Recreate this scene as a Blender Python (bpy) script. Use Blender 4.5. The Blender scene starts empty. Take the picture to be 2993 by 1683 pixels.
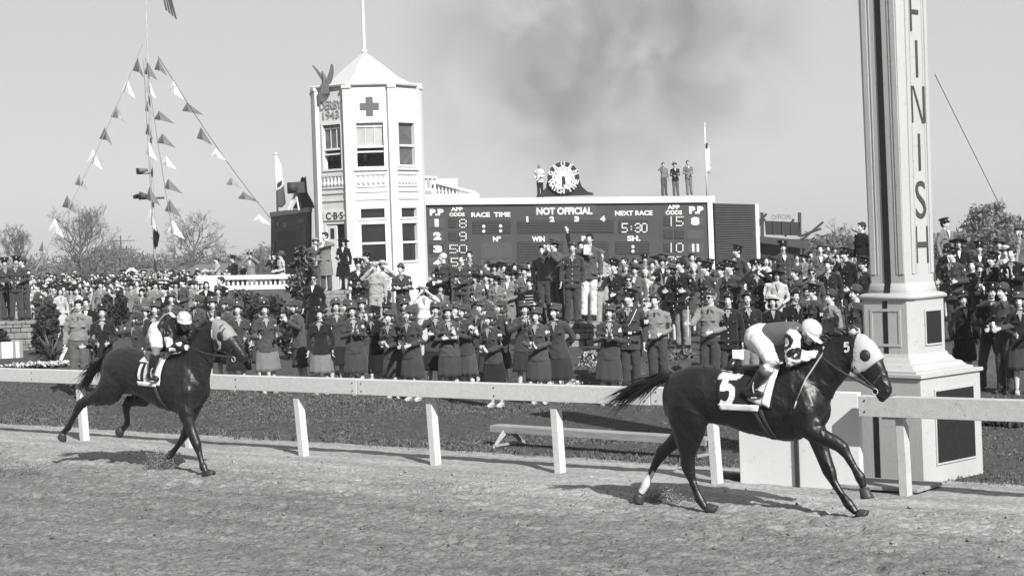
import bpy, bmesh, math, random
import numpy as np
from mathutils import Vector, Matrix
from mathutils.bvhtree import BVHTree
R=math.radians
random.seed(7); rng=np.random.default_rng(7)
C=bpy.context.scene.collection
sc=bpy.context.scene
# ------------------------------------------------------------ camera
F=5170.; UC=1496.5; VC=704.; RO=.035; HC=2.8      # focal length, principal point (photo pixels), roll, eye height
cR,sR=math.cos(RO),math.sin(RO)
cd=bpy.data.cameras.new('camera'); cam=bpy.data.objects.new('camera',cd); C.objects.link(cam)
cd.sensor_width=36; cd.lens=36*F/2993.; cd.shift_y=-(841.5-VC)/2993.; cd.clip_start=.5; cd.clip_end=4000
cam.matrix_world=Matrix(((cR,sR,0,0),(0,0,-1,0),(-sR,cR,0,HC),(0,0,0,1)))
sc.camera=cam
# ------------------------------------------------------------ sky, sun, exposure
SUN=Vector((.58,-1.30,1.0)).normalized()
el=math.asin(SUN.z); az=math.atan2(SUN.x,SUN.y)
w=bpy.data.worlds.new('World'); sc.world=w; w.use_nodes=True
nt=w.node_tree; bg=nt.nodes['Background']
sky=nt.nodes.new('ShaderNodeTexSky'); sky.sky_type='NISHITA'; sky.sun_disc=False
sky.sun_elevation=el; sky.sun_rotation=az; sky.dust_density=1.0; sky.ozone_density=1.0; sky.air_density=1.0
bw=nt.nodes.new('ShaderNodeRGBToBW'); nt.links.new(sky.outputs[0],bw.inputs[0])
mx=nt.nodes.new('ShaderNodeMath'); mx.operation='MULTIPLY_ADD'; mx.inputs[1].default_value=.16; mx.inputs[2].default_value=2.45   # thin even veil over the clear sky
nt.links.new(bw.outputs[0],mx.inputs[0]); nt.links.new(mx.outputs[0],bg.inputs[0]); bg.inputs[1].default_value=.109
sl=bpy.data.lights.new('sun','SUN'); sl.energy=5.0; sl.angle=R(.5); sl.color=(1,.995,.985)
so=bpy.data.objects.new('sun',sl); C.objects.link(so); so.rotation_euler=(-SUN).to_track_quat('-Z','Y').to_euler()
sc.view_settings.view_transform='Standard'; sc.view_settings.look='None'; sc.view_settings.gamma=1
sc.view_settings.exposure=0.8
sc.cycles.max_bounces=6; sc.cycles.transparent_max_bounces=8
# ------------------------------------------------------------ pixel <-> world measuring helpers
def ray(u,v):
    du=u-UC; up=VC-v
    return Vector(((cR*du+sR*up)/F,1.0,(-sR*du+cR*up)/F))
def P(u,v,Y):
    r=ray(u,v); return Vector((r.x*Y,Y,HC+r.z*Y))
def G(u,v,z=0.0):
    r=ray(u,v); t=(z-HC)/r.z; return Vector((r.x*t,t,z))
# ------------------------------------------------------------ materials (greys: the photograph is monochrome)
MATS={}
def mat(name,base,rough=.8,var=.15,scale=8.,bump=0.,bscale=None,spec=.3,kind=None,det=4,stretch=None,sheen=0):
    if name in MATS: return MATS[name]
    base*=.64; m=bpy.data.materials.new(name); m.use_nodes=True; n=m.node_tree; b=n.nodes['Principled BSDF']
    b.inputs['Roughness'].default_value=rough; b.inputs['Specular IOR Level'].default_value=spec
    tc=n.nodes.new('ShaderNodeTexCoord'); mp=n.nodes.new('ShaderNodeMapping'); n.links.new(tc.outputs['Object'],mp.inputs[0])
    if stretch: mp.inputs['Scale'].default_value=stretch
    no=n.nodes.new('ShaderNodeTexNoise'); no.inputs['Scale'].default_value=scale; no.inputs['Detail'].default_value=det
    n.links.new(mp.outputs[0],no.inputs['Vector'])
    mr=n.nodes.new('ShaderNodeMapRange'); mr.inputs['From Min'].default_value=.25; mr.inputs['From Max'].default_value=.75
    mr.inputs['To Min'].default_value=base*(1-var); mr.inputs['To Max'].default_value=base*(1+var)
    n.links.new(no.outputs['Fac'],mr.inputs[0]); cb=n.nodes.new('ShaderNodeCombineColor')
    for k in range(3): n.links.new(mr.outputs[0],cb.inputs[k])
    n.links.new(cb.outputs[0],b.inputs['Base Color'])
    if sheen: b.inputs['Sheen Weight'].default_value=sheen
    if bump:
        n2=n.nodes.new('ShaderNodeTexNoise'); n2.inputs['Scale'].default_value=bscale or scale*4; n2.inputs['Detail'].default_value=5
        n.links.new(mp.outputs[0],n2.inputs['Vector']); bp=n.nodes.new('ShaderNodeBump'); bp.inputs['Strength'].default_value=bump
        bp.inputs['Distance'].default_value=.02; n.links.new(n2.outputs['Fac'],bp.inputs['Height']); n.links.new(bp.outputs[0],b.inputs['Normal'])
    MATS[name]=m; return m
def speck(m,lo=.55,scale=38.,thr=.62,scale2=None):
    # small chips, mud flecks and stains with shapes of their own
    n=m.node_tree; tc=n.nodes.new('ShaderNodeTexCoord'); no=n.nodes.new('ShaderNodeTexNoise'); no.inputs['Scale'].default_value=scale; no.inputs['Detail'].default_value=6; no.inputs['Roughness'].default_value=.7; n.links.new(tc.outputs['Object'],no.inputs['Vector'])
    mr=n.nodes.new('ShaderNodeMapRange'); mr.inputs['From Min'].default_value=thr-.03; mr.inputs['From Max'].default_value=thr+.03; mr.inputs['To Min'].default_value=1; mr.inputs['To Max'].default_value=lo; n.links.new(no.outputs['Fac'],mr.inputs[0])
    cb=[q for q in n.nodes if q.type=='COMBINE_COLOR'][0]; src=cb.inputs[0].links[0].from_socket; mu=n.nodes.new('ShaderNodeMath'); mu.operation='MULTIPLY'; n.links.new(src,mu.inputs[0]); n.links.new(mr.outputs[0],mu.inputs[1])
    for k in range(3): n.links.new(mu.outputs[0],cb.inputs[k])
    return m
def setp(o,label=None,cat=None,group=None,kind=None):
    if label: o['label']=label
    if cat: o['category']=cat
    if group: o['group']=group
    if kind: o['kind']=kind
    return o
# ------------------------------------------------------------ mesh collector
class MB:
    def __init__(s): s.v=[]; s.f=[]; s.m=[]
    def add(s,vs,fs,mi=0):
        k=len(s.v); s.v.extend([tuple(x) for x in vs]); s.f.extend([tuple(i+k for i in f) for f in fs]); s.m.extend([mi]*len(fs))
    def box(s,c,size,rz=0,mi=0,M=None):
        x,y,z=size[0]/2,size[1]/2,size[2]/2; q=Matrix.Rotation(rz,3,'Z') if M is None else M; c=Vector(c)
        vs=[c+q@Vector((a*x,b*y,d*z)) for a in(-1,1) for b in(-1,1) for d in(-1,1)]
        s.add(vs,[(0,1,3,2),(4,6,7,5),(0,4,5,1),(2,3,7,6),(0,2,6,4),(1,5,7,3)],mi)
    def ring(s,rings,mi=0,cap=True,closed=True):
        n=len(rings[0]); vs=[p for r in rings for p in r]; fs=[]
        for i in range(len(rings)-1):
            for j in range(n if closed else n-1):
                a=i*n+j; b=i*n+(j+1)%n; fs.append((a,b,b+n,a+n))
        if cap and closed: fs.append(tuple(range(n-1,-1,-1))); fs.append(tuple((len(rings)-1)*n+j for j in range(n)))
        s.add(vs,fs,mi)
    def tube(s,pts,rad,n=6,mi=0,side=None):
        pts=[Vector(p) for p in pts]; rings=[]; L=len(pts)
        for i,p in enumerate(pts):
            t=(pts[min(i+1,L-1)]-pts[max(i-1,0)]).normalized()
            sd=Vector(side) if side is not None else (Vector((0,0,1)) if abs(t.z)<.9 else Vector((0,1,0)))
            a=sd-t*sd.dot(t)
            if a.length<1e-5: a=Vector((1,0,0))-t*t.x
            a.normalize(); b=t.cross(a); r=rad[i] if hasattr(rad,'__len__') else rad
            ra,rb=(r if hasattr(r,'__len__') else (r,r))
            rings.append([p+a*(ra*math.cos(2*math.pi*k/n))+b*(rb*math.sin(2*math.pi*k/n)) for k in range(n)])
        s.ring(rings,mi)
    def ell(s,c,r,n=12,m=8,M=None,mi=0):
        c=Vector(c); q=M or Matrix.Identity(3); rings=[]
        for i in range(m+1):
            ph=-math.pi/2+math.pi*(i if 0<i<m else (i+(.02 if i==0 else -.02)))/m
            rings.append([c+q@Vector((r[0]*math.cos(ph)*math.cos(2*math.pi*k/n),r[1]*math.cos(ph)*math.sin(2*math.pi*k/n),r[2]*math.sin(ph))) for k in range(n)])
        s.ring(rings,mi)
    def lathe(s,c,prof,n=16,mi=0,rx=1,ry=1,M=None):
        c=Vector(c); q=M or Matrix.Identity(3)
        s.ring([[c+q@Vector((max(r,.0005)*rx*math.cos(2*math.pi*k/n),max(r,.0005)*ry*math.sin(2*math.pi*k/n),z)) for k in range(n)] for r,z in prof],mi)
    def pairs(s,secs,y0=0.,n=20,mi=0,ex=2.0):
        """sections given by a top point, a bottom point (x,z) and a half width"""
        rings=[]
        for q in secs:
            t,b,hw=q[:3]; yc=q[3] if len(q)>3 else y0
            T=Vector((t[0],yc,t[1])); B=Vector((b[0],yc,b[1])); c=(T+B)/2; h=(T-B)/2; rg=[]
            for k in range(n):
                a=2*math.pi*k/n; ca,sa=math.cos(a),math.sin(a)
                ca=math.copysign(abs(ca)**(2/ex),ca); sa=math.copysign(abs(sa)**(2/ex),sa)
                rg.append(c+h*sa+Vector((0,hw*ca,0)))
            rings.append(rg)
        s.ring(rings,mi)
    def prism(s,poly,M,t,mi=0):
        """flat outline (x,y) thickened by t, placed by matrix M"""
        n=len(poly); vs=[M@Vector((x,y,0)) for x,y in poly]+[M@Vector((x,y,t)) for x,y in poly]
        s.add(vs,[tuple(range(n-1,-1,-1)),tuple(range(n,2*n))]+[(i,(i+1)%n,(i+1)%n+n,i+n) for i in range(n)],mi)
def mesh_of(name,mb,mats,smooth=False):
    me=bpy.data.meshes.new(name); me.from_pydata(mb.v,[],mb.f)
    for m in (mats if isinstance(mats,(list,tuple)) else [mats]): me.materials.append(m)
    me.polygons.foreach_set('material_index',mb.m)
    bm=bmesh.new(); bm.from_mesh(me); bmesh.ops.recalc_face_normals(bm,faces=bm.faces); bm.to_mesh(me); bm.free()
    if smooth: me.polygons.foreach_set('use_smooth',[True]*len(me.polygons))
    me.update(); return me
def obj(name,mb,mats,parent=None,smooth=False,loc=None,bevel=0):
    me=mb if isinstance(mb,bpy.types.Mesh) else mesh_of(name,mb,mats,smooth)
    o=bpy.data.objects.new(name,me); C.objects.link(o)
    if parent: o.parent=parent
    if loc is not None: o.location=loc
    if bevel:
        b=o.modifiers.new('b','BEVEL'); b.width=bevel; b.segments=2; b.limit_method='ANGLE'
    return o
def empty(name,loc=(0,0,0),rz=0,label=None,cat=None,group=None):
    o=bpy.data.objects.new(name,None); C.objects.link(o); o.location=loc; o.rotation_euler=(0,0,rz); o.empty_display_size=.2
    return setp(o,label,cat,group)
def remesh(mb,vox,smooth=2,name='m',mats=None,fac=.5):
    """fuse overlapping closed pieces into one continuous surface"""
    me=mesh_of('tmp',mb,[]); o=bpy.data.objects.new('tmp',me); C.objects.link(o)
    r=o.modifiers.new('r','REMESH'); r.mode='VOXEL'; r.voxel_size=vox; r.use_smooth_shade=True
    if smooth:
        s=o.modifiers.new('s','SMOOTH'); s.iterations=smooth; s.factor=fac
    dg=bpy.context.evaluated_depsgraph_get(); dg.update(); e=o.evaluated_get(dg)
    out=bpy.data.meshes.new_from_object(e,depsgraph=dg); out.name=name
    bpy.data.objects.remove(o); bpy.data.meshes.remove(me)
    out.materials.clear()
    for m in (mats or []): out.materials.append(m)
    out.polygons.foreach_set('use_smooth',[True]*len(out.polygons))
    return out
def merge(me,mb,smooth=True):
    """append collector geometry (with its material indices) to a mesh"""
    bm=bmesh.new(); bm.from_mesh(me); vs=[bm.verts.new(v) for v in mb.v]
    for f,m in zip(mb.f,mb.m):
        try: q=bm.faces.new([vs[i] for i in f]); q.material_index=m; q.smooth=smooth
        except ValueError: pass
    bmesh.ops.recalc_face_normals(bm,faces=[f for f in bm.faces if f.verts[0].index<0 or True][-len(mb.f):]) if False else None
    bm.to_mesh(me); bm.free(); return me
def np_mesh(name,V,T,mats,smooth=False,mi=None):
    me=bpy.data.meshes.new(name); k=T.shape[1]; me.vertices.add(len(V)); me.vertices.foreach_set('co',np.asarray(V,np.float32).ravel())
    me.loops.add(T.size); me.loops.foreach_set('vertex_index',T.ravel().astype(np.int32)); me.polygons.add(len(T))
    me.polygons.foreach_set('loop_start',np.arange(0,T.size,k,dtype=np.int32)); me.polygons.foreach_set('loop_total',np.full(len(T),k,np.int32))
    for m in mats: me.materials.append(m)
    if mi is not None: me.polygons.foreach_set('material_index',mi.astype(np.int32))
    if smooth: me.polygons.foreach_set('use_smooth',np.ones(len(T),bool))
    me.update(); me.validate(); return me
_tc={}
def text_mb(body,w=None,h=1.,bold=.0,depth=.01):
    """text as a centred mesh outline: x right, y up, height h (and width w)"""
    key=(body,bold)
    if key not in _tc:
        cu=bpy.data.curves.new('t','FONT'); cu.body=body; cu.size=1; cu.align_x='CENTER'; cu.offset=bold; cu.extrude=.01; cu.resolution_u=4
        o=bpy.data.objects.new('t',cu); C.objects.link(o); dg=bpy.context.evaluated_depsgraph_get(); dg.update()
        me=bpy.data.meshes.new_from_object(o.evaluated_get(dg),depsgraph=dg); vs=np.array([v.co[:] for v in me.vertices]); fs=[tuple(p.vertices) for p in me.polygons]
        bpy.data.objects.remove(o); bpy.data.curves.remove(cu); bpy.data.meshes.remove(me); _tc[key]=(vs,fs)
    vs,fs=_tc[key]; vs=vs.copy(); lo=vs.min(0); hi=vs.max(0); c=(lo+hi)/2; sz=hi-lo
    sy=h/sz[1]; sx=(w/sz[0]) if w else sy
    vs[:,0]=(vs[:,0]-c[0])*sx; vs[:,1]=(vs[:,1]-c[1])*sy; vs[:,2]=(vs[:,2]-c[2])/max(sz[2],1e-6)*depth
    return vs,fs
def text_on(mb,body,M,w=None,h=1.,bold=0.,depth=.01,mi=0):
    vs,fs=text_mb(body,w,h,bold,depth); mb.add([M@Vector(v) for v in vs],fs,mi)
def plane_M(o,right,up):
    r=Vector(right).normalized(); u=Vector(up).normalized(); n=r.cross(u)
    return Matrix(((r.x,u.x,n.x,o[0]),(r.y,u.y,n.y,o[1]),(r.z,u.z,n.z,o[2]),(0,0,0,1)))
TH=R(38.4)                                   # heading of track, rail and finish post: to the right and nearer
E1=Vector((math.cos(TH),-math.sin(TH),0)); E2=Vector((math.sin(TH),math.cos(TH),0))
RAIL0=Vector((-6.58,26.74,0))                # foot of the leftmost post in view
def RP(a,b,z=0.): return RAIL0+E1*a+E2*b+Vector((0,0,z))
# ------------------------------------------------------------ noise fields for terrain
def vnoise(X,Y,cell,seed):
    r=np.random.default_rng(seed); T=r.random((256,256)); x=X/cell; y=Y/cell
    xi=np.floor(x).astype(int); yi=np.floor(y).astype(int); fx=x-xi; fy=y-yi; fx=fx*fx*(3-2*fx); fy=fy*fy*(3-2*fy)
    g=lambda a,b:T[a%256,b%256]
    return (g(xi,yi)*(1-fx)+g(xi+1,yi)*fx)*(1-fy)+(g(xi,yi+1)*(1-fx)+g(xi+1,yi+1)*fx)*fy
def grid_mesh(name,xs,ys,zf,mats,xy=None):
    X,Y=np.meshgrid(xs,ys) if xy is None else xy; Z=zf(X,Y); ny,nx=X.shape
    V=np.stack([X,Y,Z],-1).reshape(-1,3); i=np.arange(nx*ny).reshape(ny,nx)
    T=np.stack([i[:-1,:-1],i[:-1,1:],i[1:,1:],i[1:,:-1]],-1).reshape(-1,4)
    return np_mesh(name,V,T,mats,True)
# ------------------------------------------------------------ setting: ground, track, infield
M_track=mat('track_dirt',.235,.95,.38,16,1.0,30,spec=.1,det=12)
M_path=mat('pale_sand',.40,.95,.10,5,.4,50,spec=.1,det=8)
def edge_mix(m,lo,hi):
    # the dirt is darker and coarser out on the harrowed track, paler and finer near the rail
    n=m.node_tree; tc=n.nodes.new('ShaderNodeTexCoord'); d=n.nodes.new('ShaderNodeVectorMath'); d.operation='DOT_PRODUCT'; d.inputs[1].default_value=E2[:]; n.links.new(tc.outputs['Object'],d.inputs[0])
    no=n.nodes.new('ShaderNodeTexNoise'); no.inputs['Scale'].default_value=1.1; no.inputs['Detail'].default_value=6; n.links.new(tc.outputs['Object'],no.inputs['Vector'])
    ad=n.nodes.new('ShaderNodeMath'); ad.operation='MULTIPLY_ADD'; ad.inputs[1].default_value=2.2; n.links.new(no.outputs['Fac'],ad.inputs[0]); n.links.new(d.outputs['Value'],ad.inputs[2])
    k=RAIL0.dot(E2)+1.1; mr=n.nodes.new('ShaderNodeMapRange'); mr.inputs['From Min'].default_value=k-3.0; mr.inputs['From Max'].default_value=k-.6; mr.inputs['To Min'].default_value=lo; mr.inputs['To Max'].default_value=hi; n.links.new(ad.outputs[0],mr.inputs[0])
    sp=n.nodes.new('ShaderNodeTexNoise'); sp.inputs['Scale'].default_value=17; sp.inputs['Detail'].default_value=10; sp.inputs['Roughness'].default_value=.75; n.links.new(tc.outputs['Object'],sp.inputs['Vector'])
    s2=n.nodes.new('ShaderNodeMapRange'); s2.inputs['From Min'].default_value=.36; s2.inputs['From Max'].default_value=.60; s2.inputs['To Min'].default_value=.52; s2.inputs['To Max'].default_value=1.14; n.links.new(sp.outputs['Fac'],s2.inputs[0])
    mu=n.nodes.new('ShaderNodeMath'); mu.operation='MULTIPLY'; n.links.new(mr.outputs[0],mu.inputs[0]); n.links.new(s2.outputs[0],mu.inputs[1])
    mp=n.nodes.new('ShaderNodeMapping'); mp.vector_type='TEXTURE'; mp.inputs['Rotation'].default_value=(0,0,-TH); mp.inputs['Scale'].default_value=(2.6,.32,1); n.links.new(tc.outputs['Object'],mp.inputs[0]); hn=n.nodes.new('ShaderNodeTexNoise'); hn.inputs['Scale'].default_value=1.0; hn.inputs['Detail'].default_value=4; n.links.new(mp.outputs[0],hn.inputs['Vector'])
    h2=n.nodes.new('ShaderNodeMapRange'); h2.inputs['From Min'].default_value=.35; h2.inputs['From Max'].default_value=.65; h2.inputs['To Min'].default_value=.82; h2.inputs['To Max'].default_value=1.14; n.links.new(hn.outputs['Fac'],h2.inputs[0]); m3=n.nodes.new('ShaderNodeMath'); m3.operation='MULTIPLY'; n.links.new(mu.outputs[0],m3.inputs[0]); n.links.new(h2.outputs[0],m3.inputs[1]); mu=m3
    cb=[q for q in n.nodes if q.type=='COMBINE_COLOR'][0]
    for i in range(3): n.links.new(mu.outputs[0],cb.inputs[i])
edge_mix(M_track,.150,.270); edge_mix(M_path,.150,.270)
M_soil=mat('infield_soil',.085,.95,.35,6,.3,30,spec=.1)
M_far=mat('far_ground',.16,.95,.3,1.2,spec=.1)
g=MB(); g.add([(-500,-60,-.35),(500,-60,-.35),(500,700,-.35),(-500,700,-.35)],[(0,1,2,3)])
o=obj('ground',g,M_far); setp(o,kind='structure')
def along(A,B): return RAIL0.x+E1.x*A+E2.x*B, RAIL0.y+E1.y*A+E2.y*B
def track_h(X,Y):
    h=.025*(vnoise(X,Y,1.3,1)-.5)+.018*(vnoise(X*.7,Y*1.3,.37,2)-.5)+.020*(vnoise(X*.8,Y*1.2,.17,3)**2)+.028*(vnoise(X,Y,.075,4)-.5)+.012*(vnoise(((X-RAIL0.x)*E1.x+(Y-RAIL0.y)*E1.y)*.18,(X-RAIL0.x)*E2.x+(Y-RAIL0.y)*E2.y,.10,8)-.5)+.020*(rng.random(X.shape)-.5)*(vnoise(X,Y,.4,6))
    p=vnoise(X*.8,Y*1.2,.13,5)*(.6+.6*vnoise(X,Y,1.1,15)); h-=.035*np.clip((p-.68)/.12,0,1)
    return h
A,B=np.meshgrid(np.arange(-7,24,.03),np.arange(-14.5,-.25,.03)); X,Y=along(A,B)
keep=(np.abs(X/Y)<.42)
def fade(B,lo,hi): return np.clip((B-lo)/(hi-lo),0,1)
def prints(A,B,Z):
    # hoof prints and scuffs pressed into the harrowed dirt
    q=np.random.default_rng(91)
    for k in range(1500):
        a=q.uniform(-6.8,23.5); b=-14.3+13.2*q.random()**.8; r=q.uniform(.05,.10); d=q.uniform(.012,.032); i=int((b+14.5)/.03); j=int((a+7)/.03); w=7
        if i<w or j<w or i>=Z.shape[0]-w or j>=Z.shape[1]-w: continue
        s=(slice(i-w,i+w+1),slice(j-w,j+w+1)); u=(A[s]-a)/(r*1.35)+.25*q.normal(); v=(B[s]-b)/r; e=u*u+v*v; Z[s]+=-d*np.exp(-e*1.6)+d*.55*np.exp(-(np.sqrt(e)-1.35)**2*6)*(u<.3)
    return Z
me=grid_mesh('track',None,None,lambda X,Y:prints(A,B,track_h(X,Y))*(1-.8*fade((X-RAIL0.x)*E2.x+(Y-RAIL0.y)*E2.y,-1.6,-.3)),[M_track],(X,Y))
o=obj('track',me,None); setp(o,kind='structure')
g=MB(); q=[(-80,-40),(120,-40),(120,-14.4),(-80,-14.4)]; g.add([(*along(a,b),-.03) for a,b in q],[(0,1,2,3)])
for q in ([(-80,-14.45),(-6.95,-14.45),(-6.95,-.2),(-80,-.2)],[(23.9,-14.45),(120,-14.45),(120,-.2),(23.9,-.2)]):
    g.add([(*along(a,b),-.02) for a,b in q],[(0,1,2,3)])
o=obj('track_surround',g,M_track); setp(o,kind='structure')
A,B=np.meshgrid(np.arange(-30,40,.06),np.arange(-.75,1.25,.06)); X,Y=along(A,B)
me=grid_mesh('path',None,None,lambda X,Y:.012+.02*(vnoise(X,Y,.4,11)-.5)+.012*(vnoise(X,Y,.1,12)-.5)-.03*np.clip(-.25-((X-RAIL0.x)*E2.x+(Y-RAIL0.y)*E2.y)-.18*vnoise(X,Y,.5,9),0,1)*2,[M_path],(X,Y))
o=obj('path',me,None); setp(o,kind='structure')
# ---- infield: flat lawn, rising behind the front row of people into low banks
BANK=[]   # (X,Y,z) filled by the people placed on raised ground
def row_Y(X): return np.interp(X,[-14,-9,-5.3,-1.5,1.5,3.6,8,16],[40,36.5,34.0,33.3,30.0,30.6,30,30])
def lawn(X,Y): # the lawn swells gently towards the left
    Bc=(X-RAIL0.x)*E2.x+(Y-RAIL0.y)*E2.y
    return np.clip(.052*(-X-1.6),0,.24)*np.clip((Bc-1.2)/4.5,0,1)*np.clip((75-Y)/25,0,1)
def bank_h(X,Y):
    pts=np.array(BANK+[(x,y,0.) for x in (-14,-11) for y in (52,60,72)]); X=np.atleast_1d(X); Y=np.atleast_1d(Y)
    d=(X[...,None]-pts[:,0])**2*1.0+(Y[...,None]-pts[:,1])**2*.6+.15; w=1/d**1.6; h=(w*pts[:,2]).sum(-1)/w.sum(-1)*np.clip((66-Y)/10,0,1)*np.clip((15-X)/4,0,1)
    f=np.clip((Y-row_Y(X)-1.6)/.9,0,1); f=f*f*(3-2*f)
    return np.maximum(h*f,lawn(X,Y))
def build_infield():
    xs=np.concatenate([np.arange(-60,-20,2.),np.arange(-20,20,.25),np.arange(20,81,2.)]); ys=np.concatenate([np.arange(10,60,.25),np.arange(60,300,4.)])
    X,Y=np.meshgrid(xs,ys); Bc=(X-RAIL0.x)*E2.x+(Y-RAIL0.y)*E2.y
    Y2=Y
    Z=bank_h(X,Y)*np.clip((110-Y)/30,0,1)+.03*(vnoise(X,Y,1.3,21)-.5)
    Z=np.where(Bc<1.2,-.2,Z)
    ny,nx=X.shape; V=np.stack([X,Y2,Z],-1).reshape(-1,3); i=np.arange(nx*ny).reshape(ny,nx)
    T=np.stack([i[:-1,:-1],i[:-1,1:],i[1:,1:],i[1:,:-1]],-1).reshape(-1,4)
    Bq=Bc.reshape(-1)[T].max(1); T=T[Bq>1.1]
    o=obj('infield_ground',np_mesh('infield_ground',V,T,[M_soil],True),None); setp(o,kind='structure')
M_grass=mat('grass_blades',.135,.8,.5,5,spec=.15)
def build_grass():
    n=150000; A=rng.uniform(-12,26,n); B=1.02+rng.beta(1,1.7,n)*10.5; B+=.25*(rng.random(n)**2)
    e=.28*(vnoise(A,B*0,.5,31)+vnoise(A,B*0,.13,32))-.2; k=B>1.0+e
    A,B=A[k],B[k]; X,Y=along(A,B); k=(Y<row_Y(X)+3.5); X,Y,B=X[k],Y[k],B[k]; n=len(X)
    edge=np.clip((2.3-B)/1.3,0,1); h=(.018+.035*rng.random(n)*vnoise(X,Y,.25,35))*(1+1.6*edge*vnoise(X,Y,.35,33)); wd=.010+.012*rng.random(n)
    z0=bank_h(X,Y)-.01; th=rng.uniform(0,6.283,n); lx=rng.normal(0,.6,n)*h; ly=rng.normal(0,.6,n)*h
    V=np.zeros((n,3,3)); V[:,0]=np.stack([X-np.cos(th)*wd,Y-np.sin(th)*wd,z0],-1); V[:,1]=np.stack([X+np.cos(th)*wd,Y+np.sin(th)*wd,z0],-1); V[:,2]=np.stack([X+lx,Y+ly,z0+h],-1)
    o=obj('grass',np_mesh('grass',V.reshape(-1,3),np.arange(3*n).reshape(-1,3),[M_grass]),None)
    setp(o,'short cropped grass of the infield between the rail and the crowd','grass',kind='stuff')
def icos(n,cx,cy,cz,r,seed,name,m,flat=.7):
    q=np.random.default_rng(seed); base=np.array([(0,0,1),(.94,0,.33),(-.3,.9,.33),(-.8,-.5,.33),(.3,-.9,.3),(.5,.6,-.6),(-.6,.3,-.7),(.1,-.7,-.7)])
    fs=np.array([(0,1,2),(0,2,3),(0,3,4),(0,4,1),(1,5,2),(2,6,3),(3,7,4),(4,7,1),(1,7,5),(2,5,6),(3,6,7),(5,7,6)])
    V=base[None]*(q.uniform(.6,1.3,(n,8,1)))*r[:,None,None]; a=q.uniform(0,6.28,n); ca,sa=np.cos(a),np.sin(a)
    W=V.copy(); W[...,0]=V[...,0]*ca[:,None]-V[...,1]*sa[:,None]; W[...,1]=V[...,0]*sa[:,None]+V[...,1]*ca[:,None]; W[...,2]*=flat
    W+=np.stack([cx,cy,cz],-1)[:,None]; T=(fs[None]+8*np.arange(n)[:,None,None]).reshape(-1,3)
    return obj(name,np_mesh(name,W.reshape(-1,3),T,[m]),None)
n=16000; A_=rng.uniform(-6,22,n); B_=rng.uniform(-13.5,-.1,n); X_,Y_=along(A_,B_)
r_=.005+.026*rng.random(n)**6
o=icos(n,X_,Y_,track_h(X_,Y_)+.004,r_,3,'dirt_clods',M_track); setp(o,'small clods of loosened dirt scattered over the racing surface','dirt clods',kind='stuff')
# ------------------------------------------------------------ rails
M_white=mat('rail_paint',.66,.6,.10,9,.15,60,det=8,stretch=(.6,3,3)); M_wgrey=mat('worn_rail_paint',.56,.7,.10,12,.2,60,det=8)
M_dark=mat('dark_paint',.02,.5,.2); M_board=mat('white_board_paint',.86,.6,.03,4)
RZ=Matrix.Rotation(-TH,3,'Z'); speck(M_white,.55,24,.655); speck(M_wgrey,.6,22,.65); speck(M_board,.85,14,.62)
def rail_fence(name,label,a0,a1,posts,top,hh,m,arm=False):
    t=empty(name,RP((a0+a1)/2,0),0,label,'rail fence')
    inv=-t.location
    q=random.Random(int(a1)); x=a0; k=0
    while x<a1-.1:
        L=min(4.6,a1-x); dz=q.uniform(-.006,.006); Mr=RZ@Matrix.Rotation(q.uniform(-.0018,.0018),3,'Y'); g=MB()
        g.box(RP(x+L/2,-.07,top-hh/2+dz)+inv,(L-.012,.04,hh),M=Mr); g.box(RP(x+L/2,-.02,top-.014+dz)+inv,(L-.012,.13,.03),M=Mr)
        bd=obj('rail_board',g,m,t,bevel=.006)
        for a_ in (x+.08,x+L/2,x+L-.08):
            for zz_ in (.05,hh-.05): g=MB(); g.tube([RP(a_,-.0975,top-zz_+dz)+inv,RP(a_,-.089,top-zz_+dz)+inv],.009,6); obj('bolt_head',g,M_dark,bd)
        x+=L
    for a,ln in posts:
        g=MB(); w=.095; d=.115; ht=top-hh-.015
        for s in (0,):
            vs=[]
            for z,sh in ((-.06,0),(ht-.09,-ln),(ht,-ln)):
                for x,y in ((-w/2,-d/2),(w/2,-d/2),(w/2,d/2),(-w/2,d/2)):
                    xx=x+sh*(z/ht if z>0 else 0)
                    if z==ht and x>0: xx-=w*.45
                    vs.append(RP(a,.03+y,z)+E1*xx+inv)
            g.add(vs,[(3,2,1,0),(0,1,5,4),(1,2,6,5),(2,3,7,6),(3,0,4,7),(4,5,9,8),(5,6,10,9),(6,7,11,10),(7,4,8,11),(8,9,10,11)])
        if arm: g.box(RP(a-.09,0,ht+.004)+inv,(.24,.09,.03),M=RZ)
        else: g.box(RP(a-ln,0.0,ht+hh*.4)+inv,(.05,.05,hh*.9),M=RZ)
        obj('post',g,m,t,bevel=.005)
    return t
rail_fence('rail_fence','long white painted inner rail on squared posts running behind both horses',-8,11.5,[(-6.9,.06),(-4.6,.06),(-2.3,.06),(0,.07),(2.38,.05),(4.67,.08),(7.02,.05),(8.99,.04),(11.19,.05)],1.07,.2,M_white)
rail_fence('rail_fence','greyer weathered rail section in front of the tall finish post at right',13.02,22,[(13.48,.02),(15.8,.03),(18.1,.03)],1.045,.215,M_wgrey,True)
# ------------------------------------------------------------ white box in front of the post
t=empty('white_panel',RP(12.16,.18),-TH,'bright white painted board panel standing on the ground before the finish post','panel')
g=MB(); g.box((0,0,.53),(1.5,.07,1.06)); obj('board',g,M_board,t,bevel=.012)
g=MB(); g.box((-.01,-.05,.32),(.045,.03,.64)); obj('dark_stake',g,mat('dark_stake',.045,.7),t)
g=MB(); g.box((-.6,.3,.03),(.06,.6,.06)); g.box((.6,.3,.03),(.06,.6,.06)); obj('foot',g,M_board,t)
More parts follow.
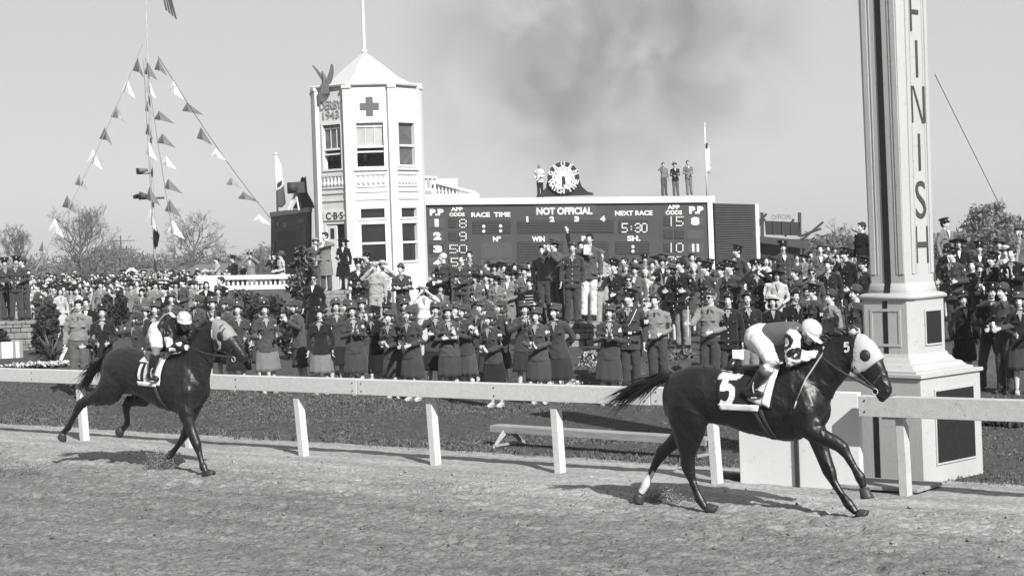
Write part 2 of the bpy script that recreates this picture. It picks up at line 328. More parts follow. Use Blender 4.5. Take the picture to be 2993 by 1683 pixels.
# pipe near the box
g=MB(); g.tube([(-.22,0,.05),(.22,0,.05)],.045,12); g.tube([(-.24,0,.05),(-.18,0,.05)],.055,12); g.tube([(.14,0,.05),(.26,0,.05)],.06,12)
o=obj('drain_pipe',g,mat('pipe_iron',.03,.6),None,True); o.location=G(2160,1410)+Vector((.0,.1,0)); o.rotation_euler.z=-TH; setp(o,'short dark pipe end lying beside the left side of the white board panel','pipe')
# low platform at the foot of the finish post
g=MB(); 
for k in range(4): g.box((0,-.24+k*.16,.055),(.95,.145,.035))
g.box((-.38,0,.02),(.07,.6,.05)); g.box((.38,0,.02),(.07,.6,.05))
o=obj('low_platform',g,mat('weathered_plank',.36,.8,.25,14),None,bevel=.004); o.location=RP(13.1,.42); o.rotation_euler.z=-TH; setp(o,'low grey plank platform on the ground at the foot of the finish post','platform')
# ------------------------------------------------------------ finish post
TP=R(46); PB=Vector((4.375,19.93,0))
M_post=speck(mat('post_paint',.52,.55,.09,1.6,.10,40,stretch=(1,1,.25)),.72,22,.63); M_plq=mat('bronze_plaque',.022,.45,.3,30); M_ink=mat('sign_black',.07,.6,.15,20)
t=empty('finish_post',PB,-TP,'tall pale finish post with dark letters FINISH, black stripe and dark plaques','finish post')
def sq(w,c,z,cx=0,cy=0): # octagonal outline: square side w, corner cut c
    h=w/2; k=h-c; return [Vector((cx+x,cy+y,z)) for x,y in ((-k,-h),(k,-h),(h,-k),(h,k),(k,h),(-k,h),(-h,k),(-h,-k))]
def pris(mb,lv,mi=0): mb.ring([sq(*l) for l in lv],mi)
g=MB(); pris(g,[(1.19,.012,-.05),(1.19,.012,1.16)]); obj('base',g,M_post,t)
g=MB(); pris(g,[(1.25,.012,1.16),(1.25,.012,1.20)]); obj('base_slab',g,M_post,t,bevel=.005)
g=MB(); pris(g,[(1.12,.05,1.2),(1.12,.05,1.225),(1.02,.06,1.24),(.95,.06,1.285),(.86,.07,1.30),(.80,.07,1.345),(.76,.07,1.36),(.725,.07,1.40)]); obj('moulding',g,M_post,t)
g=MB(); pris(g,[(.70,.07,1.40),(.70,.07,1.99)]); obj('plinth',g,M_post,t)
g=MB(); 
prof=[(.60+.17*math.sin(a),.075,2.025-.045*math.cos(a)) for a in [math.pi*k/8 for k in range(9)]]
pris(g,[(.66,.07,1.985)]+[(w+.0,c,z) for w,c,z in prof]+[(.60,.07,2.075),(.585,.065,2.12),(.575,.06,2.13),(.56,.06,2.18)]); obj('torus_moulding',g,M_post,t,True)
g=MB(); H0,H1=2.18,6.6
pris(g,[(.545,.055,H0),(.60,.06,H1)]); obj('shaft',g,M_post,t)
def wz(z): return .545+(.055)*(z-H0)/(H1-H0)
g=MB()
for sx in (-1,1):        # raised margins on each face leave a sunk panel
    for fx in (0,1):
        for z0,z1 in ((H0+.1,H1-.05),):
            vs=[]
            for z in (z0,z1):
                h=wz(z)/2
                for a,b in ((.155,0),(.215,0),(.215,.012),(.155,.012)):
                    a=sx*a; vs.append((a,-h-b,z) if fx==0 else (h+b,a,z))
            g.add(vs,[(0,1,2,3),(7,6,5,4),(0,4,5,1),(1,5,6,2),(2,6,7,3),(3,7,4,0)])
    for fx in (0,1):
        vs=[]
        for z in (H0+.1,H1-.05):
            h=wz(z)/2
            for a,b in ((.118,0),(.13,0),(.13,.007),(.118,.007)):
                a=sx*a; vs.append((a,-h-b,z) if fx==0 else (h+b,a,z))
        g.add(vs,[(0,1,2,3),(7,6,5,4),(0,4,5,1),(1,5,6,2),(2,6,7,3),(3,7,4,0)])
obj('panel_mould',g,M_post,t)
g=MB()
def stripe(z0,z1,h0,h1,w0,w1):
    vs=[(a*w,-h-b,z) for z,h,w in ((z0,h0,w0),(z1,h1,w1)) for a,b in ((-1,-.02),(1,-.02),(1,.004),(-1,.004))]
    g.add(vs,[(0,1,2,3),(7,6,5,4),(0,4,5,1),(1,5,6,2),(2,6,7,3),(3,7,4,0)])
stripe(H0-.02,H1,.28,.303,.040,.034); stripe(2.075,H0-.02,.305,.285,.038,.038); stripe(1.40,1.985,.35,.35,.03,.032); stripe(.0,1.15,.595,.595,.036,.036)
obj('black_stripe',g,M_dark,t)
for z,ch,wd in ((5.18,'F',.19),(4.67,'I',.05),(4.16,'N',.235),(3.63,'I',.05),(3.1,'S',.20),(2.60,'H',.215)):
    g=MB(); M=plane_M((wz(z)/2+.004,-.0,z),(0,1,0),(0,0,1)); 
    if ch in 'FINH':
        hh,b=.205,.026
        def st(x,y,w,h,sk=0):
            g.prism([(x-w/2-sk,y-h/2),(x+w/2-sk,y-h/2),(x+w/2+sk,y+h/2),(x-w/2+sk,y+h/2)],M,.006)
        if ch=='I': st(0,0,b*1.5,.41)
        if ch=='F': st(-wd/2,0,b*1.3,.41); st(.0,.18,wd-.03,.05); st(-.01,.01,wd-.06,.05)
        if ch=='H': st(-wd/2,0,b,.41); st(wd/2,0,b,.41); st(0,0,wd-b,.06)
        if ch=='N': st(-wd/2,0,b,.41); st(wd/2,0,b*1.5,.41); g.prism([(wd/2-.045,-.205),(wd/2-.012,-.205),(-wd/2+.045,.205),(-wd/2+.012,.205)],M,.005)
    else: text_on(g,ch,M,w=wd,h=.42,bold=.0,depth=.01)
    obj('letter',g,M_ink,t)
def plaque(name,x0,x1,z0,z1,h):
    g=MB(); g.box((h+.006,(x0+x1)/2,(z0+z1)/2),(.02,x1-x0,z1-z0)); obj(name,g,M_plq,t,bevel=.003)
    g=MB()
    for a,b,c,d in ((x0-.02,x1+.02,z1,z1+.02),(x0-.02,x1+.02,z0-.02,z0),(x0-.02,x0,z0,z1),(x1,x1+.02,z0,z1)): g.box((h+.005,(a+b)/2,(c+d)/2),(.022,b-a,d-c))
    obj('plaque_frame',g,M_post,t)
plaque('plaque',-.10,.20,1.5,1.86,.35); plaque('plaque',-.34,.42,.22,1.0,.595)
g=MB()
for a,b,c,d in ((-.2,.2,1.87,1.9),(-.2,.2,1.48,1.51),(-.2,-.17,1.51,1.87),(.17,.2,1.51,1.87)): g.box(((a+b)/2,-.352,(c+d)/2),(b-a,.012,d-c))
obj('front_panel_mould',g,M_post,t)
a=P(2732,217,20.0); b=P(3075,908,27.5)
g=MB(); g.tube([Vector((0,0,0)),b-a],.006,5); o=obj('guy_wire',g,mat('wire',.35,.6),None); o.location=a; setp(o,'thin guy wire slanting down to the right from the finish post','wire')
# ------------------------------------------------------------ low bench on the grass
t=empty('low_bench',G(1500,1290),-R(36),'long low plank bench on splayed legs standing on the grass behind the rail','bench')
p0=G(1449,1300); p1=G(2080,1345); L=(p1-p0).length; t.location=(p0+p1)/2; t.rotation_euler.z=math.atan2(p1.y-p0.y,p1.x-p0.x)
M_plk=mat('bench_wood',.36,.8,.25,10,stretch=(.5,4,4))
g=MB(); g.box((0,0,.27),(L,.2,.03)); g.box((0,-.1,.235),(L,.025,.09)); obj('seat',g,M_plk,t,bevel=.004)
for s in (-1,1):
    x=s*(L/2-.25)
    for q in (-1,1):
        g=MB(); g.tube([(x-.0,q*.02,.24),(x-.0,q*.32,.0)],(.06,.02),4,side=(1,0,0)); obj('leg',g,M_plk,t)
    g=MB(); g.box((x,0,.035),(.05,.6,.03)); obj('stretcher',g,M_plk,t)
# ------------------------------------------------------------ tower
M_twr=mat('tower_stucco',.74,.7,.10,1.2,.08,30,det=8,stretch=(1,1,.3)); M_glass=mat('window_dark',.018,.12,.3,3,spec=.6); M_trim=mat('white_trim',.82,.6,.04,4)
M_blind=mat('curtain',.45,.9,.15,6); M_grey=mat('sign_grey',.16,.7,.1,10); M_red=mat('cross_paint',.13,.7,.08,10)
TY=88.; TC=P(1090,870,TY); TC.z=0; tw=empty('octagonal_tower',TC,R(7.5),'white octagonal tower building with a cross emblem, pilasters and pointed roof','tower')
SV=TY-2.45
def tz(v,u=1060): return HC+(VC-v+RO*(UC-u)*-1*-1)/F*SV if False else P(u,v,SV).z
a_=2.1; Rc=a_/2/math.sin(math.pi/8)
def octv(r,k): an=-math.pi/2-math.pi/8+k*math.pi/4; return Vector((r*math.cos(an),r*math.sin(an),0))
def octring(r,z): return [octv(r,k)+Vector((0,0,z)) for k in range(8)]
zt=tz(249); 
def fM(k,out=0.):  # matrix of face k (0=front between corner 0 and 1): x along face, y up, z outwards
    A=octv(Rc,k); B=octv(Rc,k+1); c=(A+B)/2; r=(B-A).normalized(); n=r.cross(Vector((0,0,1)))
    c=c+n*out; return Matrix(((r.x,0,n.x,c.x),(r.y,0,n.y,c.y),(r.z,1,n.z,c.z),(0,0,0,1)))
FULL=[(k,a_) for k in range(8)]
wins={0:[(tz(488),tz(360),1.30),(tz(766),tz(656),1.15),(tz(638),tz(611),1.15)],1:[(tz(484),tz(360),1.18),(tz(766),tz(656),1.15),(tz(638),tz(611),1.15)],7:[(tz(490),tz(360),1.18)]}
def fbox(mb,M,x0,x1,z0,z1,d0,d1,mi=0):
    vs=[M@Vector((x,z,d)) for d in (d0,d1) for z in (z0,z1) for x in (x0,x1)]
    mb.add(vs,[(0,1,3,2),(5,4,6,7),(4,5,1,0),(2,3,7,6),(4,0,2,6),(1,5,7,3)],mi)
g=MB()
for k in range(8):
    M=fM(k); hs=sorted(wins.get(k,[])+([( .0,tz(652),1.2)] if k==7 else []))
    zc=-.2
    for z0,z1,wd in hs:
        if z0>zc: fbox(g,M,-a_/2,a_/2,zc,z0,-.25,0)
        fbox(g,M,-a_/2,-wd/2,z0,z1,-.25,0); fbox(g,M,wd/2,a_/2,z0,z1,-.25,0); zc=z1
    fbox(g,M,-a_/2,a_/2,zc,zt-.03*k*0,-.25,0)
obj('wall',g,M_twr,tw)
g=MB(); g.ring([octring(Rc-.3,.05),octring(Rc-.3,.1)]); g.ring([octring(Rc-.3,tz(545)),octring(Rc-.3,tz(545)+.1)]); obj('floor_slab',g,M_blind,tw)
for k in (0,1,2,7,6):
    g=MB()
    c=octv(Rc,k); d=c.normalized(); ang=math.atan2(d.y,d.x)
    g.box(c+d*.02+Vector((0,0,zt/2)),(.20,.40,zt+.04),ang); g.box(c+d*.06+Vector((0,0,.35)),(.26,.5,.7),ang); g.box(c+d*.06+Vector((0,0,zt-.08)),(.24,.46,.16),ang)
    obj('pilaster',g,M_twr,tw,bevel=.02)
g=MB(); g.ring([octring(Rc+.16,zt-.02),octring(Rc+.2,zt+.06),octring(Rc+.16,zt+.12)]); obj('cornice',g,M_twr,tw)
za=tz(138)
g=MB(); g.ring([octring(Rc*.90,zt+.10),octring(Rc*.60,zt+(za-zt)*.32),octring(Rc*.36,zt+(za-zt)*.62),octring(.08,za)]); obj('roof',g,mat('roof_white',.58,.6,.03,3),tw)
g=MB(); g.tube([(0,0,za-.1),(0,0,za+8)],(.085,.05),8); g.ell((0,0,za+.05),(.16,.16,.12),10,6); obj('mast',g,M_trim,tw)
def window(k,z0,z1,wd,glass=M_glass,mid=None,op=False):
    M=fM(k); f=MB()
    for a,b,c,d in ((-wd/2-.09,wd/2+.09,z1,z1+.11),(-wd/2-.12,wd/2+.12,z0-.10,z0),(-wd/2-.09,-wd/2,z0,z1),(wd/2,wd/2+.09,z0,z1)): fbox(f,M,a,b,c,d,-.02,.05)
    if mid: fbox(f,M,-wd/2,wd/2,mid-.05,mid+.05,-.12,-.03)
    if op: # upper sash with muntins, lower half open
        for x in (-wd/6,wd/6): fbox(f,M,x-.012,x+.012,mid,z1,-.13,-.1)
        fbox(f,M,-wd/2,wd/2,z1-.2,z1-.14,-.13,-.08); fbox(f,M,-wd/2,wd/2,mid-.28,mid-.2,-.13,-.04)
    fo=obj('window',f,M_trim,tw)
    p=MB(); fbox(p,M,-wd/2,wd/2,(mid if op else z0),z1,-.17,-.15); obj('pane',p,glass,fo)
M_pan=mat('pale_pane',.50,.15,.2,2,spec=.6); M_pan2=mat('mid_pane',.12,.15,.4,3,spec=.6)
window(0,*wins[0][0],glass=M_pan,mid=tz(430),op=True); window(0,*wins[0][1],mid=tz(712)); window(0,*wins[0][2])
window(1,*wins[1][0],glass=M_pan2,mid=tz(427)); window(1,*wins[1][1],mid=tz(712)); window(1,*wins[1][2])
window(7,*wins[7][0],glass=M_pan2,mid=tz(432),op=True)
g=MB(); 
for k in (0,1,7):  # blind balustrade and bands on each visible face
    M=fM(k); b=MB(); fbox(b,M,-.72,.72,tz(512),tz(506),0,.05); fbox(b,M,-.72,.72,tz(548),tz(542),0,.05)
    for i in range(6):
        x=-.6+.24*i; zb,zt2=tz(540),tz(514); pr=[(.05,0),(.085,.12),(.04,.3),(.04,.45),(.06,.55)]
        q=Matrix(M); b.ring([[M@Vector((x+r*math.cos(2*math.pi*j/8),zb+h*(zt2-zb)/.55,.03+r*math.sin(2*math.pi*j/8))) for j in range(8)] for r,h in pr])
    obj('balustrade_panel',b,M_twr,tw)
    b=MB()
    for v in (561,583): fbox(b,M,-.78,.78,tz(v)-.035,tz(v)+.035,0,.05)
    obj('string_course',b,M_twr,tw)
    if k!=7:
        b=MB(); fbox(b,M,-.8,.8,tz(497)-.04,tz(497)+.04,0,.1); obj('sill_course',b,M_twr,tw)
g=MB(); M=fM(0); cz=(tz(285)+tz(340))/2; cx=.02
for a,b in ((.46,.17),(.17,.46)): fbox(g,M,cx-a,cx+a,cz-b,cz+b,.005 if a<.3 else .0055,.03 if a<.3 else .028)
obj('cross_emblem',g,M_red,tw)
M=fM(7)
for s,v0,v1,wd in (('DERBY',289,313,1.42),('1943',318,341,1.05)):
    g=MB(); q=M@Matrix.Translation((.02,(tz(v0)+tz(v1))/2,.03)); text_on(g,s,q,wd,tz(v0)-tz(v1),.0,.07); obj('lettering',g,mat('letter_white',.40,.7,.08,8),tw)
g=MB(); fbox(g,M,-.72,.80,tz(641),tz(613),.0,.06,0); so_=obj('station_sign',g,M_trim,tw)
g=MB(); text_on(g,'C\u00b7B\u00b7S\u00b7',M@Matrix.Translation((.08,(tz(638)+tz(617))/2,.065)),1.25,(tz(617)-tz(638)),.02,.02); obj('lettering',g,M_dark,so_)
g=MB(); fbox(g,M,-.6,.05,.05,tz(655),-.1,-.04); d_=obj('door',g,M_trim,tw)
g=MB(); fbox(g,M,-.38,-.12,tz(695),tz(664),-.04,-.03); obj('door_pane',g,M_glass,d_)
# upper balustraded wing behind the scoreboard, stepping down to the right
wg=empty('balustrade_wing',P(1300,600,94),0,'white stepped balustrade wing joining the right side of the tower above the scoreboard','balustrade')
wi=-wg.location
def bal_run(par,inv,u0,u1,vt0,vt1,vb0,vb1,Y,n,Y1=None,rail=.13,solid=0):
    Y1=Y1 or Y; A=P(u0,vt0,Y)+inv; B=P(u1,vt1,Y1)+inv; a=P(u0,vb0,Y)+inv; b=P(u1,vb1,Y1)+inv
    d=(B-A); d.z=0; ang=math.atan2(d.y,d.x)
    def bar(p,q,h):
        g=MB(); s=[]; nrm=Vector((math.sin(ang),-math.cos(ang),0))*.13
        for e in (p,q): s.append([e+nrm,e-nrm,e-nrm-Vector((0,0,h)),e+nrm-Vector((0,0,h))])
        g.ring(s); return g
    obj('top_rail',bar(A,B,rail),M_twr,par); obj('bottom_rail',bar(a+Vector((0,0,rail)),b+Vector((0,0,rail)),rail+solid),M_twr,par)
    for i in range(n):
        t=(i+.5)/n; p=a.lerp(b,t)+Vector((0,0,rail)); h=(A.lerp(B,t)-a.lerp(b,t)).z-2*rail
        g=MB(); r=min(.11,(B-A).length/n*.33); g.lathe(p,[(r*.9,0),(r*.9,h*.08),(r*.5,h*.12),(r,h*.35),(r*.45,h*.68),(r*.55,h*.85),(r*.9,h*.93),(r*.9,h)],10); obj('baluster',g,M_twr,par,True)
bal_run(wg,wi,1226,1278,513,516,556,560,94,4); bal_run(wg,wi,1278,1392,531,560,573,584,94.5,11,rail=.14)
g=MB(); A=P(1224,560,94.4)+wi; B=P(1402,585,94.4)+wi; g.box(((A.x+B.x)/2,0.6,A.z-1.7),(B.x-A.x,1.0,3.0)); g.box((P(1300,540,95).x+wi.x,.9,P(1300,548,95).z+wi.z),(1.4,.5,.9)); obj('wall',g,M_twr,wg)
# ------------------------------------------------------------ scoreboard facing the camera
BY=92.; sb=empty('scoreboard',P(1655,850,BY),0,'wide dark betting scoreboard reading NOT OFFICIAL and NEXT RACE under a white coping','scoreboard'); si=-sb.location
M_sb=mat('board_green',.062,.75,.14,1.5,.05,20,det=6); M_sb2=mat('board_slot',.035,.8,.25,5,.1,25); M_let=mat('board_lettering',.74,.7,.05,6); M_sb3=mat('board_panel',.08,.75,.14,4)
def q4(x,y,Y=BY): return P(1200+x/2.453,450+y/2.453,Y)
def slab(par,pts,t,m,name,inv=si,**k):  # quadrilateral in picture order: tl,tr,br,bl at depth; thickened backwards
    g=MB(); f=[p+inv for p in pts]; b=[p+Vector((0,t,0)) for p in f]; g.ring([f,b]); return obj(name,g,m,par,**k)
slab(sb,[q4(70,365),q4(2128,345),q4(2150,1010),q4(90,1030)],.5,M_sb,'panel')
slab(sb,[q4(60,322,BY-.15),q4(2182,302,BY-.15),q4(2182,346,BY-.15),q4(60,366,BY-.15)],.9,M_trim,'coping')
slab(sb,[q4(2129,346,BY-.12),q4(2164,346,BY-.12),q4(2190,1010,BY-.12),q4(2151,1010,BY-.12)],.3,M_trim,'side_frame')
slab(sb,[q4(52,366,BY-.12),q4(72,366,BY-.12),q4(92,1010,BY-.12),q4(70,1010,BY-.12)],.3,M_trim,'side_frame')
rx=(q4(2100,345)-q4(100,365)).normalized()
def BT(s,x0,y0,x1,y1,bold=.05,m=M_let,fit=True,d=.03):
    c=q4((x0+x1)/2,(y0+y1)/2,BY-d); W=(q4(x1,y0)-q4(x0,y0)).length; H=abs((q4(x0,y0)-q4(x0,y1)).z)
    g=MB(); text_on(g,s,plane_M(c+si,rx,(0,0,1)),W if fit else None,H,bold,.02); return obj('lettering',g,m,sb)
def slot(x0,y0,x1,y1,m=M_sb2,name='display_slot',lou=True,d=.03):
    o=slab(sb,[q4(x0,y0,BY-d),q4(x1,y0-(x1-x0)*.008,BY-d),q4(x1,y1-(x1-x0)*.008,BY-d),q4(x0,y1,BY-d)],d,m,name)
    if lou:
        g=MB(); n=max(3,int((y1-y0)/12))
        for i in range(n):
            y=y0+6+(y1-y0-12)*(i+.5)/n; a=q4(x0+6,y,BY-d)+si; b=q4(x1-6,y-(x1-x0)*.008,BY-d)+si
            g.ring([[p+Vector((0,0,.012)),p+Vector((0,-.03,-.012)),p+Vector((0,0,-.02))] for p in (a,b)])
        obj('louvres',g,M_sb3,o)
    return o
DOT={'0':'01110100011000110001100011000101110','1':'00100001000010000100001000010000100','3':'01110100010000101110000011000101110','5':'11111100001000011110000010000111110','8':'01110100011000101110100011000101110','9':'01110100011000101111000010000101110','7':'11111000010001000100001000010000100'}
def dots(s,x0,y0,x1,y1):
    g=MB(); n=len(s); cw=(x1-x0)/n
    for i,ch in enumerate(s):
        if ch==' ': continue
        if ch==':': cells=[(2,2),(2,4)]
        else: cells=[(c,r) for r in range(7) for c in range(5) if DOT[ch][r*5+c]=='1']
        for c,r in cells:
            x=x0+cw*(i+.12+.76*c/4); y=y0+(y1-y0)*r/6; p=q4(x,y,BY-.045)+si; g.box(p,(.062,.03,.062))
    obj('lamp_digits',g,M_let,sb)
BT('NOT OFFICIAL',903,383,1303,436,.045); slot(888,372,1328,440,M_sb3,'message_panel',False,.02)
BT('P.P',137,395,237,443,.06); BT('P.P',1997,375,2100,430,.06); BT('APP',288,382,375,411,.05); BT('ODDS',278,420,388,448,.05); BT('APP',1840,366,1930,398,.05); BT('ODDS',1828,405,1946,436,.05)
BT('RACE  TIME',435,418,716,453,.05); BT('NEXT RACE',1465,406,1735,442,.05)
for s,x,y in (('1',837,468),('2',1014,468),('3',1191,466),('4',1378,464)): BT(s,x-(8 if s=='1' else 18),y-20,x+(8 if s=='1' else 18),y+20,.07)
BT('N\u00ba',590,590,648,630,.05); BT('WIN',870,590,962,630,.05); BT('PL.',1226,588,1310,626,.05); BT('SH.',1553,586,1648,625,.05)
for s,x0,y0,x1,y1 in (('1',172,466,202,522),('2',163,560,220,617),('3',163,655,228,708),('4',163,752,225,805),('5',165,845,222,893),('8',2010,452,2072,512),('11',2018,645,2068,702),('12',2013,738,2090,797)): BT(s,x0,y0,x1,y1,.08)
for i,(y) in enumerate((462,556,650,744,838)): slot(128,y,242,y+66,M_sb2 if i==2 else M_sb3,'number_panel',False,.015); 
for i,y in enumerate((448,544,640,734)): slot(1985,y,2100,y+66,M_sb3,'number_panel',False,.015)
for i,y in enumerate((462,556,650,744)):
    slot(272,y,330,y+66); slot(342,y,412,y+66); slot(1815,y-14,1880,y+52); slot(1892,y-14,1960,y+52)
slot(445,478,720,572); slot(766,478,1455,570); slot(1490,474,1705,566); slot(505,640,725,860,M_sb3,'blank_panel',False); slot(766,628,1095,800); slot(1140,628,1420,800); slot(1470,628,1712,720)
slot(510,748,720,752,M_sb2,'panel_joint',False,.04)
dots('5:30',1512,500,1700,560); dots('8',345,470,405,526); dots('9',345,562,405,618); dots('50',275,654,410,708); dots('57',285,748,405,772+30); dots('15',1838,452,1960,514); dots('10',1838,642,1960,702); dots('78',1830,738,1955,796)
g=MB()
for x,y in ((524,520),(524,555),(645,518),(645,553),(1594,666),(1594,698)): g=MB(); g.ell(q4(x,y,BY-.06)+si,(.09,.03,.09),10,6); obj('colon_lamp',g,M_let,sb)
# the board's side wing of dark weatherboards
wv=empty('side_shed',P(2140,850,97),0,'dark weatherboarded end wall at the right end of the scoreboard','shed'); vi=-wv.location
A=P(2088,598,BY+.3)+vi; B=P(2208,600,BY+7)+vi; A.z=P(2090,594,BY).z+vi.z; B.z=P(2208,597,BY+7).z+vi.z
zb=-wv.location.z-.2
g=MB(); g.ring([[A,B,Vector((B.x,B.y,zb)),Vector((A.x,A.y,zb))],[p+Vector((-.3,1.2,0)) for p in (A,B,Vector((B.x,B.y,zb)),Vector((A.x,A.y,zb)))]]); obj('wall',g,M_sb2,wv)
g=MB(); n=36; nr=Vector((B.y-A.y,-(B.x-A.x),0)).normalized()
for i in range(n):
    h0=A.z-(A.z-zb)*(i/n); h1=B.z-(B.z-zb)*(i/n); d=(A.z-zb)/n*.66
    a,b=Vector((A.x,A.y,h0)),Vector((B.x,B.y,h1)); g.ring([[p+nr*.01,p+nr*.05-Vector((0,0,d)),p-nr*.02-Vector((0,0,d))] for p in (a,b)])
obj('weatherboards',g,M_sb,wv)
g=MB(); g.box((B.x,B.y,(B.z+zb)/2+.0),(.3,.3,B.z-zb)); obj('corner_post',g,M_trim,wv)
# clock on the coping
ck=empty('roof_clock',P(1647,571,BY+.2),0,'round black and white roof clock with lettered rim on a scrolled black base','clock'); ci=-ck.location
c0=P(1646.5,520,BY); rr=(P(1693,520,BY)-c0).length
ZM=plane_M(c0+ci,(1,0,0),(0,0,1))
def disc(r,t,d,m,name,par,n=40,r2=None):
    g=MB(); g.ring([[ZM@Vector((r*math.cos(2*math.pi*k/n),r*math.sin(2*math.pi*k/n),z)) for k in range(n)] for z in (d,d+t)]); return obj(name,g,m,par)
disc(rr,.2,-.1,M_dark,'rim',ck); disc(rr*.70,.02,.1,M_trim,'dial',ck)
for k in range(12):
    a=math.pi/2-k*math.pi/6; q=ZM@Matrix.Translation((rr*.56*math.cos(a),rr*.56*math.sin(a),.122)); g=MB(); text_on(g,str(k or 12),q,None,.17,.02,.01); obj('numeral',g,M_grey,ck)
g=MB()
for a,L,wd in ((R(-97),.56*rr,.07),(R(-78),.44*rr,.09),(R(90),.1*rr,.09)):
    d=Vector((math.cos(a),math.sin(a),0)); n_=Vector((-d.y,d.x,0)); g.prism([((-n_*wd)[0],(-n_*wd)[1]),((n_*wd)[0],(n_*wd)[1]),((d*L+n_*wd*.4)[0],(d*L+n_*wd*.4)[1]),((d*L-n_*wd*.4)[0],(d*L-n_*wd*.4)[1])],ZM@Matrix.Translation((0,0,.13+wd*.1)),.012)
obj('hands',g,M_dark,ck)
for s,a0,a1,flip in (('GRUEN',158,22,False),('WATCH TIME',200,345,True)):
    g=MB()
    for i,ch in enumerate(s):
        if ch==' ': continue
        a=R(a0+(a1-a0)*i/(len(s)-1)); q=ZM@Matrix.Translation((rr*.85*math.cos(a),rr*.85*math.sin(a),.11))@Matrix.Rotation(a-math.pi/2+(math.pi if flip else 0),4,'Z'); text_on(g,ch,q,None,.25,.05,.03)
    obj('rim_lettering',g,M_let,ck)
prof=[(-rr*1.72,0),(rr*1.85,0),(rr*1.85,.12),(rr*1.5,.22),(rr*1.15,.55),(rr*1.0,1.0),(rr*.6,1.05),(-rr*.6,1.05),(-rr*1.0,1.0),(-rr*1.12,.55),(-rr*1.4,.25),(-rr*1.72,.12)]
zc=P(1647,573,BY).z+ci.z; g=MB(); M=plane_M((c0.x+ci.x,c0.y+ci.y+.08,zc),(1,0,0),(0,0,1)); g.prism([(x,y*.85) for x,y in prof],M,-.25); obj('scroll_base',g,M_dark,ck)
# second scoreboard seen at a slant left of the tower
s2=empty('scoreboard',P(850,850,88),0,'second dark scoreboard turned away at a slant left of the tower','scoreboard'); s2i=-s2.location
def s2p(x,y): # picture coordinates of crop origin (700,150) scale 2.07
    u=700+x/2.07; v=150+y/2.07; t=(x-190)/(418-190); return P(u,v,96-8*t)+s2i
def slab2(pts,t,m,name): g=MB(); g.ring([pts,[p+Vector((.1,t,0)) for p in pts]]); return obj(name,g,m,s2)
slab2([s2p(190,1000),s2p(418,972),s2p(418,1500),s2p(190,1440)],.5,M_sb,'panel')
slab2([s2p(186,975)+Vector((0,-.2,0)),s2p(420,945)+Vector((0,-.2,0)),s2p(420,972)+Vector((0,-.2,0)),s2p(186,1003)+Vector((0,-.2,0))],.8,mat('coping_grey',.42,.8),'coping')
for x0,y0,x1,y1 in ((200,1030,220,1066),(258,1035,312,1068),(345,1008,414,1045),(232,1090,262,1140),(270,1085,340,1150),(362,1060,382,1085),(388,1052,408,1160),(236,1160,340,1300),(350,1170,410,1290),(205,1150,222,1210),(205,1230,222,1290)):
    slab2([p+Vector((-.03,-.06,0)) for p in (s2p(x0,y0),s2p(x1,y0-(x1-x0)*.12),s2p(x1,y1-(x1-x0)*.1),s2p(x0,y1))],.05,M_sb2 if y0>1080 else M_sb3,'display_slot')
r2=(s2p(418,1040)-s2p(190,1066)).normalized()
for s,x,y,h in (('RACE',282,1052,.26),('TIME',238,1045,.2),('OFFICIAL',380,1026,.2),('2',212,1180,.32),('3',212,1255,.32),('1',372,1072,.3),('2',398,1070,.3)):
    g=MB(); text_on(g,s,plane_M(s2p(x,y)+Vector((-.05,-.1,0)),r2,(0,0,1)),None,h,.03,.02); obj('lettering',g,mat('faint_lettering',.32,.8,.2,10),s2)
# camera on tripod and carved crest beside it on top of that board
cr=P(886,570,89); t=empty('round_crest',P(886,606,89),0,'dark round clock seen edge-on on the roof just left of the tower','clock'); g=MB()
g.ell(P(886,562,89)-t.location,(.18,.34,.78),16,12); obj('rim',g,M_dark,t,True); g=MB(); g.ell(P(883,562,89)-t.location+Vector((-.14,-.1,0)),(.14,.25,.56),16,12); obj('dial',g,M_grey,t,True)
g=MB(); g.prism([(-.5,0),(.6,0),(.5,.3),(.25,.8),(.2,1.6),(-.1,1.2),(-.2,.5)],plane_M(P(884,609,88.8)-t.location,(1,0,0),(0,0,1)),-.3); obj('scroll_base',g,M_dark,t)
t=empty('floodlight',P(862,612,88),0,'dark boxy floodlight on a white tripod frame on the roof left of the tower','floodlight'); g=MB(); 
for u in (843,850,871,874): g.tube([P(u,614,88)-t.location+Vector((0,.3 if u in(850,871) else 0,0)),P(864,560,88)-t.location],.045,6)
obj('frame',g,M_trim,t); g=MB(); g.box(P(865,549,88)-t.location,(.8,.6,.55),R(15)); g.ell(P(857,549,87.6)-t.location,(.25,.3,.27),10,6); obj('lamp_housing',g,mat('lamp_grey',.05,.7),t,bevel=.02)
